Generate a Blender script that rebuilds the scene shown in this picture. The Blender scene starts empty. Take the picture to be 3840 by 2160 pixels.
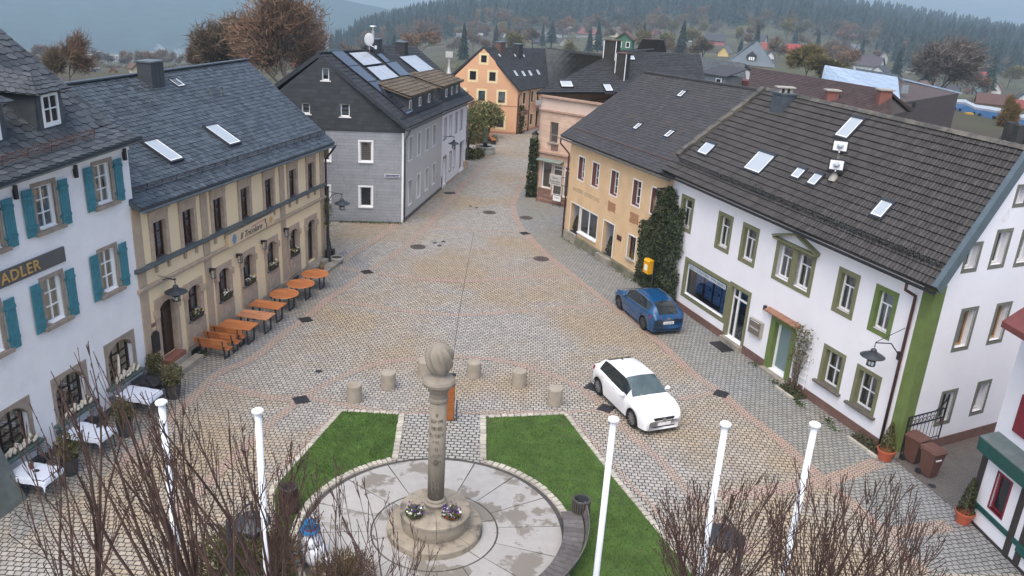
import bpy, math, random
from mathutils import Vector, Matrix, noise
V = Vector
RND = random.Random(11)
sin, cos, pi = math.sin, math.cos, math.pi
scene = bpy.context.scene
COL = scene.collection
CF, CTH, CRO, CH = 3080.0, math.radians(20.3), math.radians(3.43), 15.0
_f = V((0, cos(CTH), -sin(CTH))); _u = V((0, sin(CTH), cos(CTH))); _r = V((1, 0, 0))
CRR = _r * cos(CRO) + _u * sin(CRO); CUU = _u * cos(CRO) - _r * sin(CRO); CWW = _f
CAM = V((0, 0, CH))
def ray(x, y):
 return (CWW + CRR * ((x - 1920) / CF) - CUU * ((y - 1080) / CF)).normalized()
def gp(x, y, z=0.0):
 d = ray(x, y); return CAM + d * ((z - CH) / d.z)
def at_dist(x, y, r):
 d = ray(x, y); return CAM + d * (r / math.hypot(d.x, d.y))
def up_at(p, x, y):                        # height on the vertical through p nearest to the pixel's ray
 d = ray(x, y); k = V((0, 0, 1)); n = d.cross(k)
 m = Matrix((d, -k, n)).transposed(); s = m.inverted() @ (V((p[0], p[1], 0)) - CAM)
 return s[1]
def mpp(p): return (V(p) - CAM).length / CF
class MB:
 def __init__(s): s.v = []; s.f = []; s.m = []; s.cur = 0; s.sm = []; s.smooth = False
 def add(s, vs, fs):
  b = len(s.v); s.v.extend(tuple(v) for v in vs)
  for f in fs: s.f.append([b + i for i in f]); s.m.append(s.cur); s.sm.append(s.smooth)
  return s
 def quad(s, a, b, c, d): return s.add([a, b, c, d], [(0, 1, 2, 3)])
 def poly(s, pts): return s.add(pts, [tuple(range(len(pts)))])
 def hexa(s, p):
  return s.add(p, [(3, 2, 1, 0), (4, 5, 6, 7), (0, 1, 5, 4), (1, 2, 6, 5), (2, 3, 7, 6), (3, 0, 4, 7)])
 def box(s, x0, x1, y0, y1, z0, z1):
  return s.hexa([(x0, y0, z0), (x1, y0, z0), (x1, y1, z0), (x0, y1, z0), (x0, y0, z1), (x1, y0, z1), (x1, y1, z1), (x0, y1, z1)])
 def obox(s, o, ax, ay, az):
  o, ax, ay, az = V(o), V(ax), V(ay), V(az)
  return s.hexa([o, o + ax, o + ax + ay, o + ay, o + az, o + ax + az, o + ax + ay + az, o + ay + az])
 def prism(s, pts, d):
  n = len(pts); d = V(d); a = [V(p) for p in pts]
  fs = [tuple(range(n - 1, -1, -1)), tuple(range(n, 2 * n))] + [(i, (i + 1) % n, n + (i + 1) % n, n + i) for i in range(n)]
  return s.add(a + [p + d for p in a], fs)
 def lathe(s, prof, n=16, c=(0, 0, 0), cap=True):
  c = V(c); vs = []; fs = []; k = len(prof)
  for i in range(n):
   a = 2 * pi * i / n
   for (r, z) in prof: vs.append(c + V((r * cos(a), r * sin(a), z)))
  for i in range(n):
   j = (i + 1) % n
   for q in range(k - 1): fs.append((i * k + q, j * k + q, j * k + q + 1, i * k + q + 1))
  if cap:
   if prof[0][0] > 1e-4: fs.append(tuple(i * k for i in range(n - 1, -1, -1)))
   if prof[-1][0] > 1e-4: fs.append(tuple(i * k + k - 1 for i in range(n)))
  return s.add(vs, fs)
 def cyl(s, c, r, z0, z1, n=16): return s.lathe([(r, z0), (r, z1)], n, c)
 def tube(s, pts, rad, n=6, cap=True):
  pts = [V(p) for p in pts]; k = len(pts)
  if not isinstance(rad, (list, tuple)): rad = [rad] * k
  vs = []; fs = []
  d0 = (pts[1] - pts[0]).normalized(); a = d0.orthogonal().normalized()
  for i in range(k):
   d = (pts[min(i + 1, k - 1)] - pts[max(i - 1, 0)])
   if d.length < 1e-9: d = d0
   d.normalize(); a = (a - d * a.dot(d))
   a = a.normalized() if a.length > 1e-6 else d.orthogonal().normalized()
   b = d.cross(a)
   for j in range(n):
    t = 2 * pi * j / n; vs.append(pts[i] + (a * cos(t) + b * sin(t)) * rad[i])
  for i in range(k - 1):
   for j in range(n):
    q = (j + 1) % n; fs.append((i * n + j, i * n + q, i * n + n + q, i * n + n + j))
  if cap: fs.append(tuple(range(n - 1, -1, -1))); fs.append(tuple((k - 1) * n + j for j in range(n)))
  return s.add(vs, fs)
 def ball(s, c, rx, ry=None, rz=None, n=10, m=7, jit=0.0):
  c = V(c); ry = ry or rx; rz = rz or rx; vs = []; fs = []
  for i in range(m + 1):
   t = pi * i / m
   for j in range(n):
    p = 2 * pi * j / n; q = 1 + RND.uniform(-jit, jit)
    vs.append(c + V((rx * sin(t) * cos(p) * q, ry * sin(t) * sin(p) * q, rz * cos(t) * q)))
  for i in range(m):
   for j in range(n):
    q = (j + 1) % n; fs.append((i * n + j, i * n + n + j, i * n + n + q, i * n + q))
  return s.add(vs, fs)
OFF = {}
def setp(o, parent):
 if parent is not None: o.parent = parent
def mesh_of(name, mb, mats, off=None):
 me = bpy.data.meshes.new(name)
 vs = mb.v if off is None else [(v[0] - off[0], v[1] - off[1], v[2] - off[2]) for v in mb.v]
 me.from_pydata(vs, [], mb.f)
 if not isinstance(mats, (list, tuple)): mats = [mats]
 for m in mats: me.materials.append(m)
 if len(mats) > 1: me.polygons.foreach_set('material_index', [min(i, len(mats) - 1) for i in mb.m])
 me.polygons.foreach_set('use_smooth', mb.sm)
 me.validate(); me.update()
 return me
def obj(name, data, parent=None, loc=(0, 0, 0), rz=0.0):
 o = bpy.data.objects.new(name, data); COL.objects.link(o); setp(o, parent)
 o.location = loc; o.rotation_euler = (0, 0, rz); return o
def tag(o, label=None, cat=None, group=None, kind=None):
 if label: o['label'] = label
 if cat: o['category'] = cat
 if group: o['group'] = group
 if kind: o['kind'] = kind
 return o
def thing(name, label, cat, loc=(0, 0, 0), rz=0.0, group=None):
 o = obj(name, None, None, loc, rz); o.empty_display_size = .2; OFF[o] = V(loc)
 return tag(o, label, cat, group)
def part(name, mb, mats, parent):
 o = obj(name, mesh_of(name, mb, mats), parent); return o
def wpart(name, mb, mats, parent):
 off = OFF[parent]; o = obj(name, mesh_of(name, mb, mats, off), parent); OFF[o] = off; return o
def solo(name, mb, mats, label, cat, group=None, kind=None):
 n = len(mb.v); c = V((sum(v[0] for v in mb.v) / n, sum(v[1] for v in mb.v) / n, min(v[2] for v in mb.v)))
 o = obj(name, mesh_of(name, mb, mats, c), None, c); OFF[o] = c
 return tag(o, label, cat, group, kind)
def struct(name, mb, mats, kind='structure'):
 o = obj(name, mesh_of(name, mb, mats)); o['kind'] = kind; return o
def dup(root, loc, rz=0.0, label=None, group=None):
 r = root.copy(); COL.objects.link(r); r.location = loc; r.rotation_euler = (0, 0, rz)
 if label: r['label'] = label
 if group: r['group'] = group
 for ch in list(root.children):
  c = ch.copy(); COL.objects.link(c); c.parent = r
  for g in list(ch.children):
   d = g.copy(); COL.objects.link(d); d.parent = c
 return r
def srgb(r, g, b):
 f = lambda c: (c / 255 / 12.92) if c <= 10 else ((c / 255 + .055) / 1.055) ** 2.4
 return (f(r), f(g), f(b))
class NT:
 def __init__(s, name):
  s.mat = bpy.data.materials.new(name); s.mat.use_nodes = True; s.t = s.mat.node_tree; s.t.nodes.clear()
  s.out = s.n('ShaderNodeOutputMaterial'); s._pos = None
 def n(s, typ, **kw):
  x = s.t.nodes.new(typ)
  for k, v in kw.items(): setattr(x, k, v)
  return x
 def l(s, a, b): s.t.links.new(a, b)
 def put(s, sock, v):
  if hasattr(v, 'is_output') or isinstance(v, bpy.types.NodeSocket): s.l(v, sock)
  elif isinstance(v, (tuple, list)) and sock.type == 'RGBA' and len(v) == 3: sock.default_value = (*v, 1)
  else: sock.default_value = v
 @property
 def pos(s):
  if s._pos is None: s._pos = s.n('ShaderNodeNewGeometry')
  return s._pos.outputs['Position']
 @property
 def island(s):
  s.pos; return s._pos.outputs['Random Per Island']
 def vmath(s, op, a, b=None):
  x = s.n('ShaderNodeVectorMath', operation=op); s.put(x.inputs[0], a)
  if b is not None:
   if op == 'SCALE': s.put(x.inputs['Scale'], b)
   else: s.put(x.inputs[1], b)
  return x.outputs[0]
 def math(s, op, a, b=0.0, clamp=False):
  x = s.n('ShaderNodeMath', operation=op); x.use_clamp = clamp; s.put(x.inputs[0], a); s.put(x.inputs[1], b); return x.outputs[0]
 def noise(s, scale, detail=3.0, rough=.55, vec=None, out=0):
  x = s.n('ShaderNodeTexNoise'); s.put(x.inputs['Vector'], vec if vec is not None else s.pos)
  x.inputs['Scale'].default_value = scale; x.inputs['Detail'].default_value = detail; x.inputs['Roughness'].default_value = rough
  return x.outputs[out]
 def ramp(s, fac, stops):
  x = s.n('ShaderNodeValToRGB'); s.l(fac, x.inputs[0]); e = x.color_ramp.elements
  while len(e) < len(stops): e.new(.5)
  for i, (p, c) in enumerate(stops):
   e[i].position = p; e[i].color = (*c, 1) if isinstance(c, (tuple, list)) else (c, c, c, 1)
  return x.outputs[0]
 def mix(s, fac, a, b, blend='MIX'):
  x = s.n('ShaderNodeMix', data_type='RGBA', blend_type=blend)
  s.put(x.inputs['Factor'], fac); s.put(x.inputs[6], a); s.put(x.inputs[7], b); return x.outputs[2]
 def mapping(s, vec, rot=0.0, scale=(1, 1, 1), loc=(0, 0, 0)):
  x = s.n('ShaderNodeMapping'); s.put(x.inputs['Vector'], vec); x.inputs['Rotation'].default_value = (0, 0, rot)
  x.inputs['Scale'].default_value = scale; x.inputs['Location'].default_value = loc; return x.outputs[0]
 def bump(s, h, strength=.4, dist=.02):
  x = s.n('ShaderNodeBump'); s.l(h, x.inputs['Height']); x.inputs['Strength'].default_value = strength; x.inputs['Distance'].default_value = dist
  return x.outputs[0]
 def bsdf(s, color, rough=.8, normal=None, metal=0.0, spec=.5, **kw):
  b = s.n('ShaderNodeBsdfPrincipled'); s.put(b.inputs['Base Color'], color); s.put(b.inputs['Roughness'], rough)
  b.inputs['Metallic'].default_value = metal; b.inputs['Specular IOR Level'].default_value = spec
  if normal is not None: s.l(normal, b.inputs['Normal'])
  for k, v in kw.items(): s.put(b.inputs[k.replace('_', ' ')], v)
  s.l(b.outputs[0], s.out.inputs['Surface']); return s.mat
def M(name, c, rough=.8, var=.15, scale=3.0, bump=0.0, bscale=40.0, metal=0.0, spec=.4, island=0.0, dirt=None, dirt_at=(.5, .7), dscale=.8):
 """plain surface: tone varies with a noise, optional per-piece variation and stains"""
 t = NT(name); c = tuple(c)
 lo = tuple(max(0, x * (1 - var)) for x in c); hi = tuple(min(1, x * (1 + var)) for x in c)
 col = t.mix(t.ramp(t.noise(scale, 4), [(.3, 0.0), (.7, 1.0)]), lo, hi)
 if island: col = t.mix(1.0, col, t.ramp(t.island, [(0, 1 - island), (1, 1 + island * .6)]), 'MULTIPLY')
 if dirt: col = t.mix(t.ramp(t.noise(dscale, 5, .65), [(dirt_at[0], 0.0), (dirt_at[1], 1.0)]), col, dirt)
 nm = t.bump(t.noise(bscale, 3), bump, .02) if bump else None
 return t.bsdf(col, rough, nm, metal, spec)
def cobble(name, rot, bw, rh, warm, cool, mortar, amt=(.42, .6), nscale=.16, mort=.035, big=None, seedloc=(0, 0, 0), warp=.05):
 t = NT(name)
 w = t.noise(1.3, 2, .5, out=1); w = t.vmath('SCALE', t.vmath('SUBTRACT', w, (.5, .5, .5)), warp * 2)
 p = t.mapping(t.vmath('ADD', t.pos, w), rot, (1, 1, 1), seedloc)
 w2 = t.vmath('SCALE', t.vmath('SUBTRACT', t.noise(9, 2, .5, out=1), (.5, .5, .5)), .05)
 p = t.vmath('ADD', p, w2)
 def brick(c1, c2, bias=0.0):
  b = t.n('ShaderNodeTexBrick'); t.l(p, b.inputs['Vector']); b.offset = .5; b.squash = 1.0
  t.put(b.inputs['Color1'], c1); t.put(b.inputs['Color2'], c2); t.put(b.inputs['Mortar'], mortar)
  b.inputs['Scale'].default_value = 1.0; b.inputs['Mortar Size'].default_value = mort * rh / .2 * .5; b.inputs['Mortar Smooth'].default_value = .35
  b.inputs['Bias'].default_value = bias; b.inputs['Brick Width'].default_value = bw; b.inputs['Row Height'].default_value = rh
  return b
 b1 = brick(warm[0], warm[1]); b2 = brick(cool[0], cool[1])
 fac = t.ramp(t.noise(nscale, 4, .6), [(amt[0], 0.0), (amt[1], 1.0)])
 col = t.mix(fac, b2.outputs[0], b1.outputs[0])
 col = t.mix(1.0, col, t.ramp(t.noise(22, 3, .7), [(.25, .72), (.75, 1.2)]), 'MULTIPLY')
 if big: col = t.mix(1.0, col, t.ramp(t.noise(.35, 4), [(.3, big[0]), (.7, big[1])]), 'MULTIPLY')
 h = t.math('SUBTRACT', 1.0, b1.outputs['Fac'])
 nm = t.bump(t.math('ADD', h, t.math('MULTIPLY', t.noise(14, 2), .5)), .75, .03)
 return t.bsdf(col, t.ramp(t.noise(2.0, 3), [(.3, .45), (.7, .75)]), nm, 0, .4)
m_cob = cobble('market_cobbles', math.radians(1), .20, .175, ((.43, .345, .235), (.33, .27, .19)), ((.44, .41, .36), (.31, .295, .265)), (.035, .03, .026), mort=.038)
m_cobside = cobble('pavement_cobbles', math.radians(-14), .20, .175, ((.31, .30, .25), (.25, .24, .21)), ((.32, .325, .315), (.24, .245, .24)), (.04, .038, .034))
m_cobleft = cobble('terrace_cobbles', math.radians(8), .20, .175, ((.34, .30, .22), (.27, .24, .19)), ((.34, .33, .31), (.25, .25, .24)), (.04, .037, .033))
m_cobpath = cobble('path_setts', 0, .24, .18, ((.40, .38, .33), (.33, .31, .27)), ((.42, .41, .38), (.34, .34, .32)), (.05, .045, .035), mort=.05)
m_red = cobble('red_setts', math.radians(20), .15, .13, ((.46, .32, .25), (.38, .28, .22)), ((.44, .35, .28), (.37, .31, .26)), (.10, .08, .07), mort=.04)
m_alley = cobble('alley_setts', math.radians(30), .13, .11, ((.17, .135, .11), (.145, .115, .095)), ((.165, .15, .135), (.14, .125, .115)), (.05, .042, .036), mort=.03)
def sheet_lines(name, c, pitch, axis='Z', line=.12, dark=.55, rough=.6, vlen=None, var=.08, bump=.5):
 """boards or sheets: a regular joint across one axis, optional staggered butt joints"""
 t = NT(name); sx = t.n('ShaderNodeSeparateXYZ'); t.l(t.pos, sx.inputs[0])
 z = sx.outputs[axis]; fr = t.math('FRACT', t.math('DIVIDE', z, pitch))
 e = t.math('LESS_THAN', fr, line)
 row = t.math('FLOOR', t.math('DIVIDE', z, pitch))
 wn = t.n('ShaderNodeTexWhiteNoise', noise_dimensions='1D'); t.l(row, wn.inputs['W'])
 if vlen:
  xs = t.math('ADD', t.math('DIVIDE', sx.outputs['X'], vlen), t.math('MULTIPLY', wn.outputs[0], 7.3))
  e2 = t.math('LESS_THAN', t.math('FRACT', xs), .012); e = t.math('MAXIMUM', e, e2)
  wn2 = t.n('ShaderNodeTexWhiteNoise', noise_dimensions='2D')
  cx = t.n('ShaderNodeCombineXYZ'); t.l(t.math('FLOOR', xs), cx.inputs[0]); t.l(row, cx.inputs[1]); t.l(cx.outputs[0], wn2.inputs['Vector']); wv = wn2.outputs[0]
 else: wv = wn.outputs[0]
 col = t.mix(1.0, c, t.ramp(wv, [(0, 1 - var), (1, 1 + var)]), 'MULTIPLY')
 col = t.mix(1.0, col, t.ramp(t.noise(2.5, 4), [(.3, .9), (.7, 1.08)]), 'MULTIPLY')
 col = t.mix(e, col, tuple(x * dark for x in c))
 return t.bsdf(col, rough, t.bump(t.math('SUBTRACT', 1.0, e), bump, .02), 0, .4)
def wood(name, c, dark, scale=18.0, ang=0.0, rough=.45):
 t = NT(name); tc = t.n('ShaderNodeTexCoord')
 p = t.mapping(tc.outputs['Object'], ang, (1.2, scale, scale))
 f = t.ramp(t.noise(1.2, 5, .6, p), [(.3, 0.0), (.7, 1.0)])
 col = t.mix(f, dark, c)
 b = t.mapping(tc.outputs['Object'], ang, (.001, 9, .001)); wn = t.n('ShaderNodeTexWhiteNoise', noise_dimensions='3D'); t.l(t.vmath('FLOOR', b), wn.inputs['Vector'])
 col = t.mix(1.0, col, t.ramp(wn.outputs[0], [(0, .78), (1, 1.18)]), 'MULTIPLY')
 return t.bsdf(col, rough, t.bump(f, .15, .01), 0, .4)
def glassmat(name, tint=.8, refl=.30, rough=.03, col=(.7, .78, .82)):
 t = NT(name); tr = t.n('ShaderNodeBsdfTransparent'); tr.inputs[0].default_value = (col[0] * tint, col[1] * tint, col[2] * tint, 1)
 gl = t.n('ShaderNodeBsdfGlossy'); gl.inputs['Roughness'].default_value = rough; gl.inputs['Color'].default_value = (.9, .95, 1, 1)
 fr = t.n('ShaderNodeFresnel'); fr.inputs[0].default_value = 1.5
 f = t.math('ADD', t.math('MULTIPLY', fr.outputs[0], .9), refl * .4, True)
 mx = t.n('ShaderNodeMixShader'); t.l(f, mx.inputs[0]); t.l(tr.outputs[0], mx.inputs[1]); t.l(gl.outputs[0], mx.inputs[2]); t.l(mx.outputs[0], t.out.inputs['Surface'])
 return t.mat
m_glass = glassmat('window_glass')
def skyglass(name):
 t = NT(name); return t.bsdf((.42, .47, .50), t.ramp(t.noise(1.5, 3), [(.3, .08), (.7, .22)]), None, .0, 1.0)
m_skyglass = skyglass('roof_window_glass')
m_dark = M('dark_glazing', (.016, .018, .022), .12, .3, 1.0, spec=.7)
m_black = M('black_paint', (.02, .02, .022), .45, .2)
m_iron = M('cast_iron', (.045, .045, .05), .5, .25, 8, .2, metal=.3)
m_anth = M('anthracite_metal', (.05, .055, .065), .45, .15, 4, metal=.3)
m_white = M('white_lacquer', (.80, .81, .80), .4, .05, 2)
m_pole = M('white_pole_paint', (.72, .76, .82), .35, .06, 3, dirt=(.5, .52, .55), dirt_at=(.62, .78))
m_zinc = M('zinc_sheet', (.16, .19, .20), .45, .2, 5, .1, metal=.5)
m_plast = M('white_plaster', (.79, .79, .80), .9, .04, 1.5, .35, 26, dirt=(.70, .70, .71), dirt_at=(.6, .8))
m_plastR = M('white_render', (.80, .79, .81), .9, .03, .8, .12, 60, dirt=(.60, .585, .57), dirt_at=(.66, .82), dscale=1.1)
m_yel = M('cream_plaster', (.80, .65, .42), .9, .04, .8, .12, 50)
m_bak = M('apricot_plaster', (.64, .45, .26), .9, .09, 1.2, .2, 30, dirt=(.42, .32, .21), dirt_at=(.64, .85), dscale=.5)
m_stone = M('sandstone_trim', (.42, .33, .25), .85, .14, 4, .2, 30)
m_stoneG = M('grey_sandstone', (.30, .25, .20), .85, .18, 4, .25, 30)
m_plinth = M('stone_plinth', (.30, .27, .22), .9, .2, 3, .3, 20, dirt=(.16, .15, .12))
m_plinthred = M('red_plinth', (.17, .095, .075), .85, .15, 3, .2, 25, dirt=(.12, .08, .07))
m_plinthdk = M('grey_plinth', (.11, .105, .095), .9, .2, 3, .2, 25)
m_green = M('olive_trim', (.185, .185, .10), .8, .1, 3)
m_green2 = M('moss_green_paint', (.135, .185, .055), .8, .1, 3)
m_greydk = M('grey_green_trim', (.16, .165, .13), .85, .12, 4)
m_teal = M('teal_shutter_paint', (.045, .20, .245), .6, .18, 6, .2, 40)
m_slate = M('slate', (.062, .077, .090), .5, .2, 3, .15, 30, spec=.5, island=.38)
m_slateA = M('old_slate', (.062, .070, .077), .55, .25, 2, .2, 30, spec=.5, island=.42)
m_tile = M('brown_pantile', (.044, .040, .037), .6, .22, 5, .2, 40, spec=.4, island=.3, dirt=(.10, .075, .045), dirt_at=(.68, .9), dscale=2.0)
m_tiledk = M('dark_roof_tile', (.04, .042, .045), .7, .2, 5, .2, 40, island=.3)
m_oldtile = M('old_plain_tile', (.054, .054, .057), .85, .15, 2.5, .3, 18, island=.12, dirt=(.095, .062, .038), dirt_at=(.6, .82), dscale=.7)
m_cap = M('ridge_cap', (.075, .072, .066), .8, .25, 6, .3, 30, dirt=(.2, .18, .14))
m_wood = wood('orange_table_wood', (.58, .22, .075), (.40, .125, .042))
m_woodlt = wood('pale_table_wood', (.62, .33, .17), (.40, .13, .06))
m_woodbn = wood('bench_wood', (.50, .20, .075), (.34, .115, .04))
m_doorwood = M('dark_door_wood', (.055, .032, .022), .5, .3, 5, .15)
m_brown = M('brown_frame', (.07, .032, .026), .5, .2, 5)
m_blind = sheet_lines('white_blind', (.66, .67, .68), .16, 'Z', .28, .62, .7)
m_curtain = M('net_curtain', (.62, .63, .64), .9, .1, 8)
m_rust = M('rust_iron', (.13, .075, .065), .8, .25, 8)
m_concrete = M('pale_concrete', (.36, .34, .30), .85, .12, 2, .25, 30)
m_terra = M('terracotta', (.42, .10, .05), .7, .12, 5)
m_brownbin = M('brown_plastic', (.125, .06, .045), .5, .1, 4)
m_soil = M('dark_soil', (.05, .042, .03), .95, .4, 12, .5, 30)
m_leafdk = M('conifer_foliage', (.045, .055, .02), .8, .35, 4, island=.4)
m_leafol = M('olive_foliage', (.09, .085, .025), .8, .4, 5, island=.45)
m_ivy = M('ivy_leaves', (.045, .06, .025), .7, .35, 2.5, island=.5)
m_weed = M('weed_leaves', (.07, .10, .03), .8, .4, 5, island=.4)
m_flw = M('white_petals', (.75, .74, .68), .7, .08, 6)
m_fly = M('yellow_petals', (.65, .45, .05), .7, .1, 6)
m_flr = M('red_petals', (.35, .03, .03), .7, .2, 6)
m_flp = M('violet_petals', (.10, .05, .22), .7, .2, 6)
m_cloth = sheet_lines('white_striped_cloth', (.62, .66, .74), .22, 'X', .2, .82, .9)
m_gold = M('gold_letter', (.55, .36, .13), .4, .1, metal=.3)
m_signgrey = M('grey_signboard', (.10, .10, .098), .7, .1, 3)
m_red_d = M('dark_red_paint', (.20, .02, .035), .5, .15, 5)
m_greenfascia = M('dark_green_board', (.012, .075, .065), .5, .15, 4)
m_timber = M('dark_timber', (.045, .037, .034), .7, .25, 5, .2)
def catmull(pts, k=6):
 pts = [V(p) for p in pts]
 if len(pts) < 3: return pts
 out = []
 q = [pts[0] * 2 - pts[1]] + pts + [pts[-1] * 2 - pts[-2]]
 for i in range(1, len(q) - 2):
  a, b, c, d = q[i - 1:i + 3]
  for j in range(k):
   t = j / k
   out.append(.5 * ((2 * b) + (c - a) * t + (2 * a - 5 * b + 4 * c - d) * t * t + (3 * b - a - 3 * c + d) * t ** 3))
 out.append(pts[-1]); return out
def G(pts, z=0.0): return [gp(x, y, 0) + V((0, 0, z)) for x, y in pts]
def strip(mb, line, w, z, side=0.0):
 L = []
 for i, p in enumerate(line):
  d = (line[min(i + 1, len(line) - 1)] - line[max(i - 1, 0)]); d.z = 0; d.normalize(); n = V((-d.y, d.x, 0))
  L.append((p + n * w * (.5 + side), p - n * w * (.5 - side)))
 vs = []
 for a, b in L: vs += [(a.x, a.y, z), (b.x, b.y, z)]
 mb.add(vs, [(2 * i, 2 * i + 1, 2 * i + 3, 2 * i + 2) for i in range(len(L) - 1)])
mb = MB(); mb.poly([(-34, -6, 0), (34, -6, 0), (34, 40, 0), (30, 118, 0), (-30, 118, 0), (-34, 40, 0)])
struct('market_square', mb, m_cob)
bandR = G([(1992, 638), (1960, 692), (1926, 760), (1929, 794), (1941, 833), (1970, 872), (2019, 927), (2070, 973), (2198, 1075), (2290, 1146), (2437, 1255), (2547, 1355), (2610, 1410), (2697, 1469), (2774, 1537), (2888, 1624), (2993, 1715), (3092, 1804), (3234, 1923), (3317, 2006), (3470, 2150)])
bandL = G([(1855, 545), (1815, 610), (1738, 692), (1662, 779), (1605, 845), (1508, 932), (1406, 1003), (1376, 1021), (1304, 1075), (1222, 1128), (1150, 1190), (1040, 1270), (950, 1345), (831, 1395), (742, 1472), (594, 1609), (440, 1750)])
mb = MB(); s = catmull(bandR, 4)
hs = G([(3352, 1722), (2538, 1152), (2470, 1105), (2105, 880), (2128, 766), (2021, 742), (2030, 640)])
mb.poly([(p.x, p.y, .004) for p in s + G([(3900, 2150), (3620, 1945)]) + hs]); struct('pavement', mb, m_cobside)
mb = MB(); s = catmull(bandL[6:], 4)
mb.poly([(p.x, p.y, .004) for p in s + G([(38, 2050), (60, 1830), (163, 1735), (590, 1424), (1215, 974), (1290, 940)])][::-1]); struct('terrace_paving', mb, m_cobleft)
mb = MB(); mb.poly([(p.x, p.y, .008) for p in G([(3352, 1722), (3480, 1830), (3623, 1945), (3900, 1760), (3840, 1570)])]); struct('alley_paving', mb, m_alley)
mb = MB()
for L, w in ((bandR, .42), (bandL, .42)): strip(mb, catmull(L, 5), w, .016)
strip(mb, catmull(G([(1490, 838), (1427, 886), (1279, 983)])), .5, .016)
arc = [(1133, 1500), (1151, 1482), (1251, 1426), (1377, 1376), (1502, 1350), (1691, 1338), (1816, 1344), (1942, 1366), (2068, 1407), (2162, 1451), (2256, 1520), (2319, 1592), (2410, 1670), (2501, 1751), (2571, 1835), (2698, 1954), (2830, 2080)]
strip(mb, catmull(G(arc), 5), .36, .012)
strip(mb, catmull(G([(1115, 1505), (1060, 1553), (1000, 1602), (900, 1695), (800, 1790), (640, 1950)])), .4, .016)
struct('red_paving_band', mb, m_red)
mb = MB()
for L, w in (([(1274, 1003), (1365, 1019), (1560, 1044), (1743, 1054), (1968, 1039), (2116, 1029)], .4), ([(1222, 1128), (1314, 1136), (1508, 1164), (1718, 1180), (1917, 1169), (2269, 1141)], .4),
             ([(1600, 850), (1779, 863), (1963, 871)], .35), ([(1157, 1493), (1295, 1519), (1527, 1551), (1810, 1548), (2118, 1545), (2262, 1534)], .26),
             ([(813, 1436), (960, 1480), (1116, 1500)], .4), ([(2700, 1864), (3092, 1804), (3293, 1733)], .6), ([(3317, 2006), (3560, 1970)], .6), ([(2542, 1496), (2683, 1474)], .3)):
 strip(mb, catmull(G(L), 5), w, .008)
strip(mb, catmull(G([(1262, 1545), (1150, 1655), (1030, 1772), (985, 1830)])), .16, .012); strip(mb, catmull(G([(2130, 1551), (2312, 1755), (2362, 1815), (2432, 1883), (2508, 1976), (2640, 2140)])), .16, .012)
struct('red_cross_band', mb, m_red)
m_gutline = M('groove_stone', (.12, .105, .09), .9, .3, 8)
mb = MB(); strip(mb, G([(1776, 873), (1743, 1054), (1722, 1170), (1700, 1335)]), .03, .012); struct('drain_groove', mb, m_gutline)
DC = V((-1.82, 19.9, 0)); DR = 3.80
LAWNL = G([(1283, 1545), (1505, 1556), (1475, 1724)])
LAWNL = [V((p.x, p.y, 0)) for p in LAWNL]
def arcpts(a0, a1, r, n=14): return [DC + V((r * cos(math.radians(a0 + (a1 - a0) * i / n)), r * sin(math.radians(a0 + (a1 - a0) * i / n)), 0)) for i in range(n + 1)]
def ang(p): return math.degrees(math.atan2(p.y - DC.y, p.x - DC.x))
aL = ang(gp(1475, 1724)); aR = ang(gp(1828, 1721))
lawn_l = LAWNL + arcpts(aL, 232, DR + .32, 16) + G([(1120, 2300), (1058, 2160), (1027, 1870), (1040, 1822)])
lawn_r = G([(1824, 1566), (2118, 1556), (2294, 1784), (2498, 2029), (2640, 2200), (2500, 2300)]) + arcpts(aR - (aR - -60), aR, DR + .32, 16)
m_lawn = M('lawn_turf', (.055, .10, .018), .95, .3, 1.6, .5, 60, dirt=(.06, .075, .03), dirt_at=(.55, .75), dscale=1.2)
m_blade = M('grass_blades', (.06, .125, .02), .8, .25, 1.5, island=.35)
def inside(p, poly):
 c = False; n = len(poly); j = n - 1
 for i in range(n):
  if (poly[i].y > p.y) != (poly[j].y > p.y) and p.x < (poly[j].x - poly[i].x) * (p.y - poly[i].y) / (poly[j].y - poly[i].y) + poly[i].x: c = not c
  j = i
 return c
for P in (lawn_l, lawn_r):
 mb = MB(); mb.prism([(p.x, p.y, .0) for p in P], (0, 0, .03)); struct('lawn', mb, m_lawn)
mb = MB()
for P in (lawn_l, lawn_r):
 x0, x1 = min(p.x for p in P), max(p.x for p in P); y0, y1 = min(p.y for p in P), max(p.y for p in P)
 for i in range(26000):
  p = V((RND.uniform(x0, x1), RND.uniform(y0, y1), 0))
  if not inside(p, P): continue
  h = RND.uniform(.03, .065) * (1.6 if noise.noise(p * 1.3) > .45 else 1); a = RND.uniform(0, 2 * pi); w = .011; l = RND.uniform(0, .035)
  dx, dy = cos(a) * w, sin(a) * w
  mb.add([(p.x - dx, p.y - dy, .028), (p.x + dx, p.y + dy, .028), (p.x - dy * l / w, p.y + dx * l / w, .03 + h)], [(0, 1, 2)])
struct('grass', mb, m_blade, 'stuff')
m_sett = M('pale_setts', (.44, .41, .34), .85, .12, 6, .3, 20, island=.22)
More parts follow.
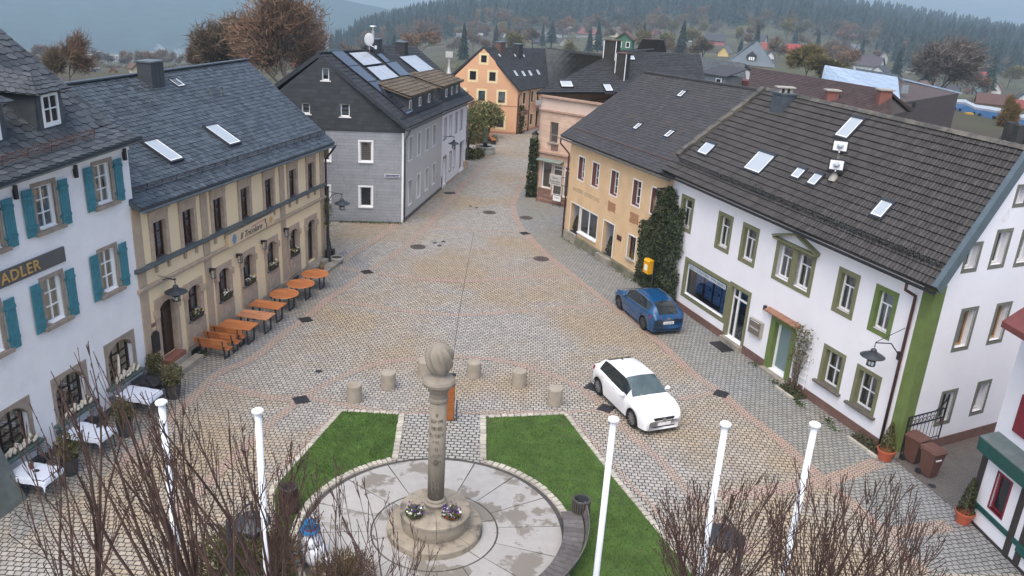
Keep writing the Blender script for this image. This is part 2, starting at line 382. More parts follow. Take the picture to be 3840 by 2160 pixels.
def edging(name, line, w=.2, ln=.24, h=.05):
 mb = MB(); pts = [V(p) for p in line]; acc = 0
 for a, b in zip(pts[:-1], pts[1:]):
  d = (b - a); L = d.length
  if L < .05: continue
  d.normalize(); n = V((-d.y, d.x, 0)); k = max(1, round(L / ln)); st = L / k
  for i in range(k):
   o = a + d * (i * st + .012) - n * w / 2 + n * RND.uniform(-.012, .012); hh = h + RND.uniform(-.008, .012)
   l, ww = d * (st - .026), n * (w - .02); e = .012
   b0 = [o, o + l, o + l + ww, o + ww]; c = (b0[0] + b0[2]) / 2
   mb.hexa([(q.x, q.y, 0) for q in b0] + [(q.x + (c.x - q.x) * .09, q.y + (c.y - q.y) * .09, hh) for q in b0])
 return struct(name, mb, m_sett)
edging('lawn_edging', G([(1496, 1553), (1280, 1541), (1040, 1808), (1020, 1850)])); edging('lawn_edging', G([(1830, 1564), (2120, 1552), (2298, 1780), (2500, 2026), (2640, 2196)]))
for (a, b) in (((1508, 1556), (1482, 1724)), ((1812, 1562), (1813, 1722))):
 edging('path_edging', G([a, b]), .24, .26, .07)
edging('disc_edging', arcpts(aL + 1.0, 215, DR + .17, 40), .24, .26, .06); edging('disc_edging', arcpts(-70, aR - 1, DR + .17, 44), .24, .26, .06)
mb = MB(); q = G([(1500, 1553), (1818, 1556), (1818, 1738), (1470, 1738)]); mb.poly([(p.x, p.y, .012) for p in q]); struct('garden_path', mb, m_cobpath)
m_slab = M('stained_concrete', (.37, .355, .33), .7, .08, 3, .15, 40, dirt=(.205, .185, .155), dirt_at=(.53, .57), dscale=.75, island=.08)
m_gut = M('dark_gutter', (.07, .065, .06), .85, .25, 6)
mb = MB()
mb.lathe([(0, .0), (DR + .06, .0), (DR + .06, .014)], 72, DC, False); mb.lathe([(DR + .06, .014), (0, .014)], 72, DC, False)
struct('floor_gutter', mb, m_gut)
mb = MB(); NW = 16; a_off = 8.0
for i in range(NW):
 a0 = a_off + 360 / NW * i + .35; a1 = a_off + 360 / NW * (i + 1) - .35
 o = arcpts(a0, a1, DR - .10, 6); n = arcpts(a1, a0, 1.85, 6)
 mb.prism([(p.x, p.y, .01) for p in o + n], (0, 0, .026))
for i in range(6):
 a0 = 20 + 60 * i + .6; a1 = 20 + 60 * (i + 1) - .6
 mb.prism([(p.x, p.y, .01) for p in arcpts(a0, a1, 1.80, 8) + arcpts(a1, a0, 1.0, 8)], (0, 0, .026))
struct('concrete_floor', mb, m_slab)
m_mon = M('monument_stone', (.30, .26, .20), .9, .16, 2.5, .3, 22, dirt=(.10, .09, .075), dirt_at=(.52, .7), dscale=1.6)
m_mon2 = M('column_stone', (.25, .22, .175), .9, .13, 3, .25, 25, dirt=(.15, .13, .105), dirt_at=(.6, .78), dscale=2.2)
mon = thing('monument', 'stone column topped by a carved stone flame on a round stepped base', 'monument', DC)
def ring_blocks(mb, n, r0, r1, prof, gap, off):
 for i in range(n):
  k = 6; a0 = off + 360 / n * i + gap; a1 = off + 360 / n * (i + 1) - gap
  vs = []; fs = []
  for j in range(k + 1):
   a = math.radians(a0 + (a1 - a0) * j / k)
   for (r, z) in prof: vs.append((r * cos(a), r * sin(a), z))
  m = len(prof)
  for j in range(k):
   for q in range(m): fs.append((j * m + q, (j + 1) * m + q, (j + 1) * m + (q + 1) % m, j * m + (q + 1) % m))
  fs.append(tuple(range(m - 1, -1, -1))); fs.append(tuple(k * m + q for q in range(m)))
  mb.add(vs, fs)
mb = MB(); ring_blocks(mb, 6, 0, 0, [(.6, .03), (1.38, .03), (1.38, .22), (1.34, .26), (.6, .26)], .5, 20); part('step', mb, m_mon, mon)
mb = MB(); ring_blocks(mb, 8, 0, 0, [(.3, .26), (.96, .26), (.985, .44), (.985, .68), (1.02, .70), (1.02, .77), (.97, .82), (.3, .90)], .35, 8); mb.lathe([(.93, .27), (.93, .70)], 32, cap=False); part('drum', mb, m_mon, mon)
mb = MB(); mb.lathe([(.30, .86), (.30, .96), (.33, .99), (.33, 1.03), (.27, 1.08), (.29, 1.12), (.245, 1.17)], 28); part('column_foot', mb, m_mon2, mon)
mb = MB(); mb.smooth = True; mb.lathe([(.235, 1.17), (.243, 2.6), (.236, 4.25)], 28); sh = part('shaft', mb, m_mon2, mon)
mb = MB(); mb.lathe([(.236, 4.25), (.27, 4.28), (.27, 4.34), (.245, 4.38), (.25, 4.52), (.29, 4.60), (.30, 4.68), (.44, 4.78), (.455, 4.86), (.42, 4.93), (.20, 5.03), (.205, 5.16), (.0, 5.16)], 28); part('capital', mb, m_mon2, mon)
mb = MB(); mb.smooth = True; vs = []; fs = []; NN, MM = 64, 22
for i in range(MM + 1):
 t = i / MM; r = .355 * max(.02, (1 - (abs(t - .46) / .54) ** 2.3) if t > .46 else 1 - (abs(t - .46) / .64) ** 2.2) ** .55; z = 5.13 + .84 * t
 for j in range(NN):
  a = 2 * pi * j / NN; k = 8 * a + 7.5 * t; w = 1 + .14 * (1 - abs(sin(k * .5)) * 2.0) * min(1, t * 4) * min(1, (1 - t) * 3 + .2)
  vs.append((r * w * cos(a), r * w * sin(a), z))
for i in range(MM):
 for j in range(NN):
  q = (j + 1) % NN; fs.append((i * NN + j, i * NN + q, i * NN + NN + q, i * NN + NN + j))
fs.append(tuple(range(MM * NN, MM * NN + NN))); mb.add(vs, fs); part('flame', mb, m_mon2, mon)
def text_mesh(s, size, depth=.01, mat=None, shear=0.0, bold=0.0, space=1.0):
 c = bpy.data.curves.new('letters', 'FONT'); c.body = s; c.size = size; c.extrude = depth / 2; c.align_x = 'CENTER'; c.align_y = 'CENTER'
 c.shear = shear; c.offset = bold; c.space_character = space; c.resolution_u = 3
 o = bpy.data.objects.new('letters', c); COL.objects.link(o)
 bpy.context.view_layer.update()
 me = bpy.data.meshes.new_from_object(o.evaluated_get(bpy.context.evaluated_depsgraph_get()))
 bpy.data.objects.remove(o); bpy.data.curves.remove(c)
 me.transform(Matrix.Rotation(pi / 2, 4, 'X'))
 me.materials.clear(); me.materials.append(mat); return me
m_inscr = M('incised_letter', (.13, .115, .09), .9, .2)
def curved(me, r, z):
 for v in me.vertices:
  a = -pi / 2 + v.co.x / r; rr = r - v.co.y; v.co = (rr * cos(a), rr * sin(a), v.co.z + z)
 return me
z = 3.86
for n, dz in ((2, .2), (7, .22), (7, .22), (9, .22), (4, .22), (2, .2), (6, .2), (7, 1.1), (7, 0)):
 mb = MB(); h = .11; wd = .05
 for k in range(n):
  x0 = (k - n / 2) * wd
  for q in range(2 + RND.randint(0, 1)):
   zz = RND.choice((0, .3, .6)) * h; xx = x0 + RND.choice((0, .018, .03))
   if RND.random() < .62: mb.box(xx, xx + .009, -.006, .006, z + (0 if RND.random() < .6 else h * .4), z + h)
   else: mb.box(x0, x0 + .034, -.006, .006, z + zz, z + zz + .012)
 me = mesh_of('inscription', mb, m_inscr); obj('inscription', curved(me, .241, 0), sh); z -= dz
mb = MB()
for x in (-.09, 0, .09): mb.box(x - .022, x + .022, -.250, -.232, 1.52, 1.52 + (.34 if x == 0 else .27))
mb.box(-.15, .15, -.249, -.238, 1.60, 1.635); obj('inscription', mesh_of('inscription', mb, m_inscr), sh)
mb = MB(); mb.ball((0.0, -.235, 2.42), .075, .02, .12, 12, 6); part('dark_patch', mb, m_inscr, mon)
def flower_bowl(loc, label, cols):
 t = thing('flower_bowl', label, 'planter', loc, 0, 'flower bowls at the foot of the column')
 mb = MB(); mb.lathe([(.10, 0), (.17, .03), (.215, .11), (.235, .135), (.20, .135), (.19, .11), (0, .11)], 18); part('bowl', mb, m_terra_dk, t)
 mb = MB()
 for i in range(420):
  a = RND.uniform(0, 2 * pi); r = .27 * RND.random() ** .5; h = RND.uniform(.10, .26) + (.08 if r < .12 else 0)
  leaf(mb, V((r * cos(a), r * sin(a), h)), RND.uniform(.02, .045))
 part('foliage', mb, m_weed, t)
 for nm, m, n, up in cols:
  mb = MB()
  for i in range(n):
   a = RND.uniform(0, 2 * pi); r = .27 * RND.random() ** .5
   leaf(mb, V((r * cos(a), r * sin(a), RND.uniform(.16, .3) + up)), RND.uniform(.025, .045))
  part('blossom', mb, m, t)
 mb = MB()
 for i in range(14):
  a = RND.uniform(0, 2 * pi); mb.tube([(.05 * cos(a), .05 * sin(a), .15), (.16 * cos(a), .16 * sin(a), RND.uniform(.4, .62))], .004, 4)
 part('twig', mb, m_weedbr, t)
def leaf(mb, p, s, up=.5):
 n = V((RND.gauss(0, 1), RND.gauss(0, 1), RND.gauss(0, 1) + up)).normalized(); a = n.orthogonal().normalized(); a = a * cos(RND.uniform(0, 6.28)) + n.cross(a) * sin(RND.uniform(0, 6.28)); b = n.cross(a)
 k = RND.uniform(.55, .9)
 mb.quad(p - a * s, p - b * s * k, p + a * s, p + b * s * k)
m_terra_dk = M('brown_bowl', (.12, .045, .03), .7, .2); m_weedbr = M('dry_stalk', (.22, .17, .10), .9, .2)
flower_bowl(DC + V((-.52, -.52, .80)), 'flower bowl with white blossoms on the drum, on the white tavern side', (('b', m_flw, 60, 0), ('b', m_flp, 40, .06), ('b', m_flr, 30, -.05)))
flower_bowl(DC + V((.50, -.46, .80)), 'flower bowl with tall violet tuft on the drum, on the curved bench side', (('b', m_flw, 55, 0), ('b', m_flp, 60, .10), ('b', m_flr, 40, -.05)))
BOLL = [((-5.66, 27.38), 'at the outer end of the arc nearest the bench tables'), ((-4.58, 28.54), 'second from the terrace end of the arc'), ((-3.30, 29.80), 'half hidden behind the carved stone flame'),
  ((-1.34, 29.95), 'just beyond the wooden notice board'), ((.50, 29.39), 'second from the white car end of the arc'), ((1.90, 28.06), 'at the end of the arc beside the white car')]
mb = MB(); mb.lathe([(.285, 0), (.29, .02), (.285, .64), (.265, .68), (0, .695)], 28)
bd = mesh_of('bollard', mb, M('bollard_concrete', (.33, .29, .23), .9, .1, 4, .3, 22, dirt=(.2, .18, .14), dirt_at=(.55, .8)))
for (x, y), l in BOLL:
 tag(obj('bollard', bd, None, (x, y, 0)), 'round concrete bollard ' + l, 'bollard', 'concrete bollards in an arc before the column')
nb = thing('notice_board', 'tall orange wooden notice board standing behind the stone column', 'notice board', gp(1672, 1579))
nb.rotation_euler = (0, 0, math.radians(8))
mb = MB(); mb.box(-.27, .27, -.055, .0, .06, 1.86); part('panel', mb, wood('notice_wood', (.42, .15, .045), (.28, .085, .025), 14), nb)
mb = MB(); mb.box(-.29, .29, .0, .05, .06, 1.88); mb.box(-.31, .31, -.07, .07, 1.86, 1.90); part('frame', mb, m_black, nb)
mb = MB(); mb.box(.36, .40, -.03, .03, 0, .85); part('post', mb, m_iron, nb)
mb = MB(); mb.box(-.27, -.21, .06, .10, 0, 1.2); part('post', mb, m_iron, nb)
mb = MB(); mb.lathe([(.46, 0), (.46, .022), (.38, .024), (.38, .030), (0, .032)], 28)
for k in range(5):
 for s in (-1, 1): mb.box(-.25 + abs(k - 2) * .05, .25 - abs(k - 2) * .05, s * (.05 + .045 * k), s * (.05 + .045 * k) + .02, .03, .037)
mh = mesh_of('manhole', mb, M('rusty_cover', (.075, .06, .052), .7, .25, 6, .4, 50))
for (x, y), l in (((1835, 797), 'in the middle of the street between the two red bands'), ((1973, 817), 'in the pavement before the corner shop steps'), ((1567, 926), 'in the yellow setts nearest the lamp post at the restaurant corner'), ((2029, 971), 'in the yellow setts beside the curving red band')):
 tag(obj('manhole_cover', mh, None, gp(x, y)), 'round iron manhole cover ' + l, 'manhole cover', 'round manhole covers in the street')
mb = MB(); mb.box(-.27, .27, -.27, .27, 0, .022)
for k in range(6): mb.box(-.22, .22, -.22 + k * .08, -.18 + k * .08, .022, .034)
dg = mesh_of('drain_grate', mb, m_iron)
for x, y, rz, l in ((1968, 876, 30, 'on the curving red band near the bakery'), (1376, 1021, 35, 'on the red band by the farthest round table'), (1146, 1200, 35, 'on the red band beside the rectangular tables'), (1129, 1501, 30, 'at the terrace end of the red arc'),
     (2272, 1533, -30, 'beside the front wheel of the white car'), (2704, 1478, -30, 'on the red band between white car and glazed door'), (2223, 1453, -30, 'beside the rear wheel of the white car')):
 tag(obj('drain_grate', dg, None, gp(x, y) + V((0, 0, .012)), math.radians(rz)), 'square iron drain grate ' + l, 'drain', 'square drain grates')
mb = MB(); mb.box(-.42, .42, -.3, .3, 0, .026); mb.box(-.36, .36, -.24, .24, .026, .032)
tag(obj('cover_plate', mesh_of('cover_plate', mb, m_iron), None, gp(1687, 724) , .2), 'rectangular iron cover plate in the pavement by the grey clad house', 'cover plate')
mb = MB(); mb.lathe([(.13, 0), (.13, .02), (0, .024)], 12)
vc = mesh_of('valve_cap', mb, m_iron)
for x, y, l in ((1764, 773, 'near the far manhole, towards the grey house'), (1787, 779, 'near the far manhole, on its own to the street middle'), (1631, 911, 'first beyond the manhole at the restaurant corner'), (1648, 921, 'closest to the camera beyond the corner manhole'), (1663, 906, 'farthest of three beyond the corner manhole'), (1195, 1393, 'alone between the terrace and the bollards'), (3495, 1823, 'by the alley kerb below the brown bins')):
 tag(obj('valve_cap', vc, None, gp(x, y)), 'small iron valve cap ' + l, 'valve cap', 'small iron valve caps in the paving')
class Fac:
 """a facade: a -> b runs left to right seen from the square; k lets the storey lines run off level as they do in the old town"""
 def __init__(s, a, b, k=0.0):
  s.a = V((a[0], a[1], 0)); b = V((b[0], b[1], 0)); s.L = (b - s.a).length; s.t = (b - s.a).normalized(); s.n = V((s.t.y, -s.t.x, 0)); s.k = k
  s.rz = math.atan2(s.t.y, s.t.x)
 def P(s, u, z, d=0.0): return s.a + s.t * u + s.n * d + V((0, 0, z * (1 - s.k * u)))
 def uz(s, x, y, d=0.0):
  r = ray(x, y); o = s.a + s.n * d; t = s.n.dot(o - CAM) / s.n.dot(r); p = CAM + r * t; u = (p - s.a).dot(s.t)
  return u, p.z / (1 - s.k * u)
 def box(s, mb, u0, u1, z0, z1, d0, d1):
  mb.hexa([s.P(u0, z0, d1), s.P(u1, z0, d1), s.P(u1, z0, d0), s.P(u0, z0, d0), s.P(u0, z1, d1), s.P(u1, z1, d1), s.P(u1, z1, d0), s.P(u0, z1, d0)])
 def back(s, u, z, p): return s.P(u, z, -p)
def wall_open(mb, F, u0, u1, z0, z1, holes, depth=.22, top=None, breaks=()):
 """front skin of a wall with openings cut through and reveals behind them; top(u) may give a sloping upper edge (gable)"""
 T = top or (lambda u: z1)
 us = sorted(set([u0, u1] + list(breaks) + [h[0] for h in holes] + [h[2] for h in holes])); us = [u for u in us if u0 - 1e-6 <= u <= u1 + 1e-6]
 for a, b in zip(us[:-1], us[1:]):
  m = (a + b) / 2; z = z0
  for h in sorted([h for h in holes if h[0] < m < h[2]], key=lambda h: h[1]):
   if h[1] > z + 1e-5: mb.quad(F.P(a, z), F.P(b, z), F.P(b, h[1]), F.P(a, h[1]))
   z = h[3]
  if min(T(a), T(b)) > z + 1e-4: mb.quad(F.P(a, z), F.P(b, z), F.P(b, T(b)), F.P(a, T(a)))
  elif max(T(a), T(b)) > z + 1e-4: mb.poly([F.P(a, z), F.P(b, z), F.P(b, T(b))] if T(b) > T(a) else [F.P(a, z), F.P(b, z), F.P(a, T(a))])
 for h in holes:
  a, c, b, d = h[:4]; D = -depth
  mb.quad(F.P(a, c), F.P(a, d), F.P(a, d, D), F.P(a, c, D)); mb.quad(F.P(b, c), F.P(b, c, D), F.P(b, d, D), F.P(b, d))
  mb.quad(F.P(a, c), F.P(a, c, D), F.P(b, c, D), F.P(b, c)); mb.quad(F.P(a, d), F.P(b, d), F.P(b, d, D), F.P(a, d, D))
def rest_of_walls(mb, F, u0, u1, z1, depth, z0=-.3):
 mb.quad(F.P(u0, z0), F.P(u0, z1), F.P(u0, z1, -depth), F.P(u0, z0, -depth)); mb.quad(F.P(u1, z0), F.P(u1, z0, -depth), F.P(u1, z1, -depth), F.P(u1, z1))
 mb.quad(F.P(u0, z0, -depth), F.P(u0, z1, -depth), F.P(u1, z1, -depth), F.P(u1, z0, -depth))
def bars(mb, x0, x1, z0, z1, w, y0, y1):
 mb.box(x0, x1, y0, y1, z0, z0 + w); mb.box(x0, x1, y0, y1, z1 - w, z1); mb.box(x0, x0 + w, y0, y1, z0 + w, z1 - w); mb.box(x1 - w, x1, y0, y1, z0 + w, z1 - w)
def arch_fill(mb, w, h, rise, y0, y1, n=10):
 R = (w * w / 4 + rise * rise) / (2 * rise); zc = h - R
 pts = []
 for i in range(n + 1):
  x = w * i / n; pts.append((x, zc + math.sqrt(max(0, R * R - (x - w / 2) ** 2))))
 for (xa, za), (xb, zb) in zip(pts[:-1], pts[1:]):
  mb.hexa([(xa, y0, za), (xb, y0, zb), (xb, y1, zb), (xa, y1, za), (xa, y0, h), (xb, y0, h), (xb, y1, h), (xa, y1, h)])
 return pts
DATA = {}
def window(house, F, u0, z0, u1, z1, st):
 """st: frame material/width, mullions, surround, sill, shutters, blind ... -> part 'window' (its surround or frame) with sub-parts"""
 z0w, z1w = F.P((u0 + u1) / 2, z0).z, F.P((u0 + u1) / 2, z1).z
 w, h = round(u1 - u0, 2), round(z1w - z0w, 2)
 key = (w, h, id(st)); D = DATA.get(key)
 if D is None:
  D = []; fw = st.get('fw', .06); rd = st.get('rd', .14); fm = st['frame']
  rise = st.get('arch', 0)
  sur = st.get('sur'); mbs = None
  if sur:
   sw, sd, sm = sur[:3]; mbs = MB(); b = st.get('surb', sw)
   mbs.box(-sw, 0, -sd, .05, -b, h + sw); mbs.box(w, w + sw, -sd, .05, -b, h + sw); mbs.box(0, w, -sd, .05, h, h + sw)
   if b: mbs.box(0, w, -sd, .05, -b, 0)
   if rise: arch_fill(mbs, w, h, rise, -sd - .004, rd + .05)
   if st.get('hood'):
    mbs.box(-sw - .05, w + sw + .05, -sd - .10, .0, h + sw + st['hood'], h + sw + st['hood'] + .07); mbs.box(-sw, w + sw, -sd - .02, .0, h + sw, h + sw + st['hood'])
   if st.get('lining'):
    mbs.box(0, .02, -sd + .003, rd, 0, h); mbs.box(w - .02, w, -sd + .003, rd, 0, h); mbs.box(.02, w - .02, -sd + .003, rd, h - .02, h)
  mbf = MB(); y0, y1 = rd, rd + .06; bars(mbf, 0, w, 0, h, fw, y0, y1)
  mw = st.get('mw', .035)
  for fx in st.get('vert', ()):
   x = w * fx; zt = h * st.get('vtop', 1.0); mbf.box(x - mw, x + mw, y0 - .006, y1 - .005, fw, zt - (fw if zt >= h else 0))
  for fz in st.get('hor', ()):
   z = h * fz; mbf.box(fw, w - fw, y0 - .004, y1 - .004, z - mw * .8, z + mw * .8)
  mbp = MB(); mbp.quad((fw * .5, y1 - .02, fw * .5), (w - fw * .5, y1 - .02, fw * .5), (w - fw * .5, y1 - .02, h - fw * .5), (fw * .5, y1 - .02, h - fw * .5))
  if mbs: D.append(('window', mesh_of('window', mbs, sm))); D.append(('frame', mesh_of('frame', mbf, fm)))
  else: D.append(('window', mesh_of('window', mbf, fm)))
  D.append(('pane', mesh_of('pane', mbp, st.get('glass', m_glass))))
  if st.get('blind'):
   b = MB(); zt = h * (1 - st['blind']); b.quad((fw * .6, y1 + .03, zt), (w - fw * .6, y1 + .03, zt), (w - fw * .6, y1 + .03, h), (fw * .6, y1 + .03, h)); D.append(('blind', mesh_of('blind', b, st.get('blindm', m_blind))))
  if st.get('curtain'):
   b = MB(); c = st['curtain']; n = 8
   for s_ in (0, 1):
    for i in range(n):
     xa, xb = w * c * i / n, w * c * (i + 1) / n; ya, yb = y1 + .04 + .02 * (i % 2), y1 + .04 + .02 * ((i + 1) % 2); sl = h * .25
     p = [(xa, ya, fw + sl * i / n), (xb, yb, fw + sl * (i + 1) / n), (xb, yb, h), (xa, ya, h)]
     b.add([(w - q[0], q[1], q[2]) if s_ else q for q in p], [(0, 1, 2, 3)])
   D.append(('curtain', mesh_of('curtain', b, m_curtain)))
  if st.get('sill'):
   so, sp, sh, sm2 = st['sill']; b = MB(); b.hexa([(-so, -sp, -sh - .012), (w + so, -sp, -sh - .012), (w + so, rd - .004, -sh), (-so, rd - .004, -sh), (-so, -sp, -.02), (w + so, -sp, -.02), (w + so, rd - .004, .006), (-so, rd - .004, .006)]) if so <= 0 else (b.box(-so, w + so, -sp, -.0, -sh, -.004), b.box(.003, w - .003, -.0, rd - .004, -sh, .004))
   D.append(('sill', mesh_of('sill', b, sm2)))
  if st.get('shut'):
   sw2, sm3, sx = st['shut']
   for s_ in (0, 1):
    b = MB(); x0 = (-sx - sw2) if s_ == 0 else (w + sx)
    for i in range(4): b.box(x0 + sw2 * i / 4 + .004, x0 + sw2 * (i + 1) / 4 - .004, -.075, -.05, -.08, h + .02)
    for zz in (.14, .80): b.box(x0 + .01, x0 + sw2 - .01, -.105, -.07, h * zz, h * zz + .10)
    b.box(x0 + sw2 * .5 - .02, x0 + sw2 * .5 + .02, -.078, -.073, h * .6, h * .6 + .06)
    for zz in (.16, .82):
     xx = x0 + (sw2 - .02 if s_ == 0 else -.06); b.box(xx, xx + .08, -.09, -.01, h * zz, h * zz + .04)
    D.append(('shutter', mesh_of('shutter', b, sm3)))
  DATA[key] = D
 base = F.P(u0, z0) - OFF[house]
 p = obj(D[0][0], D[0][1], house, base, F.rz)
 for nm, me in D[1:]: obj(nm, me, p)
 return p
def bil(Q, u, v): return (Q[0] * (1 - u) + Q[1] * u) * (1 - v) + (Q[3] * (1 - u) + Q[2] * u) * v
def qnorm(Q):
 n = (Q[1] - Q[0]).cross(Q[3] - Q[0]).normalized(); return n if n.z > 0 else -n
def slates(mb, Q, tw, th, thick=.018, jit=.006, curve=.0, off=.02):
 """overlapping slates, every one a thin plate of its own"""
 n = qnorm(Q); W = ((Q[1] - Q[0]).length + (Q[2] - Q[3]).length) / 2; Hh = ((Q[3] - Q[0]).length + (Q[2] - Q[1]).length) / 2
 nc, nr = max(2, round(W / tw)), max(2, round(Hh / th)); du, dv = 1 / nc, 1 / nr
 for r in range(nr):
  o = (.5 if r % 2 else 0)
  for c in range(-1, nc + 1):
   a, b = (c + o) * du, (c + 1 + o) * du
   a, b = max(0, a), min(1, b)
   if b - a < du * .15: continue
   v0, v1 = r * dv, min(1, (r + 1.25) * dv); m = (a + b) / 2; g = du * .03
   j = lambda: RND.uniform(-jit, jit)
   lo = n * (off + thick + j()); hi = n * (off - .004)
   cz = curve * dv
   p = [bil(Q, a + g, v0 + cz) + lo, bil(Q, m, v0) + lo + n * j(), bil(Q, b - g, v0 + cz * .3) + lo, bil(Q, b - g, v1) + hi, bil(Q, a + g, v1) + hi]
   mb.add(p + [p[0] - n * thick * 1.2, p[1] - n * thick * 1.2, p[2] - n * thick * 1.2], [(0, 1, 2, 3, 4), (5, 6, 1, 0), (6, 7, 2, 1), (7, 3, 2), (5, 0, 4)])
def pantiles(mb, Q, tw, th, amp=.028, off=.03):
 n = qnorm(Q); W = ((Q[1] - Q[0]).length + (Q[2] - Q[3]).length) / 2; Hh = ((Q[3] - Q[0]).length + (Q[2] - Q[1]).length) / 2
 nc, nr = max(2, round(W / tw)), max(2, round(Hh / th)); du, dv = 1 / nc, 1 / nr
 prof = [(0, .25), (.14, 1), (.34, 1), (.5, .1), (.62, 0), (.72, .75), (.9, .75), (1.0, .15)]
 for r in range(nr):
  for c in range(nc):
   v0, v1 = r * dv - dv * .02, min(1, (r + 1.04) * dv); lift = .05 + RND.uniform(-.004, .008)
   A = [bil(Q, (c + f) * du, v0) + n * (off + amp * h + lift) for f, h in prof]; B = [bil(Q, (c + f) * du, v1) + n * (off + amp * h) for f, h in prof]
   k = len(prof); C_ = [bil(Q, (c + f) * du, v0) + n * (off - .01) for f, h in prof]
   fs = [(i, i + 1, k + i + 1, k + i) for i in range(k - 1)] + [(2 * k + i, 2 * k + i + 1, i + 1, i) for i in range(k - 1)]
   mb.add(A + B + C_, fs)
def slab(mb, Q, t=.12):                                   # the deck under the covering, following the roof's twist
 n = qnorm(Q); N_, M_ = 10, 5; o = len(mb.v)
 for k in (0, 1):
  for i in range(N_ + 1):
   for j in range(M_ + 1): mb.v.append(tuple(bil(Q, i / N_, j / M_) - n * (.004 + t * k)))
 I = lambda i, j, k: o + k * (N_ + 1) * (M_ + 1) + i * (M_ + 1) + j
 def f(*q): mb.f.append(list(q)); mb.m.append(mb.cur); mb.sm.append(False)
 for i in range(N_):
  for j in range(M_): f(I(i, j, 0), I(i + 1, j, 0), I(i + 1, j + 1, 0), I(i, j + 1, 0)); f(I(i, j, 1), I(i, j + 1, 1), I(i + 1, j + 1, 1), I(i + 1, j, 1))
  for j in (0, M_): f(I(i, j, 0), I(i + 1, j, 0), I(i + 1, j, 1), I(i, j, 1))
 for j in range(M_):
  for i in (0, N_): f(I(i, j, 0), I(i, j + 1, 0), I(i, j + 1, 1), I(i, j, 1))
def roof_uv(Q, x, y):
 r = ray(x, y); a = r.orthogonal().normalized(); b = r.cross(a); u = v = .5
 for _ in range(12):
  p = bil(Q, u, v) - CAM; e0, e1 = p.dot(a), p.dot(b); du = (Q[1] - Q[0]) * (1 - v) + (Q[2] - Q[3]) * v; dv = (Q[3] - Q[0]) * (1 - u) + (Q[2] - Q[1]) * u
  A_, B_, C_, D_ = du.dot(a), dv.dot(a), du.dot(b), dv.dot(b); det = A_ * D_ - B_ * C_
  if abs(det) < 1e-12: break
  u -= (e0 * D_ - B_ * e1) / det; v -= (A_ * e1 - C_ * e0) / det
 return u, v
def on_roof(Q, x, y): return bil(Q, *roof_uv(Q, x, y))
def roof_frame(Q, at=None):
 if at:
  u, v = at; a = ((Q[1] - Q[0]) * (1 - v) + (Q[2] - Q[3]) * v).normalized(); d = (Q[3] - Q[0]) * (1 - u) + (Q[2] - Q[1]) * u; n = a.cross(d).normalized(); n = n if n.z > 0 else -n
 else: n = qnorm(Q); a = (Q[1] - Q[0]).normalized()
 b = n.cross(a); b = b if b.z > 0 else -b; return a, b, n
def skylight(house, Q, px, glass=None, fr=.07, lift=.13, fm=None):
 """px: the four photo corners (any order round) of a roof window"""
 glass = glass or m_skyglass; fm = fm or m_anth
 a, b, n = roof_frame(Q, roof_uv(Q, sum(p[0] for p in px) / 4, sum(p[1] for p in px) / 4)); pts = [on_roof(Q, x, y) for x, y in px]; c = sum(pts, V()) / 4
 ua = [(p - c).dot(a) for p in pts]; vb = [(p - c).dot(b) for p in pts]
 w = (sum(sorted(ua)[2:]) - sum(sorted(ua)[:2])) / 2; h = (sum(sorted(vb)[2:]) - sum(sorted(vb)[:2])) / 2
 o = c - a * w / 2 - b * h / 2 - n * .02
 mb = MB(); f = fr
 mb.obox(o, a * w, b * f, n * (lift + .02)); mb.obox(o + b * (h - f * 1.6), a * w, b * f * 1.6, n * (lift + .05)); mb.obox(o + b * f, a * f, b * (h - f * 2.6), n * (lift + .03)); mb.obox(o + b * f + a * (w - f), a * f, b * (h - f * 2.6), n * (lift + .03))
 mb.obox(o - b * .16 - a * .05, a * (w + .1), b * .16, n * .055)
 s = wpart('skylight', mb, fm, house)
 mb = MB(); mb.obox(o + a * f + b * f + n * .02, a * (w - 2 * f), b * (h - 2.6 * f), n * (lift - .0)); wpart('pane', mb, glass, s)
 mb = MB(); g = .045; q = o + n * (lift + .022)
 mb.obox(q + a * f + b * f, a * (w - 2 * f), b * g, n * .012); mb.obox(q + a * f + b * (f + g), a * g, b * (h - 3 * f - g), n * .012); mb.obox(q + a * (w - f - g) + b * (f + g), a * g, b * (h - 3 * f - g), n * .012)
 wpart('inner_frame', mb, m_white, s)
 return s
def gutter(house, a, b, out, r=.07, mat=None, name='gutter'):
 a, b, out = V(a), V(b), V(out); mb = MB(); n = 8; ring = []
 for p in (a, b):
  ring.append([p + out * (r * cos(pi + pi * i / n) + r) + V((0, 0, r * sin(pi + pi * i / n))) for i in range(n + 1)])
 vs = ring[0] + ring[1] + [p + V((0, 0, .006)) * 1 + out * .0 for p in ring[0]] + [p + V((0, 0, .006)) for p in ring[1]]
 k = n + 1
 mb.add(vs, [(i, i + 1, k + i + 1, k + i) for i in range(n)] + [(2 * k + i, 3 * k + i, 3 * k + i + 1, 2 * k + i + 1) for i in range(n)])
 return wpart(name, mb, mat or m_zinc, house)
def pipe(house, pts, r=.05, mat=None, name='downpipe'):
 mb = MB(); mb.smooth = True; mb.tube(pts, r, 8); return wpart(name, mb, mat or m_zinc, house)
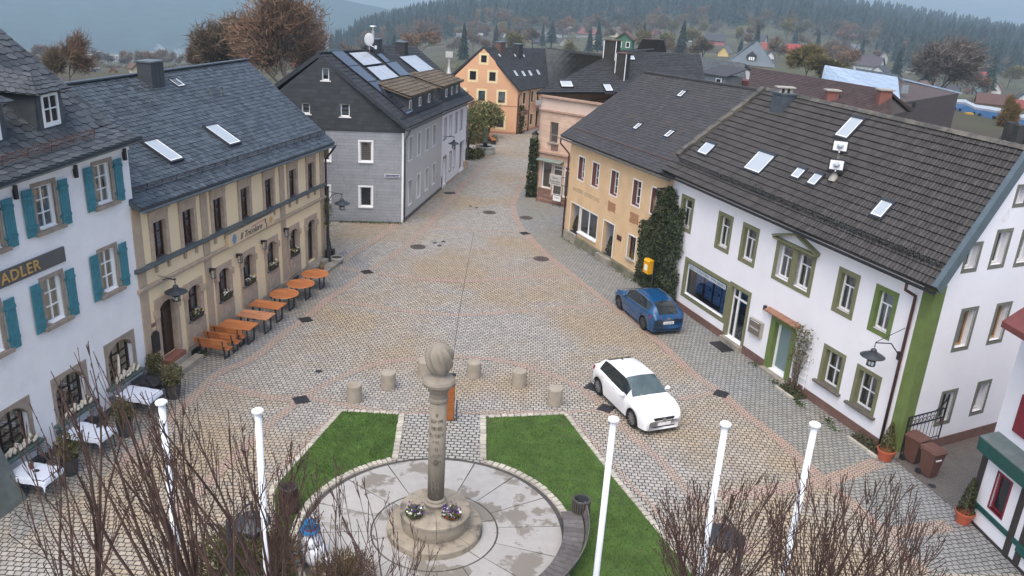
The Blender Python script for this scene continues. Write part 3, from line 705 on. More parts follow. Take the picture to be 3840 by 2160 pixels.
def snowguard(house, Q, v, mat, h=.22, u0=.02, u1=.98, mesh=True, step=.9):
 a, b, n = roof_frame(Q); mb = MB(); A, B = bil(Q, u0, v) + n * .05, bil(Q, u1, v) + n * .05; L = (B - A).length; d = (B - A).normalized(); up = (n * .7 + V((0, 0, .7))).normalized()
 for k in (.15, .55, 1.0): mb.tube([A + up * h * k, B + up * h * k], .014, 4)
 k = int(L / step)
 for i in range(k + 1):
  p = A + d * (L * i / k); mb.tube([p - n * .04, p + up * h], .016, 4); mb.tube([p + b * .25 - n * .03, p + up * h * .9], .013, 4)
 if mesh:
  q = int(L / .09)
  for i in range(q): p = A + d * (L * i / q); mb.tube([p + up * .03, p + d * .05 + up * h], .006, 3)
 return wpart('snow_guard', mb, mat, house)
def chimney(house, x, y, Q, w, d, top, mat, ang, cap=True, capm=None, name='chimney', ztop=None):
 """a stack rising from the roof plane at a photo pixel (centre of its foot)"""
 c = on_roof(Q, x, y); ax = V((cos(ang), sin(ang), 0)); ay = V((-ax.y, ax.x, 0)); zt = ztop if ztop is not None else c.z + top
 mb = MB(); o = c - ax * w / 2 - ay * d / 2 - V((0, 0, 1.2)); mb.obox(o, ax * w, ay * d, V((0, 0, zt - o.z)))
 for k in range(1, 3): mb.obox(o + ax * (w * k / 3 - .012) - ay * .012, ax * .024, ay * (d + .024), V((0, 0, zt - o.z - .01)))
 s = wpart(name, mb, mat, house)
 if cap:
  mb = MB(); mb.obox(V((o.x, o.y, zt)) - ax * .05 - ay * .05, ax * (w + .1), ay * (d + .1), V((0, 0, .07))); wpart('cap', mb, capm or m_zinc, s)
 return s, V((c.x, c.y, zt))
def solar(house, Q, px, mat, name='solar_panel', lift=.10):
 a, b, n = roof_frame(Q, roof_uv(Q, sum(p[0] for p in px) / 4, sum(p[1] for p in px) / 4)); pts = [on_roof(Q, x, y) for x, y in px]; c = sum(pts, V()) / 4
 mb = MB(); mb.prism([p + n * lift for p in pts], n * .04); s = wpart(name, mb, m_anth, house)
 mb = MB(); k = [c + (p - c) * .965 + n * (lift + .043) for p in pts]; mb.poly(k); wpart('collector_glass', mb, mat, s); return s
def wall_root(name, label, F, cat='house'): return thing(name, label, cat, F.a)
FA = Fac(gp(163, 1735), gp(590, 1424), -.0045)
A = wall_root('white_tavern', 'white tavern with teal shutters, arched ground floor windows and old slate roof', FA)
m_lattice = M('dark_lattice', (.038, .024, .018), .6, .2)
stAu = dict(frame=m_white, fw=.07, rd=.12, vert=(.5,), hor=(.36, .67), mw=.02, sur=(.13, .02, m_stoneG), surb=.06, sill=(.22, .14, .12, m_stoneG), shut=(.40, m_teal, .15))
stAuc = dict(stAu, blind=.98, blindm=m_curtain); stAl = dict(stAu)
stAa = dict(frame=m_lattice, fw=.09, rd=.20, vert=(.35, .65), hor=(.22, .42, .62), mw=.02, sur=(.13, .03, m_stoneG), surb=0, arch=.42, sill=(.26, .22, .10, M('green_slate_sill', (.085, .12, .105), .6, .2)))
up = [(-3.64, 7.22), (-.98, 7.22), (1.27, 7.22), (3.93, 7.25)]; lo = [(-3.95, 4.25), (-1.48, 4.25), (1.05, 4.25), (3.70, 4.28)]
gr = [(-4.4, .96), (-1.66, .96), (.90, .96), (3.46, .99)]
holes = [(u, z, u + .78, z + 1.32) for u, z in up] + [(u, z, u + .78, z + 1.46) for u, z in lo] + [(u, z, u + 1.38, z + 1.42) for u, z in gr]
mb = MB(); wall_open(mb, FA, -5.5, 5.72, -.3, 9.1, holes, .26); rest_of_walls(mb, FA, -5.5, 5.72, 9.1, 9.5); wpart('wall', mb, m_plast, A)
for i, (u, z) in enumerate(up): window(A, FA, u, z, u + .78, z + 1.32, stAuc if i == 2 else stAu)
for u, z in lo: window(A, FA, u, z, u + .78, z + 1.46, stAl)
for u, z in gr: window(A, FA, u, z, u + 1.38, z + 1.42, stAa)
mb = MB(); FA.box(mb, -5.5, 5.72, -.3, .26, -.02, .05); wpart('plinth', mb, m_plinthdk, A)
mb = MB(); FA.box(mb, -5.5, 5.74, 8.72, 8.95, -.02, .05); FA.box(mb, -5.5, 5.74, 8.95, 9.12, -.02, .12); wpart('eaves_moulding', mb, m_plast, A)
mb = MB(); mb.hexa([FA.P(-3.6, -.3, 1.0), FA.P(-1.75, -.3, 1.0), FA.P(-1.75, -.3, -.05), FA.P(-3.6, -.3, -.05), FA.P(-3.6, 2.3, .12), FA.P(-1.8, 2.3, .12), FA.P(-1.8, 2.3, -.05), FA.P(-3.6, 2.3, -.05)]); wpart('buttress', mb, M('mossy_buttress', (.13, .15, .14), .9, .25, 1.5, .2, 20, dirt=(.12, .10, .05), dirt_at=(.5, .7)), A)
nin = -FA.n
def AP(u, p, z): return FA.P(u, 0, -p) + V((0, 0, z * (1 - FA.k * u)))
ev = 9.15; prof = [(-.51, 9.16), (.5, 9.50), (7.0, 14.5)]
QA1 = [AP(-5.5, *prof[0]), AP(5.93, *prof[0]), AP(5.80, *prof[1]), AP(-5.5, *prof[1])]; QA2 = [AP(-5.5, *prof[1]), AP(5.80, *prof[1]), AP(5.4, *prof[2]), AP(-5.5, *prof[2])]
mb = MB(); slab(mb, QA1, .14); slab(mb, QA2, .14); QAb = [AP(-5.5, 14.2, 9.2), AP(5.4, 14.2, 9.2), QA2[2], QA2[3]]; slab(mb, [QAb[1], QAb[0], QAb[3], QAb[2]], .14)
mb.poly([AP(5.70, 0, 9.0), AP(5.70, 13.6, 9.0), AP(5.40, 7.0, 14.6)])
slates(mb, QA1, .34, .27, .022, .012, .25); slates(mb, QA2, .34, .27, .022, .012, .25)
roofA = wpart('roof', mb, m_slateA, A)
snowguard(A, QA1, .60, m_rust, .28, .0, .86)
gutter(A, AP(-5.5, -.45, ev - .06), AP(5.93, -.45, ev - .06), FA.n, .075, m_zinc)
def dormerA(u):
 p0 = .85; zf = 9.72; w, h = 1.06, 1.26
 P = lambda x, p, z: AP(u + x, p0 + p, (zf + z) / (1 - FA.k * u) * (1 - FA.k * u))
 mb = MB()
 mb.hexa([P(-w / 2, 0, -.1), P(w / 2, 0, -.1), P(w / 2, .12, -.1), P(-w / 2, .12, -.1), P(-w / 2, 0, .18), P(w / 2, 0, .18), P(w / 2, .12, .18), P(-w / 2, .12, .18)])
 for a, b in ((-w / 2, -.36), (.36, w / 2)): mb.hexa([P(a, 0, .18), P(b, 0, .18), P(b, .12, .18), P(a, .12, .18), P(a, 0, h), P(b, 0, h), P(b, .12, h), P(a, .12, h)])
 mb.hexa([P(-w / 2, 0, h - .16), P(w / 2, 0, h - .16), P(w / 2, .12, h - .16), P(-w / 2, .12, h - .16), P(-w / 2, 0, h + .1), P(w / 2, 0, h + .1), P(w / 2, .12, h + .1), P(-w / 2, .12, h + .1)])
 for s in (-1, 1):
  mb.hexa([P(s * (w / 2 + .16), .02, -.08), P(s * w / 2, .02, -.08), P(s * w / 2, 2.2, 1.4), P(s * (w / 2 + .05), 2.2, 1.4), P(s * (w / 2 + .0), .02, h), P(s * (w / 2 - .08), .02, h), P(s * (w / 2 - .08), 2.2, h + .1), P(s * w / 2, 2.2, h + .1)])
 d = wpart('dormer', mb, m_slateA, A)
 mb = MB()
 apex = P(0, .5, h + .42); back = P(0, 3.0, h + .62)
 e = [P(-w / 2 - .24, -.26, h - .06), P(w / 2 + .24, -.26, h - .06), P(w / 2 + .55, 2.3, h + .05), P(-w / 2 - .55, 2.3, h + .05)]
 slates(mb, [e[1], e[2], back, apex], .3, .24, .02, .012, .25); slates(mb, [e[3], e[0], apex, back], .3, .24, .02, .012, .25); slates(mb, [e[0], e[1], apex + (e[1] - apex) * .02, apex], .3, .24, .02, .01, .25)
 for q in ([e[0], e[1], apex], [e[1], e[2], back, apex], [e[3], e[0], apex, back], [e[3], e[2], e[1], e[0]]): mb.poly(q)
 obj_ = wpart('dormer_roof', mb, m_slateA, d)
 mb = MB(); c = P(-.33, .02, .22); L = FA.t
 def fb(x0, x1, z0, z1, y0, y1): mb.hexa([P(x0, y0, z0), P(x1, y0, z0), P(x1, y1, z0), P(x0, y1, z0), P(x0, y0, z1), P(x1, y0, z1), P(x1, y1, z1), P(x0, y1, z1)])
 a0, a1, b0, b1 = -.36, .36, .15, h - .13
 fb(a0, a1, b0, b0 + .13, -.03, .05); fb(a0, a1, b1 - .08, b1, -.03, .05); fb(a0, a0 + .08, b0 + .13, b1 - .08, -.03, .05); fb(a1 - .08, a1, b0 + .13, b1 - .08, -.03, .05); fb(-.022, .022, b0 + .13, b1 - .08, -.01, .04); fb(a0 + .08, a1 - .08, (b0 + b1) / 2 + .02, (b0 + b1) / 2 + .06, -.008, .038)
 wpart('casement', mb, m_white, d)
 mb = MB(); mb.quad(P(a0 + .05, .02, b0 + .1), P(a1 - .05, .02, b0 + .1), P(a1 - .05, .02, b1 - .05), P(a0 + .05, .02, b1 - .05)); wpart('pane', mb, m_dark, d)
dormerA(3.4); dormerA(.95); dormerA(-1.5)
FY = Fac(gp(590, 1424), gp(1215, 974), .0042)
Y = wall_root('cream_restaurant', 'cream restaurant house with sandstone window surrounds and blue slate roof', FY)
UW = [.56, 2.43, 4.64, 6.85, 9.07, 11.52, 13.64]; AW = [2.33, 4.64, 6.72, 8.98, 11.34]
stYu = dict(frame=m_brown, fw=.07, rd=.10, lining=True, vert=(.5,), hor=(.68,), mw=.02, sur=(.17, .06, m_stone), surb=0, hood=.22, blind=.8, sill=(.02, .10, .06, m_zinc))
stYu2 = dict(stYu, blind=.5)
stYa = dict(frame=m_brown, fw=.07, rd=.14, lining=True, vert=(.5,), hor=(.62,), mw=.025, sur=(.2, .05, m_stone), surb=0, arch=.26, curtain=.42, sill=(.03, .12, .06, m_zinc))
doorY = dict(frame=m_doorwood, fw=.10, rd=.16, lining=True, vert=(.5,), hor=(.78,), mw=.04, sur=(.22, .06, m_stone), surb=0, arch=.26, glass=m_doorwood)
doorY2 = dict(doorY, glass=m_dark)
holes = [(u, 4.66, u + .80, 6.12) for u in UW] + [(u, 1.50, u + .95, 2.93) for u in AW] + [(.46, .64, 1.50, 2.96), (13.38, .45, 14.36, 2.90)]
mb = MB(); wall_open(mb, FY, -.56, 15.66, -.3, 6.85, holes, .34); rest_of_walls(mb, FY, -.56, 15.66, 6.85, 11.0)
mb.poly([FY.P(15.66, 6.85, 0), FY.P(15.66, 6.85, -11), FY.P(15.66, 10.6, -5.55)]); wpart('wall', mb, m_yel, Y)
for i, u in enumerate(UW): window(Y, FY, u, 4.66, u + .80, 6.12, stYu if i in (0, 6) else stYu2)
for u in AW: window(Y, FY, u, 1.50, u + .95, 2.93, stYa)
window(Y, FY, .46, .64, 1.50, 2.96, doorY).name = 'door'; window(Y, FY, 13.38, .45, 14.36, 2.90, doorY2).name = 'door'
mb = MB()
for u in AW:
 for s in (u - .26, u + .95 + .02): FY.box(mb, s, s + .24, 2.50, 2.78, .0, .12)
 FY.box(mb, u - .2, u + 1.15, .42, 1.42, -.01, .075); FY.box(mb, u + .12, u + .83, .62, 1.24, .07, .105); mb.cur = 0
 FY.box(mb, u + .33, u + .62, .80, 1.06, .10, .13)
for u, w in ((.46, 1.04), (13.38, .98)):
 for s in (u - .28, u + w + .03): FY.box(mb, s, s + .25, 2.45, 2.75, .0, .12)
wpart('stone_parapet', mb, m_stone, Y)
mb = MB()
for a, b in ((-.52, -.06), (3.76, 4.22), (10.55, 11.02), (15.18, 15.66)):
 FY.box(mb, a, b, .3, 3.70, -.01, .05); FY.box(mb, a, b, 4.64, 6.85, -.01, .05); FY.box(mb, a, b, 3.90, 4.48, -.01, .05)
for k, m in enumerate((.5, 1.5, 2.5, 3.5)): pass
for u in UW:
 for s in (u - .05, u + .75): FY.box(mb, s, s + .12, 4.2, 4.50, .0, .08)
wpart('pilaster', mb, M('taupe_trim', (.42, .33, .24), .85, .08), Y)
mb = MB(); FY.box(mb, -.66, 15.75, 4.50, 4.56, -.01, .16); mb.hexa([FY.P(-.66, 4.56, .22), FY.P(15.75, 4.56, .22), FY.P(15.75, 4.56, -.01), FY.P(-.66, 4.56, -.01), FY.P(-.66, 4.58, .22), FY.P(15.75, 4.58, .22), FY.P(15.75, 4.66, -.01), FY.P(-.66, 4.66, -.01)]); wpart('sill_ledge', mb, M('slate_ledge', (.085, .10, .105), .55, .2), Y)
mb = MB(); FY.box(mb, -.62, 15.72, 3.72, 3.80, -.01, .10); FY.box(mb, -.62, 15.72, 3.80, 3.88, -.01, .15); wpart('string_course', mb, m_stone, Y)
mb = MB(); FY.box(mb, -.56, 15.66, -.3, .36, -.01, .09)
for u in (2.2, 9.0, 11.4): mb.cur = 1; FY.box(mb, u, u + .7, .02, .27, .08, .096); mb.cur = 0
wpart('plinth', mb, [m_plinth, m_black], Y)
mb = MB(); FY.box(mb, .30, 1.75, -.05, .46, .05, .34); FY.box(mb, .25, 2.1, -.05, .24, .34, .72); mb.cur = 1; FY.box(mb, .42, 1.56, .46, .645, -.12, .30); wpart('door_steps', mb, [m_plinth, M('red_tile_step', (.24, .10, .07), .7, .15)], Y)
mb = MB(); FY.box(mb, 13.1, 15.0, -.05, .20, .4, 1.15); FY.box(mb, 13.15, 14.7, -.05, .42, .05, .62); wpart('door_steps', mb, m_plinth, Y)
ze = 6.92; QY = [FY.P(-.55, ze, .45), FY.P(16.25, ze, .45), FY.P(18.3, 11.02, -5.6), FY.P(-.6, 10.25, -5.6)]
QYb = [FY.P(16.25, ze, -11.6), FY.P(-.55, ze, -11.6), QY[3], QY[2]]
mb = MB(); slab(mb, QY, .14); slab(mb, QYb, .14); slates(mb, QY, .30, .235, .018, .008, .3)
mb.obox(QY[3] - FY.n * .14 + V((0, 0, .03)), QY[2] - QY[3], FY.n * .28, V((0, 0, .06))); wpart('roof', mb, m_slate, Y)
snowguard(Y, QY, .10, m_iron, .26, .02, .985)
gutter(Y, QY[0] - V((0, 0, .1)), QY[1] - V((0, 0, .1)), FY.n, .07)
pipe(Y, [QY[1] + FY.n * .07 - FY.t * .12 - V((0, 0, .14)), QY[1] - FY.t * .3 - V((0, 0, .45)) - FY.n * .1, FY.P(15.75, 6.0, .1), FY.P(15.75, .1, .1)], .055, m_black)
Z1 = lambda L: [(x * .5106, y * .5106) for x, y in L]
skylight(Y, QY, Z1([(1058, 1045), (1155, 1022), (1325, 1188), (1215, 1222)])); skylight(Y, QY, Z1([(1508, 930), (1595, 912), (1748, 1065), (1655, 1095)]))
skylight(Y, QY, Z1([(1250, 585), (1295, 577), (1345, 632), (1297, 652)]), m_zinc, .03, .06)
chimney(Y, 569, 312, QY, .95, .7, 1, M('clad_stack', (.055, .06, .068), .5, .12), FY.rz, ztop=up_at(on_roof(QY, 569, 312), 569, 232))
mb = MB()
for x, y in ((795, 358), (831, 358)):
 p = on_roof(QY, x, y); mb.tube([p - V((0, 0, .1)), p + V((0, 0, .38))], .075, 8); mb.tube([p + V((0, 0, .38)), p + V((0, 0, .42))], .11, 8)
wpart('vent_pipe', mb, m_zinc, Y)
FR = Fac(gp(2538, 1152), gp(3352, 1722)); FS = Fac(gp(3352, 1722), gp(3669, 1633))
Rh = wall_root('white_corner_house', 'white corner house with olive green window trim and brown pantile roof', FR)
stR = dict(frame=m_white, fw=.085, rd=.16, vert=(.5,), vtop=.66, hor=(.68,), mw=.022, sur=(.17, .012, m_green), lining=True, sill=(-.0, -.02, .03, M('red_sill', (.25, .13, .10), .8, .15)))
stRg = dict(stR, blind=.7, blindm=m_curtain, sur=(.17, .012, m_green2)); stR4 = dict(frame=m_white, fw=.07, rd=.22, vert=(.5,), hor=(.5,), mw=.02, sur=(.15, .012, m_green), surb=0, lining=True, sill=(.26, .16, .09, M('dark_stone_sill', (.13, .115, .095), .8, .2)))
stRp = dict(stR, sur=None)
RW = [(-.68, .15), (2.55, 3.38), (4.45, 5.31), (10.56, 11.34), (12.46, 13.20)]
holes = [(a, 4.14, b, 5.58) for a, b in RW] + [(6.92, 4.16, 7.76, 5.55), (8.10, 4.16, 8.94, 5.55), (.36, .93, 3.85, 2.62), (4.20, .26, 5.46, 2.70), (7.48, .14, 8.58, 2.32), (10.57, 1.03, 11.50, 2.45), (12.38, 1.0, 13.32, 2.43)]
mb = MB(); wall_open(mb, FR, -2.0, 14.75, -.3, 6.5, holes, .26)
apx = 2.75; topS = lambda u: 6.45 + (10.6 - 6.45) * (u / apx if u < apx else max(0, (2 * apx - u) / apx))
SW = [(1.70, 4.02, 2.38, 5.42), (3.58, 4.02, 4.22, 5.38), (1.83, 1.06, 2.48, 2.25), (3.75, 1.12, 4.33, 2.30), (2.48, 6.98, 3.10, 8.15), (1.12, 6.98, 1.68, 7.8), (3.86, 6.92, 4.44, 8.05), (2.9, 9.1, 3.4, 9.65)]
mb2 = mb; wall_open(mb, FS, 0, 8.4, -.3, 6.45, [w for w in SW if w[3] < 6.4], .30)
wall_open(mb, FS, 0, 5.5, 6.45, 6.45, [w for w in SW if w[1] > 6.4], .30, topS, (apx,))
mb.quad(FR.P(-2.0, -.3), FR.P(-2.0, 6.5), FR.P(-2.0, 6.5, -9), FR.P(-2.0, -.3, -9)); mb.quad(FS.P(8.4, -.3), FS.P(8.4, -.3, -14), FS.P(8.4, 6.45, -14), FS.P(8.4, 6.45)); mb.quad(FR.P(-2.0, -.3, -9), FR.P(-2.0, 6.5, -9), FS.P(8.4, 6.45, -14), FS.P(8.4, -.3, -14))
wpart('wall', mb, m_plastR, Rh)
for i, (a, b) in enumerate(RW): window(Rh, FR, a, 4.14, b, 5.58, stRg if i == 4 else stR)
for a, b in ((6.92, 7.76), (8.10, 8.94)): window(Rh, FR, a, 4.16, b, 5.55, stRp)
mb = MB(); sd = .02
for a, b in ((6.70, 6.92), (7.76, 8.10), (8.94, 9.14)): FR.box(mb, a, b, 3.98, 5.72, -.2, sd)
for a, b in ((6.92, 7.76), (8.10, 8.94)): FR.box(mb, a, b, 3.98, 4.14, -.2, sd); FR.box(mb, a, b, 5.55, 5.72, -.2, sd)
FR.box(mb, 6.60, 9.24, 5.72, 5.80, -.01, .22)
for a, b, c, d in ((6.56, 5.80, 7.92, 6.22), (7.92, 6.22, 9.28, 5.80)):
 mb.hexa([FR.P(a, b, .24), FR.P(c, d, .24), FR.P(c, d, 0), FR.P(a, b, 0), FR.P(a, b + .09, .24), FR.P(c, d + .09, .24), FR.P(c, d + .09, 0), FR.P(a, b + .09, 0)])
wpart('pediment', mb, m_green, Rh)
for a, b in ((10.57, 11.50), (12.38, 13.32)): window(Rh, FR, a, 1.03 if a < 11 else 1.0, b, 2.45 if a < 11 else 2.43, stR4)
m_shopglass = glassmat('shop_glass', .7, .22, .02, (.62, .74, .95))
stShop = dict(frame=m_white, fw=.07, rd=.10, sur=(.18, .012, m_green), lining=True, glass=m_shopglass)
sw = window(Rh, FR, .36, .93, 3.85, 2.62, stShop); sw.name = 'shop_window'
stDoor = dict(frame=m_white, fw=.08, rd=.14, vert=(.34,), hor=(.80,), mw=.05, sur=(.18, .012, m_green), surb=0, lining=True)
window(Rh, FR, 4.20, .26, 5.46, 2.70, stDoor).name = 'glazed_door'
stDoor2 = dict(frame=m_white, fw=.13, rd=.20, sur=(.28, .03, m_green2), surb=0, lining=True, glass=M('frosted_panel', (.17, .235, .24), .25, .06))
window(Rh, FR, 7.48, .14, 8.58, 2.32, stDoor2).name = 'house_door'
mb = MB(); mb.hexa([FR.P(6.92, 2.60, .26), FR.P(8.98, 2.60, .26), FR.P(8.98, 2.60, 0), FR.P(6.92, 2.60, 0), FR.P(6.92, 2.66, .26), FR.P(8.98, 2.66, .26), FR.P(8.98, 2.76, 0), FR.P(6.92, 2.76, 0)]); wpart('door_hood', mb, M('brick_hood', (.27, .14, .09), .85, .2), Rh)
mb = MB(); FR.box(mb, 4.10, 5.60, -.1, .24, -.1, .22); FR.box(mb, 7.2, 8.85, -.1, .12, -.1, .25); wpart('door_step', mb, m_plinth, Rh)
stS = dict(frame=m_white, fw=.06, rd=.24, sur=(.12, .008, m_greydk), glass=m_dark, sill=(-.0, -.02, .03, m_concrete)); stSo = dict(stS, frame=M('pine_frame', (.40, .24, .10), .6, .1), blind=.0, glass=m_glass)
for i, w in enumerate(SW): window(Rh, FS, *w, stSo if i < 2 else stS)
mb = MB(); FR.box(mb, -2.0, 4.08, -.3, .36, 0, .03); FR.box(mb, 5.62, 7.18, -.3, .38, 0, .03); FR.box(mb, 8.87, 14.3, -.3, .36, 0, .03); FS.box(mb, .55, 8.4, -.3, .40, 0, .03); wpart('plinth', mb, m_plinthred, Rh)
mb = MB(); FR.box(mb, 14.28, 14.77, .25, 6.5, -.01, .014); FS.box(mb, -.02, .50, .25, 6.5, -.01, .014); wpart('corner_strip', mb, m_green2, Rh)
mb = MB(); FR.box(mb, 14.28, 14.78, -.3, .25, -.01, .02); FS.box(mb, -.02, .50, -.3, .25, -.01, .02); wpart('corner_foot', mb, m_plinth, Rh)
ez = 6.62; rz_ = 10.9
QR = [FR.P(-2.3, ez, .45), FR.P(15.15, ez - .02, .45), FR.P(14.55, rz_, -2.85), FR.P(-.55, rz_ - .05, -3.75)]
QRb = [FR.P(15.0, 6.6, -6.6), FR.P(-2.0, 6.6, -7.6), QR[3], QR[2]]
mb = MB(); slab(mb, QR, .16); slab(mb, QRb, .16); pantiles(mb, QR, .30, .30); wpart('roof', mb, m_tile, Rh)
mb = MB(); mb.smooth = False
nd = int((QR[2] - QR[3]).length / .38); d = (QR[2] - QR[3]) / nd
for i in range(nd):
 p = QR[3] + d * i; up_ = V((0, 0, 1)); s_ = FR.n
 mb.hexa([p + s_ * .16, p + d * 1.06 + s_ * .145, p + d * 1.06 - s_ * .145, p - s_ * .16, p + s_ * .07 + up_ * .13, p + d * 1.06 + s_ * .06 + up_ * .11, p + d * 1.06 - s_ * .06 + up_ * .11, p - s_ * .07 + up_ * .13])
wpart('ridge', mb, m_cap, Rh)
mb = MB(); n_ = qnorm(QR); e_ = (QR[2] - QR[1])
mb.obox(QR[1] - n_ * .22, e_, FR.t * .05, n_ * .34); mb.obox(QR[1] + FR.t * .0 + n_ * .09, e_, -FR.t * .16, n_ * .03); wpart('barge_board', mb, M('verge_sheet', (.12, .155, .17), .45, .1, metal=.4), Rh)
mb = MB(); e2 = (QR[3] - QR[0]); st_ = QR[0] + e2 * .17; kk = 14
for i in range(kk):
 p = st_ + e2 * (.83 * i / kk) - FR.t * .18; q = e2 * (.83 / kk); mb.obox(p, q * .985, FR.t * .34, n_ * (.20 + .03 * (i % 2)))
wpart('party_wall_coping', mb, m_cap, Rh)
snowguard(Rh, QR, .12, m_iron, .22, .04, .985)
mb = MB(); n_ = qnorm(QR)
for i in range(900):
 p = bil(QR, RND.uniform(.2, .985), .12 + abs(RND.gauss(0, .025))) + n_ * RND.uniform(.06, .12); leaf(mb, p, RND.uniform(.025, .06))
o = wpart('caught_leaves', mb, M('old_leaves', (.07, .08, .07), .9, .5, 6, island=.5), Rh); o['kind'] = 'stuff'
gutter(Rh, QR[0] - V((0, 0, .12)), QR[1] - V((0, 0, .12)), FR.n, .075, m_black)
g0 = FR.P(14.0, ez, .5) - V((0, 0, .2)); pipe(Rh, [g0, g0 - V((0, 0, .25)), FR.P(14.1, 5.95, .1), FR.P(14.1, 5.6, .09), FR.P(14.1, .15, .09)], .055, m_brown)
Z8 = lambda L: [(2500 + x * .5245, 500 + y * .5245) for x, y in L]
for L in ([(215, 150), (300, 65), (378, 85), (290, 172)], [(540, 262), (685, 132), (810, 165), (665, 305)], [(885, 320), (955, 245), (1030, 262), (945, 348)], [(1000, 372), (1075, 285), (1155, 302), (1065, 392)], [(1450, 590), (1560, 472), (1655, 505), (1540, 632)]): skylight(Rh, QR, Z8(L))
skylight(Rh, QR, [(2700 + x * .5107, y * .5107) for x, y in ((835, 1010), (985, 862), (1095, 882), (935, 1038))])
st, top = chimney(Rh, 2932, 405, QR, .85, .62, 1.5, M('slate_clad_stack', (.075, .09, .105), .55, .2, 3, .2, 12), FR.rz, ztop=up_at(on_roof(QR, 2932, 405), 2936, 352))
mb = MB()
for dx in (-.25, .0, .25): mb.box(top.x + dx - .06, top.x + dx + .06, top.y - .2, top.y + .2, top.z, top.z + .28)
mb.box(top.x - .42, top.x + .42, top.y - .3, top.y + .3, top.z + .28, top.z + .33); wpart('chimney_cowl', mb, m_concrete, st)
FB = Fac(gp(2105, 880), gp(2470, 1105))
B = wall_root('apricot_bakery', 'apricot plastered former bakery with faded lettering, brown plaster patches and old grey roof', FB)
stB = dict(frame=m_white, fw=.06, rd=.26, vert=(.5,), hor=(.33, .66), mw=.018, sur=(.07, .008, m_white), blind=0)
m_rv = M('brown_red_reveal', (.20, .085, .07), .8, .12)
BW = [(1.50, 2.23), (3.20, 3.95), (5.36, 6.10), (7.70, 8.46), (9.52, 10.20)]
holes = [(a, 4.04, b, 5.42) for a, b in BW] + [(.98, .58, 2.08, 2.42), (2.16, .86, 4.30, 2.42), (5.04, .40, 6.20, 2.38), (7.78, .98, 8.54, 2.32), (9.58, 1.04, 10.35, 2.28)]
mb = MB(); wall_open(mb, FB, .36, 11.3, -.3, 6.4, holes, .26); rest_of_walls(mb, FB, .36, 11.3, 6.4, 10); mb.poly([FB.P(.36, 6.4), FB.P(.36, 9.9, -4.3), FB.P(.36, 6.4, -10)]); wpart('wall', mb, m_bak, B)
mb = MB()
for a, b in BW:
 z0, z1 = 4.04, 5.42
 FB.box(mb, a, a + .015, z0, z1, -.26, -.004); FB.box(mb, b - .015, b, z0, z1, -.26, -.004); FB.box(mb, a + .015, b - .015, z0, z0 + .015, -.26, -.004)
wpart('painted_reveal', mb, m_rv, B)
for i, (a, b) in enumerate(BW): window(B, FB, a, 4.04, b, 5.42, stB)
window(B, FB, 2.16, .86, 4.30, 2.42, dict(frame=m_white, fw=.07, rd=.05, vert=(.5,), mw=.03, sur=(.05, .01, m_white), sill=(.04, .12, .07, m_white))).name = 'shop_window'
stB2 = dict(frame=m_brown, fw=.06, rd=.16, vert=(.5,), mw=.02, sur=(.07, .008, m_white), sill=(.05, .10, .05, m_concrete))
window(B, FB, 7.78, .98, 8.54, 2.32, stB2); window(B, FB, 9.58, 1.04, 10.35, 2.28, stB2)
m_niche = M('pale_niche', (.46, .45, .46), .85, .06)
for a, b, z0, z1 in ((.98, 2.08, .58, 2.42), (5.04, 6.20, .40, 2.38)):
 mb = MB(); D = -1.15
 mb.quad(FB.P(a, z0, -.26), FB.P(a, z1, -.26), FB.P(a, z1, D), FB.P(a, z0, D)); mb.quad(FB.P(b, z0, -.26), FB.P(b, z0, D), FB.P(b, z1, D), FB.P(b, z1, -.26)); mb.quad(FB.P(a, z0, D), FB.P(a, z1, D), FB.P(b, z1, D), FB.P(b, z0, D)); mb.quad(FB.P(a, z0, .1), FB.P(a, z0, D), FB.P(b, z0, D), FB.P(b, z0, .1)); mb.quad(FB.P(a, z1, -.26), FB.P(b, z1, -.26), FB.P(b, z1, D), FB.P(a, z1, D))
 n = wpart('entrance_niche', mb, m_niche, B)
 mb = MB(); FB.box(mb, a + .12, b - .12, z0, z1 - .1, D + .01, D + .06); wpart('door', mb, m_brown, n)
 mb = MB(); FB.box(mb, a - .06, a, z0, z1 + .06, 0, .01); FB.box(mb, b, b + .06, z0, z1 + .06, 0, .01); FB.box(mb, a, b, z1, z1 + .06, 0, .01); wpart('frame', mb, m_white, n)
mb = MB(); FB.box(mb, 4.9, 6.4, -.1, .38, .0, .32); FB.box(mb, .7, 2.1, -.1, .56, .0, .22); wpart('door_step', mb, m_plinth, B)
mb = MB(); mb.hexa([FB.P(.3, -.3, .20), FB.P(11.3, -.3, .20), FB.P(11.3, -.3, 0), FB.P(.3, -.3, 0), FB.P(.3, .50, .10), FB.P(11.3, .28, .10), FB.P(11.3, .34, 0), FB.P(.3, .56, 0)]); wpart('plinth', mb, M('mossy_plinth', (.15, .14, .10), .9, .3, 2, .3, 15, dirt=(.08, .09, .05), dirt_at=(.5, .7)), B)
mb = MB()
for a, b, z0, z1 in ((5.30, 6.16, 3.04, 3.66), (7.66, 8.58, 3.02, 3.64)):
 k = []
 for i in range(5): k.append((a + (b - a) * i / 4, z0 + RND.choice((0, .05)) ))
 for i in range(3): k.append((b - RND.choice((0, .07)), z0 + (z1 - z0) * (.25 + .25 * i)))
 for i in range(5): k.append((b - (b - a) * i / 4, z1 - RND.choice((0, .05))))
 for i in range(3): k.append((a + RND.choice((0, .07)), z1 - (z1 - z0) * (.25 + .25 * i)))
 mb.prism([FB.P(u, z, .0) for u, z in k], FB.n * .006)
wpart('plaster_patch', mb, M('bare_brown_plaster', (.36, .19, .10), .9, .1, 6, .2), B)
eB = FB.uz(2101, 507, .4)
rB0, rB1 = gp(2420, 272, 10.4), gp(2868, 343, 10.4)
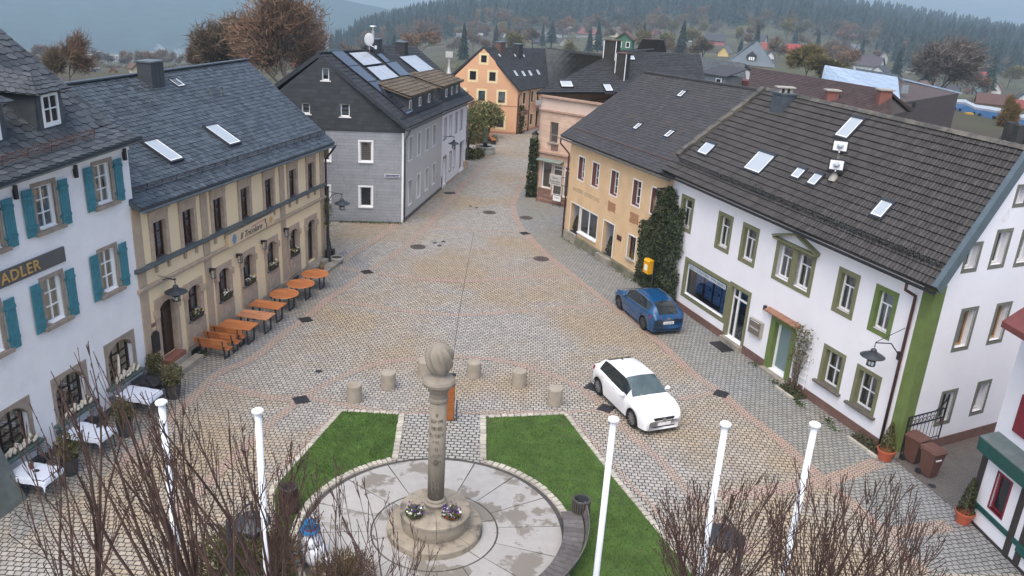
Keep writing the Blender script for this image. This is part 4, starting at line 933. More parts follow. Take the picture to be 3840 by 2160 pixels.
QB = [FB.P(eB[0], eB[1], .4), FB.P(11.6, eB[1] + .05, .4), rB1, rB0]
QBb = [FB.P(11.6, 6.3, -12), FB.P(.3, 6.3, -10.4), QB[3], QB[2]]
mb = MB(); slab(mb, QB, .14); slab(mb, QBb, .14); slates(mb, QB, .22, .20, .016, .006, .0); mb.obox(rB0 - FB.n * .12, rB1 - rB0, FB.n * .24, V((0, 0, .10))); wpart('roof', mb, m_oldtile, B)
mb = MB()
a_, b_, n_ = roof_frame(QB); p0, p1 = bil(QB, .04, .13), bil(QB, .97, .13)
for i in range(int((p1 - p0).length / .35)):
 p = p0 + (p1 - p0).normalized() * (.35 * i); mb.obox(p, a_ * .34, b_ * .03, n_ * .07)
wpart('snow_guard', mb, m_rust, B)
Z3 = lambda L: [(1900 + x * .4279, y * .4279) for x, y in L]
for L in ([(1490, 850), (1545, 790), (1590, 800), (1530, 858)], [(1105, 1138), (1158, 1078), (1203, 1080), (1148, 1142)], [(1375, 1205), (1437, 1140), (1488, 1147), (1425, 1212)]): skylight(B, QB, Z3(L), M('dull_hatch_glass', (.24, .27, .28), .3, .1), .05, .07)
gutter(B, QB[0] - V((0, 0, .12)), QB[1] - V((0, 0, .12)), FB.n, .07)
g0 = QB[0] + FB.t * .25 + FB.n * .07 - V((0, 0, .2)); pipe(B, [g0, g0 - V((0, 0, .25)), FB.P(.36, 5.35, .1), FB.P(.34, .1, .1)], .055, m_brown)
m_siding = sheet_lines('grey_cladding', srgb(146, 149, 154), .205, 'Z', .07, .62, .6, 1.9, .05)
m_slategable = sheet_lines('dark_slate_cladding', (.045, .05, .055), .26, 'Z', .06, .6, .6, .34, .18)
m_greyplain = M('pale_grey_render', (.47, .465, .45), .9, .03, 1)
m_pv = M('solar_cell_glass', (.055, .062, .075), .12, .2, 6, spec=.9); m_pvb = sheet_lines('sky_sheen_collector', (.44, .47, .50), .42, 'Y', .03, .8, .12, None, .03)  # m_pvb: pale colour paints in the sky that the collectors reflect
m_pvd = M('solar_cell_dark', (.03, .032, .045), .14, .2, 6, spec=.7)
FG = Fac(gp(1235, 829), gp(1508.5, 836.4)); FG2 = Fac(gp(1508.5, 836.4), gp(1652.6, 711), .003)
Gh = wall_root('grey_clad_house', 'grey clad house with black slate gable and solar panels on its roof', FG)
stG = dict(frame=m_white, fw=.07, rd=.12, sur=(.10, .03, m_white), sill=(.10, .08, .06, m_white), blind=.97, blindm=sheet_lines('wood_slat_blind', (.42, .24, .15), .13, 'Z', .25, 1.7, .7))
stGb = dict(stG, blind=.02, glass=m_dark); stGs = dict(stG, blind=.98, blindm=sheet_lines('day_night_blind', (.50, .52, .56), .26, 'Z', .42, .12, .6)); stGt = dict(stG, blind=.62, blindm=m_curtain)
GW = [(1.98, 3.95, 2.72, 5.22, stG), (-.66, 3.92, .12, 5.2, stG), (1.96, 1.03, 2.70, 2.32, stGb), (-.72, 1.0, .06, 2.32, stGb), (-3.6, 3.95, -2.8, 5.22, stG)]
GT = [(-.26, 8.86, .18, 9.60, stGt), (-1.52, 6.80, -1.02, 7.46, stGs), (.82, 6.72, 1.38, 7.52, stGs)]
mb = MB(); wall_open(mb, FG, -5.3, 4.67, -.3, 5.88, [w[:4] for w in GW], .2)
mb2 = MB(); topG = lambda u: 6.05 + 4.25 * (1 - abs(u + .19) / 5.2)
wall_open(mb2, FG, -5.3, 4.80, 5.88, 6, [w[:4] for w in GT], .2, topG, (-.19,)); mb2.v = [tuple(V(v) + FG.n * .05) for v in mb2.v]
FG.box(mb2, -5.3, 4.8, 5.86, 5.90, -.01, .05)
GW2 = [(1.27, 3.84, 2.06, 5.36), (3.22, 3.84, 4.06, 5.36), (5.30, 3.84, 6.12, 5.36), (7.10, 3.84, 7.95, 5.36), (1.20, .86, 2.05, 2.50), (3.22, .88, 4.08, 2.50), (5.30, .92, 6.12, 2.50), (7.17, .95, 8.03, 2.50)]
mbs = MB(); wall_open(mbs, FG2, 0, 9.75, -.3, 6.35, GW2, .26)
mb.quad(FG.P(-5.3, -.3), FG.P(-5.3, 6), FG2.P(9.75, 6.2, -9.9), FG2.P(9.75, -.3, -9.9))
wpart('clad_wall', mb, m_siding, Gh); wpart('slate_gable', mb2, m_slategable, Gh); wpart('rendered_wall', mbs, m_greyplain, Gh)
for w in GW + GT: window(Gh, FG, *w)
stG2 = dict(frame=m_white, fw=.06, rd=.20, sur=(.05, .008, m_white), blind=.99, blindm=M('white_roller', (.68, .68, .67), .7, .05), vert=())
for w in GW2: window(Gh, FG2, *w, stG2)
mb = MB(); FG.box(mb, 4.60, 4.72, -.1, 5.86, .0, .06); wpart('corner_trim', mb, m_white, Gh)
mb = MB(); FG2.box(mb, -.06, 9.75, -.2, .22, 0, .04); FG.box(mb, -5.3, 4.67, -.2, .06, 0, .06); wpart('plinth', mb, m_plinthdk, Gh)
GP = lambda u, p, z: FG2.P(u, 0, -p) + V((0, 0, z))
QG = [GP(-.55, -.45, 6.30), GP(9.85, -.45, 6.08), GP(9.6, 4.6, 9.95), GP(-1.3, 4.95, 10.42)]
QGb = [GP(9.85, 10.2, 6.0), GP(-1.6, 10.6, 6.25), QG[3], QG[2]]
mb = MB(); slab(mb, QG, .15); slab(mb, QGb, .15); slates(mb, QG, .36, .33, .024, .006); mb.obox(QG[3] - FG2.n * .13, QG[2] - QG[3], FG2.n * .26, V((0, 0, .10)))
wpart('roof', mb, m_tiledk, Gh)
mb = MB(); mb.obox(QG[0] - V((0, 0, .24)) - FG2.t * .03, QG[3] - QG[0], FG2.t * .05, V((0, 0, .30))); mb.obox(QGb[1] - V((0, 0, .24)) - FG2.t * .03, QGb[2] - QGb[1], FG2.t * .05, V((0, 0, .30))); wpart('barge_board', mb, m_anth, Gh)
gutter(Gh, QG[0] - V((0, 0, .13)), QG[1] - V((0, 0, .13)), FG2.n, .08, m_anth); snowguard(Gh, QG, .10, m_iron, .2, .03, .98, False, .5)
pipe(Gh, [QG[0] + FG2.t * .5 + FG2.n * .05 - V((0, 0, .2)), QG[0] + FG2.t * .5 - FG2.n * .1 - V((0, 0, .5)), FG2.P(.12, 5.4, .1), FG2.P(.12, .1, .1)], .06, m_zinc)
Z2 = lambda L: [(1000 + x * .5106, y * .5106) for x, y in L]
for L, m in (([(455, 385), (545, 383), (668, 490), (590, 497)], m_pv), ([(592, 500), (670, 493), (800, 603), (735, 612)], m_pv), ([(738, 615), (812, 607), (925, 712), (880, 730)], m_pvd), ([(888, 736), (932, 718), (1008, 790), (968, 805)], m_pvd), ([(972, 808), (1018, 792), (1070, 826), (1022, 850)], m_pv),
             ([(592, 400), (728, 390), (840, 475), (706, 494)], m_pvb), ([(722, 505), (858, 489), (965, 575), (832, 603)], m_pvb), ([(868, 473), (943, 463), (1045, 560), (975, 568)], m_pv), ([(790, 400), (822, 392), (902, 462), (868, 470)], m_pv)): solar(Gh, QG, Z2(L), m)
st, top = chimney(Gh, 1404, 192, QG, 1.05, .8, 1, M('dark_clad_stack', (.045, .055, .062), .5, .15), FG2.rz, ztop=up_at(on_roof(QG, 1404, 192), 1404, 147))
mb = MB(); mb.cyl((top.x - .1, top.y, 0), .10, top.z, top.z + .55, 10); mb.cyl((top.x - .1, top.y, 0), .05, top.z + .55, top.z + .85, 8); mb.lathe([(.26, 0), (.22, .05), (0, .08)], 12, (top.x - .1, top.y, top.z + .85)); wpart('flue', mb, M('bright_flue', (.6, .6, .58), .3, .1, metal=.6), st)
d0 = on_roof(QG, 1385, 196); mb = MB(); mb.tube([d0, d0 + V((0, 0, .5))], .03, 6); mb.ball(d0 + V((0, -.05, .85)), .34, .06, .44, 14, 8); mb.tube([d0 + V((0, 0, .5)), d0 + V((.5, -.4, .35))], .03, 5); mb.box(d0.x + .45, d0.x + .6, d0.y - .5, d0.y - .35, d0.z + .28, d0.z + .5)
sd_ = solo('satellite_dish', mb, M('dish_grey', (.55, .56, .58), .5, .05), 'grey satellite dish on the ridge beside the dark clad chimney', 'satellite dish')
def dormer_row(house, u0, u1, zb, wins, pd):
 pf = .35; P = lambda u, p, z: GP(u, p, z)
 mb = MB(); zf = zb; zt = zf + .95
 mb.hexa([P(u0, pf, zf - .4), P(u1, pf, zf - .4 - .12), P(u1, pf + 2.4, zf), P(u0, pf + 2.4, zf), P(u0, pf, zt), P(u1, pf, zt - .15), P(u1, pf + 2.4, zt + .5), P(u0, pf + 2.4, zt + .62)])
 d = wpart('dormer', mb, m_slategable, house)
 Q = [P(u0 - .25, pf - .25, zt + .02), P(u1 + .2, pf - .25, zt - .14), P(u1 + .2, pf + 2.5, zt + .62), P(u0 - .25, pf + 2.5, zt + .78)]
 mb = MB(); slab(mb, Q, .08); pantiles(mb, Q, .34, .40, .06); wpart('dormer_roof', mb, M('mossy_brown_tile', (.11, .088, .062), .8, .25, 4, .2, 30, island=.35), d)
 for u in wins:
  z0 = zf - .12 * (u - u0) / (u1 - u0) + .08
  mb = MB(); mb.hexa([P(u, pf - .04, z0), P(u + .5, pf - .04, z0), P(u + .5, pf + .02, z0), P(u, pf + .02, z0), P(u, pf - .04, z0 + .62), P(u + .5, pf - .04, z0 + .62), P(u + .5, pf + .02, z0 + .62), P(u, pf + .02, z0 + .62)]); f = wpart('casement', mb, m_white, d)
  mb = MB(); mb.quad(P(u + .07, pf - .045, z0 + .07), P(u + .43, pf - .045, z0 + .07), P(u + .43, pf - .045, z0 + .55), P(u + .07, pf - .045, z0 + .55)); wpart('pane', mb, m_dark, d)
dormer_row(Gh, 2.1, 8.3, 6.85, (2.35, 4.6, 6.9), 1)
FW = Fac(FG2.P(9.78, 0), gp(1743, 630.6), .003)
Wh = wall_root('white_gate_house', 'narrow white house with carriage gateway beyond the grey clad house', FW)
WW = [(.65, 3.70, 1.28, 5.25), (2.3, 3.70, 3.0, 5.25), (4.15, 3.70, 4.8, 5.25), (5.9, 3.70, 6.62, 5.25), (2.52, .90, 3.2, 2.42), (3.85, .90, 4.5, 2.42)]
wl = FW.L
hol = WW + [(.55, .2, 1.5, 2.35), (wl - 2.2, .1, wl - .28, 2.62)]
mb = MB(); wall_open(mb, FW, 0, wl, -.3, 5.9, hol, .3); rest_of_walls(mb, FW, 0, wl, 5.9, 9.8); mb.poly([FW.P(0, 5.9, .0), FW.P(0, 5.9, -9.8), FW.P(0, 10.0, -5.6)]); wpart('wall', mb, m_plastR, Wh)
stW = dict(frame=m_white, fw=.05, rd=.2, vert=(.5,), mw=.016, sur=(.07, .01, M('mauve_trim', (.33, .29, .29), .8, .1)), glass=m_dark)
for i, w in enumerate(WW): window(Wh, FW, *w, stW if i < 4 else dict(stW, arch=.14))
window(Wh, FW, .55, .2, 1.5, 2.35, dict(frame=m_white, fw=.08, rd=.2, sur=(.08, .012, m_stoneG), surb=0, arch=.2, glass=M('grey_door', (.22, .24, .26), .5, .1))).name = 'door'
mb = MB(); FW.box(mb, wl - 2.18, wl - .30, .0, 2.6, -.9, -.84); wpart('gate', mb, M('grey_gate', (.22, .235, .22), .7, .1), Wh)
mb = MB(); FW.box(mb, wl - .30, wl + .05, -.2, .7, -.1, .25); FW.box(mb, 1.6, wl - 2.3, -.2, .18, 0, .04); wpart('plinth', mb, m_stone, Wh)
QW = [FW.P(-.05, 0, .45) + V((0, 0, 6.08)), FW.P(wl + .6, 0, .45) + V((0, 0, 5.78)), FW.P(wl + .2, 0, -4.6) + V((0, 0, 9.70)), FW.P(-.3, 0, -5.7) + V((0, 0, 10.35))]
QWb = [FW.P(wl + .6, 0, -10) + V((0, 0, 5.8)), FW.P(-.3, 0, -10.8) + V((0, 0, 6.2)), QW[3], QW[2]]
mb = MB(); slab(mb, QW, .15); slab(mb, QWb, .15); slates(mb, QW, .36, .33, .024, .006); wpart('roof', mb, m_tiledk, Wh)
gutter(Wh, QW[0] - V((0, 0, .13)), QW[1] - V((0, 0, .13)), FW.n, .08, m_anth); snowguard(Wh, QW, .10, m_iron, .2, .03, .98, False, .5)
pipe(Wh, [QW[1] - FW.t * .2 + FW.n * .06 - V((0, 0, .2)), FW.P(wl + .1, 5.1, .12), FW.P(wl + .1, .2, .12)], .05, m_zinc)
solar(Wh, QW, Z2([(962, 426), (1085, 413), (1226, 520), (1112, 540)]), m_pvb)
chimney(Wh, 1507, 197, QW, .9, .7, 1, m_tiledk, FW.rz, ztop=up_at(on_roof(QW, 1507, 197), 1507, 158))
dormer_row(Wh, 10.2, 16.6, 6.60, (11.8, 13.6, 15.2), 1)
p = on_roof(QW, 1683, 275); mb = MB(); mb.lathe([(.22, 0), (.10, .5), (.08, .9), (.08, 1.3)], 10, p); mb.box(p.x - .3, p.x + .3, p.y - .2, p.y + .2, p.z + 1.3, p.z + 1.75); wpart('metal_cowl', mb, M('bright_cowl', (.6, .58, .54), .4, .1, metal=.4), Wh)
FO = Fac(gp(1792.6, 497), gp(1933, 504)); FO2 = Fac(gp(1933, 504), gp(2038.7, 472))
Oh = wall_root('orange_gabled_house', 'orange gabled house with cream window frames at the end of the street', FO)
m_or = M('orange_render', (.66, .38, .22), .9, .05, .6); m_or2 = M('pale_orange_render', (.66, .38, .24), .9, .05, .6); m_crm = M('cream_frame', (.74, .62, .36), .85, .05)
OW = [(-.0, 7.22, .58, 7.94), (-1.1, 5.42, -.45, 6.3), (.92, 5.40, 1.58, 6.3), (-.12, 3.3, .56, 4.36), (1.97, 3.22, 2.66, 4.36), (1.94, .66, 2.66, 1.76), (-.1, .72, .56, 1.82), (-2.3, 3.3, -1.6, 4.36), (-2.3, .75, -1.6, 1.85)]
topO = lambda u: 4.75 + 3.85 * (1 - abs(u - .25) / 3.9)
mb = MB(); wall_open(mb, FO, -3.6, 3.98, -.3, 4.9, OW, .2, lambda u: max(.1, topO(u)), (.25,)); wpart('gable_wall', mb, m_or, Oh)
stO = dict(frame=m_brown, fw=.04, rd=.1, sur=(.22, .012, m_crm), glass=m_dark)
for w in OW: window(Oh, FO, *w, dict(stO, blind=.8, blindm=m_curtain, glass=m_glass) if 3.2 < w[1] < 4 else stO)
OW2 = [(1.35, 3.05, 2.0, 4.2), (3.45, 3.05, 4.05, 4.2), (4.98, 3.05, 5.6, 4.15), (1.4, .55, 2.1, 1.78), (3.5, .58, 4.2, 1.76), (6.75, .62, 7.35, 1.7)]
mb = MB(); wall_open(mb, FO2, 0, 9.5, -.3, 4.55, OW2 + [(5.0, .05, 5.8, 1.95)], .2); rest_of_walls(mb, FO2, 0, 9.5, 4.55, 7.4); wpart('side_wall', mb, m_or2, Oh)
for w in OW2: window(Oh, FO2, *w, dict(stO, sur=(.10, .012, m_crm)))
window(Oh, FO2, 5.0, .05, 5.8, 1.95, dict(frame=m_brown, fw=.08, rd=.15, sur=(.08, .012, m_crm), surb=0, glass=m_dark)).name = 'door'
mb = MB(); FO2.box(mb, 4.9, 5.9, 2.05, 2.3, 0, .7); wpart('door_canopy', mb, m_zinc, Oh)
mb = MB(); FO.box(mb, -3.6, 4.0, 2.90, 2.97, 0, .03); FO.box(mb, -3.6, 4.0, -.2, .22, 0, .03); FO2.box(mb, 0, 9.5, -.2, .2, 0, .03); wpart('band', mb, M('rose_band', (.42, .2, .13), .85, .1), Oh)
OP = lambda u, p, z: FO2.P(u, 0, -p) + V((0, 0, z))
QO = [OP(-.25, -.35, 4.62), OP(7.4, -.3, 4.42), gp(2045, 181, 8.2), gp(1812, 176, 8.75)]
QOb = [OP(7.4, 8.5, 4.4), OP(-3.3, 7.6, 4.62), QO[3], QO[2]]
mb = MB(); slab(mb, QO, .14); slab(mb, QOb, .14); slates(mb, QO, .4, .36, .02, .004)
mb.obox(QOb[1] - V((0, 0, .2)), QOb[2] - QOb[1], FO.n * .1, V((0, 0, .26))); wpart('roof', mb, m_tiledk, Oh)
ZO = lambda L: [(1700 + x * .4883, 100 + y * .4883) for x, y in L]
for L in ([(450, 338), (465, 333), (500, 378), (485, 382)], [(508, 342), (525, 338), (560, 380), (545, 384)], [(562, 338), (578, 333), (610, 376), (594, 379)], [(625, 330), (640, 327), (668, 368), (652, 372)]): skylight(Oh, QO, ZO(L), None, .03, .06)
for L in ([(335, 210), (345, 207), (368, 230), (358, 233)], [(460, 212), (468, 210), (482, 230), (473, 233)], [(526, 214), (535, 212), (550, 232), (540, 235)]): skylight(Oh, QO, ZO(L), None, .02, .05)
chimney(Oh, 1941, 205, QO, .95, .7, 1, m_tiledk, FO2.rz, ztop=up_at(on_roof(QO, 1941, 205), 1941, 166))
chimney(Oh, 1875, 184, QO, 1.2, .7, 1, M('brick_stack', (.13, .085, .07), .9, .2), FO2.rz, ztop=up_at(on_roof(QO, 1875, 184), 1875, 158))
pipe(Oh, [OP(.15, -.4, 4.5), FO2.P(.15, 3.9, .08), FO2.P(.15, 0, .08)], .05, m_brown); pipe(Oh, [FO2.P(2.95, 4.4, .08), FO2.P(2.95, 0, .08)], .05, m_brown)
K0 = thing('long_grey_roofed_house', 'long house with broad dull grey roof between orange house and pink corner house', 'house', OP(8.5, 0, 0))
QL = [OP(7.5, -.3, 4.35), OP(22, -1.0, 4.6), gp(2290, 210, 8.0), gp(2047, 182, 8.2)]
mb = MB(); slab(mb, QL, .14); slates(mb, QL, .4, .36, .02, .004); slab(mb, [OP(22, 11, 4.3), OP(7.5, 9, 4.3), QL[3], QL[2]], .14); mb.obox(QL[3], QL[2] - QL[3], FO2.n * .25, V((0, 0, .12))); wpart('roof', mb, M('dull_grey_tile', (.062, .066, .066), .8, .15, 1, .2, 30, island=.2), K0)
mb = MB(); c = [OP(9.55, 0, -.3), OP(21.5, -.6, -.3), OP(21.5, 10, -.3), OP(9.55, 8, -.3)]; mb.hexa(c + [p + V((0, 0, 4.5)) for p in c]); wpart('wall', mb, m_or2, K0)
FP = Fac(gp(2021, 742), gp(2128, 766));
Ph = wall_root('pink_corner_house', 'pink rusticated stone corner house with glazed shop entrance and black roof', FP)
m_pink = sheet_lines('pink_ashlar', (.56, .40, .30), .42, 'Z', .05, .8, .85, 1.1, .10, .3); m_pinkp = M('pale_pink_render', (.60, .47, .39), .9, .06, .7)
PW = [(.55, 4.30, 1.25, 5.78)]
mb = MB(); wall_open(mb, FP, .0, 5.6, 3.1, 6.55, PW, .3); rr = .7
wall_open(mb, FP, 1.02, 5.6, -.3, 3.1, [(1.05, .45, 1.9, 2.72), (2.0, .45, 3.0, 2.75)], .3); wall_open(mb, FP, 0, 1.02, -.3, 3.1, [(.1, .85, .98, 2.85)], .3)
side = [FP.P(0, 0)];
for i in range(1, 7): a = math.radians(15 * i); side.append(FP.P(-rr * sin(a), 0, -rr * (1 - cos(a))))
side.append(FP.P(-rr, 0, -13))
for a, b in zip(side[:-1], side[1:]): mb.quad(a + V((0, 0, 6.55)), a - V((0, 0, .3)), b - V((0, 0, .3)), b + V((0, 0, 6.55)))
mb.quad(FP.P(5.6, -.3), FP.P(5.6, 7.6), FP.P(5.6, 7.6, -13), FP.P(5.6, -.3, -13)); mb.quad(FP.P(5.6, -.3, -13), FP.P(5.6, 7.6, -13), FP.P(-rr, 7.6, -13), FP.P(-rr, -.3, -13)); wpart('wall', mb, m_pink, Ph)
mb = MB(); FP.box(mb, -.02, 5.6, 6.60, 7.50, -.2, .0)
for a, b in zip(side[:-1], side[1:]): mb.quad(a + V((0, 0, 7.5)), a + V((0, 0, 6.6)), b + V((0, 0, 6.6)), b + V((0, 0, 7.5)))
wpart('frieze', mb, m_pinkp, Ph)
mb = MB()
for z0, z1, d in ((6.50, 6.62, .12), (7.48, 7.62, .22), (3.45, 3.6, .14), (3.08, 3.45, .02)):
 FP.box(mb, -.02, 5.6, z0, z1, -.01, d)
 for a, b in zip(side[:-1], side[1:]):
  n = (a - b).cross(V((0, 0, 1))).normalized(); n = n if n.dot(FP.t) < .2 else -n
  mb.hexa([a + n * d + V((0, 0, z0)), b + n * d + V((0, 0, z0)), b + V((0, 0, z0)), a + V((0, 0, z0)), a + n * d + V((0, 0, z1)), b + n * d + V((0, 0, z1)), b + V((0, 0, z1)), a + V((0, 0, z1))])
wpart('cornice', mb, M('pink_stone_trim', (.40, .27, .20), .85, .12), Ph)
window(Ph, FP, *PW[0], dict(frame=M('grey_frame', (.2, .2, .19), .5), fw=.05, rd=.2, hor=(.35,), sill=(.12, .12, .08, m_stoneG), blind=.0))
stP = dict(frame=m_white, fw=.09, rd=.08)
window(Ph, FP, .1, .85, .98, 2.85, stP).name = 'shop_window'; window(Ph, FP, 1.05, .45, 1.9, 2.72, dict(stP, hor=(.86,))).name = 'shop_door'; window(Ph, FP, 2.0, .45, 3.0, 2.75, dict(stP, hor=(.86,))).name = 'shop_window'
mb = MB(); FP.box(mb, -.1, 1.0, -.2, .82, .0, .04); FP.box(mb, .3, 3.4, -.1, .22, .03, .9); FP.box(mb, .5, 3.0, .2, .42, .03, .5); wpart('entrance_steps', mb, M('brown_stone_step', (.20, .12, .09), .8, .2), Ph)
mb = MB(); mb.hexa([FP.P(-.15, 2.95, .55), FP.P(1.95, 2.95, .65), FP.P(1.95, 2.95, 0), FP.P(-.15, 2.95, 0), FP.P(-.15, 3.0, .55), FP.P(1.95, 3.0, .65), FP.P(1.95, 3.10, 0), FP.P(-.15, 3.10, 0)]); wpart('entrance_canopy', mb, M('green_grey_canopy', (.18, .23, .20), .6, .1), Ph)
mb = MB(); FP.box(mb, .75, 1.35, 3.75, 4.15, 0, .03); wpart('wall_panel', mb, M('brown_panel', (.2, .12, .1), .8, .15), Ph)
q0 = FP.uz(2040, 351, .4)
QP = [FP.P(-.55, q0[1], .45), gp(2652, 345, 7.9), gp(2626, 204, 10.3), gp(2321, 189, 10.6)]
mb = MB(); slab(mb, QP, .16); slates(mb, QP, .36, .33, .02, .006)
QPs = [FP.P(-rr - .4, q0[1], -13.5), FP.P(-.75, q0[1], .1), QP[3], gp(2321, 189, 10.6) - FP.n * 6]; slab(mb, QPs, .16); slates(mb, QPs, .4, .36, .02, .006)
QPb = [QP[2] + (QP[2] - QP[1]) * .9 + V((0, 0, -4.6)), FP.P(-1, 7.5, -16), QP[3] - FP.n * .02, QP[2] - FP.n * .02]; slab(mb, QPb, .16); wpart('roof', mb, m_tiledk, Ph)
mb = MB(); c0, c1 = QP[1] + V((0, 0, -4)), QP[2] + V((0, 0, -.2)); mb.hexa([QP[1] - V((0, 0, 7)), QP[1] - V((0, 0, 7)) + FP.t * .1, V((QPb[0].x, QPb[0].y, -.3)) + FP.t * .1, V((QPb[0].x, QPb[0].y, -.3)), QP[1] - V((0, 0, .2)), QP[1] - V((0, 0, .2)) + FP.t * .1, QPb[0] + FP.t * .1, QPb[0]]); wpart('end_wall', mb, m_pinkp, Ph); mb = MB(); mb.poly([QP[1] - V((0, 0, .1)), QPb[0] - V((0, 0, .1)), QP[2] - V((0, 0, .1))]); wpart('end_gable', mb, m_tiledk, Ph)
skylight(Ph, QP, Z3([(430, 768), (505, 706), (615, 712), (520, 780)])); skylight(Ph, QP, Z3([(845, 742), (915, 738), (920, 812), (848, 810)])); skylight(Ph, QP, Z3([(1060, 485), (1113, 485), (1115, 532), (1060, 530)]), None, .05, .1)
m_stk = M('dark_tiled_stack', (.04, .038, .036), .8, .2)
def stack_edges(x, y, x1, ytop, w, d):
 s, t = chimney(Ph, x, y, QP, w, d, 1, m_stk, FP.rz, True, M('brick_cap', (.12, .08, .065), .9, .2), ztop=up_at(on_roof(QP, x, y), x, ytop))
 mb = MB(); ax = V((cos(FP.rz), sin(FP.rz), 0)); b0 = on_roof(QP, x, y)
 for k in (-1, 1):
  o = V((b0.x, b0.y, b0.z - .3)) + ax * (k * w / 2 - .03) + FP.n * (d / 2); mb.obox(o, ax * .06, FP.n * .02, V((0, 0, t.z - o.z)))
 wpart('lead_edge', mb, m_white, s)
stack_edges(2331, 285, 0, 200, .85, .7)
stack_edges(2293, 209, 0, 152, 1.05, .7)
FZ = Fac(gp(3623, 1941), gp(3776, 2094))
Zh = wall_root('half_timbered_house', 'white house with dark red shutters and half timbered ground floor at the right edge', FZ)
zl = FZ.L
mb = MB(); Zn = 7.0
wz = [(.75, .95, 1.32, 2.15), (2.42, .95, 3.2, 2.2)]
wall_open(mb, FZ, 0, 9, -.3, 2.5, wz, .15); mb.quad(FZ.P(0, -.3), FZ.P(0, 2.5), FZ.P(0, 2.5, -8), FZ.P(0, -.3, -8)); wpart('ground_floor_wall', mb, m_plastR, Zh)
zc = gp(3728, 1621, 2.95)
FZ2 = Fac(zc, zc + FZ.t)
mb = MB(); FZ2.box(mb, 0, 9, 2.8, 7.2, -8, 0); wpart('upper_wall', mb, m_plastR, Zh)
mb = MB(); FZ.box(mb, -.02, 9, 2.42, 2.56, -.01, .05); FZ.box(mb, 0, 9, .0, .10, 0, .03)
for u in (-.02, 1.75, 2.2, 3.35, 4.6): FZ.box(mb, u, u + .22, .02, 2.46, -.01, .04)
FZ.box(mb, -.02, 9, .62, .74, -.01, .035); mb.quad(FZ.P(0, -.3, .01), FZ.P(0, 2.5, .01), FZ.P(0, 2.5, -.22), FZ.P(0, -.3, -.22)); wpart('timber_frame', mb, m_timber, Zh)
mb = MB(); FZ.box(mb, .2, 1.75, .60, .76, 0, .05); FZ.box(mb, 1.97, 2.2, .60, .76, 0, .05); FZ.box(mb, 2.25, 3.38, .52, .78, 0, .12); wpart('green_rail', mb, m_greenfascia, Zh)
window(Zh, FZ, *wz[0], dict(frame=m_red_d, fw=.07, rd=.05, sur=(.05, .02, m_red_d), glass=m_dark)); window(Zh, FZ, *wz[1], dict(frame=m_white, fw=.07, rd=.1, curtain=.5))
cz = [gp(3675, 1632, 2.95), gp(3727, 1619, 2.95), gp(3840, 1703, 2.95), gp(3840, 1766, 2.95)]
o = cz[0]; t_ = FZ.t; mb = MB(); wd = (cz[1] - cz[0]).dot(-FZ.n)
mb.hexa([o + V((0, 0, -.04)), o + t_ * 9 + V((0, 0, -.04)), o + t_ * 9 - FZ.n * (wd + .1) + V((0, 0, .10)), o - FZ.n * (wd + .1) + V((0, 0, .10)), o, o + t_ * 9, o + t_ * 9 - FZ.n * (wd + .1) + V((0, 0, .16)), o - FZ.n * (wd + .1) + V((0, 0, .16))]); wpart('canopy_roof', mb, M('patina_sheet', (.15, .185, .18), .5, .2, 3, metal=.3), Zh)
mb = MB(); mb.obox(o - V((0, 0, .46)) + FZ.n * .0, t_ * 9, -FZ.n * .06, V((0, 0, .42))); mb.obox(o - V((0, 0, .46)) - FZ.n * .06, t_ * .06, -FZ.n * (wd), V((0, 0, .42))); wpart('canopy_fascia', mb, m_greenfascia, Zh)
mb = MB(); r0, r1 = FZ2.uz(3800, 1612), FZ2.uz(3842, 1478)
FZ2.box(mb, r0[0] + .02, r0[0] + .75, r0[1], max(r1[1], r0[1] + 1.15), .02, .07); wpart('shutter', mb, m_red_d, Zh)
e0 = gp(3752, 1225, 6.6); mb = MB(); mb.hexa([e0, e0 + t_ * 8, e0 + t_ * 8 - FZ.n * 4 + V((0, 0, 3.2)), e0 - FZ.n * 4 + V((0, 0, 3.2)), e0 + V((0, 0, .18)), e0 + t_ * 8 + V((0, 0, .18)), e0 + t_ * 8 - FZ.n * 4 + V((0, 0, 3.4)), e0 - FZ.n * 4 + V((0, 0, 3.4))]); wpart('roof', mb, M('red_brown_eave', (.16, .05, .045), .7, .15), Zh)
def facade_thing(name, label, cat, F, u, z, d=0.0, group=None): return thing(name, label, cat, F.P(u, z, d), F.rz, group)
t = facade_thing('tavern_sign', 'long grey signboard with gold capitals on the white tavern', 'sign', FA, -1.7, 6.36)
mb = MB(); mb.box(-3.7, 3.79, -.07, -.01, -.24, .24); part('board', mb, m_signgrey, t)
obj('lettering', text_mesh('ADLER', .47, .03, m_gold, 0, .004, 1.12), t, (1.93, -.085, .0))
t = facade_thing('restaurant_sign', 'cream box sign with black script, crest and tricolour flourish on the restaurant', 'sign', FY, 7.45, 4.13); ls = 4.05
mb = MB(); mb.box(-ls / 2, ls / 2, -.22, -.01, -.27, .27); part('board', mb, M('cream_sign', (.60, .48, .32), .8, .06), t)
obj('lettering', text_mesh('Il Tricolore', .40, .012, m_black, .35, 0.0, 1.05), t, (-.15, -.228, -.05))
mb = MB(); mb.prism([(-.1, -.224, .10), (1.2, -.224, .14), (1.2, -.224, .20), (-.1, -.224, .17)], (0, -.004, 0)); part('red_stroke', mb, M('faded_red', (.5, .25, .2), .8), t)
mb = MB(); mb.lathe([(.0, 0), (.17, 0), (.17, .01), (0, .01)], 16); mb.v = [(v[0] - 1.62, -.222 - v[2], v[1] * 1.25) for v in mb.v]; part('crest', mb, M('blue_crest', (.18, .25, .36), .7, .4, 18), t)
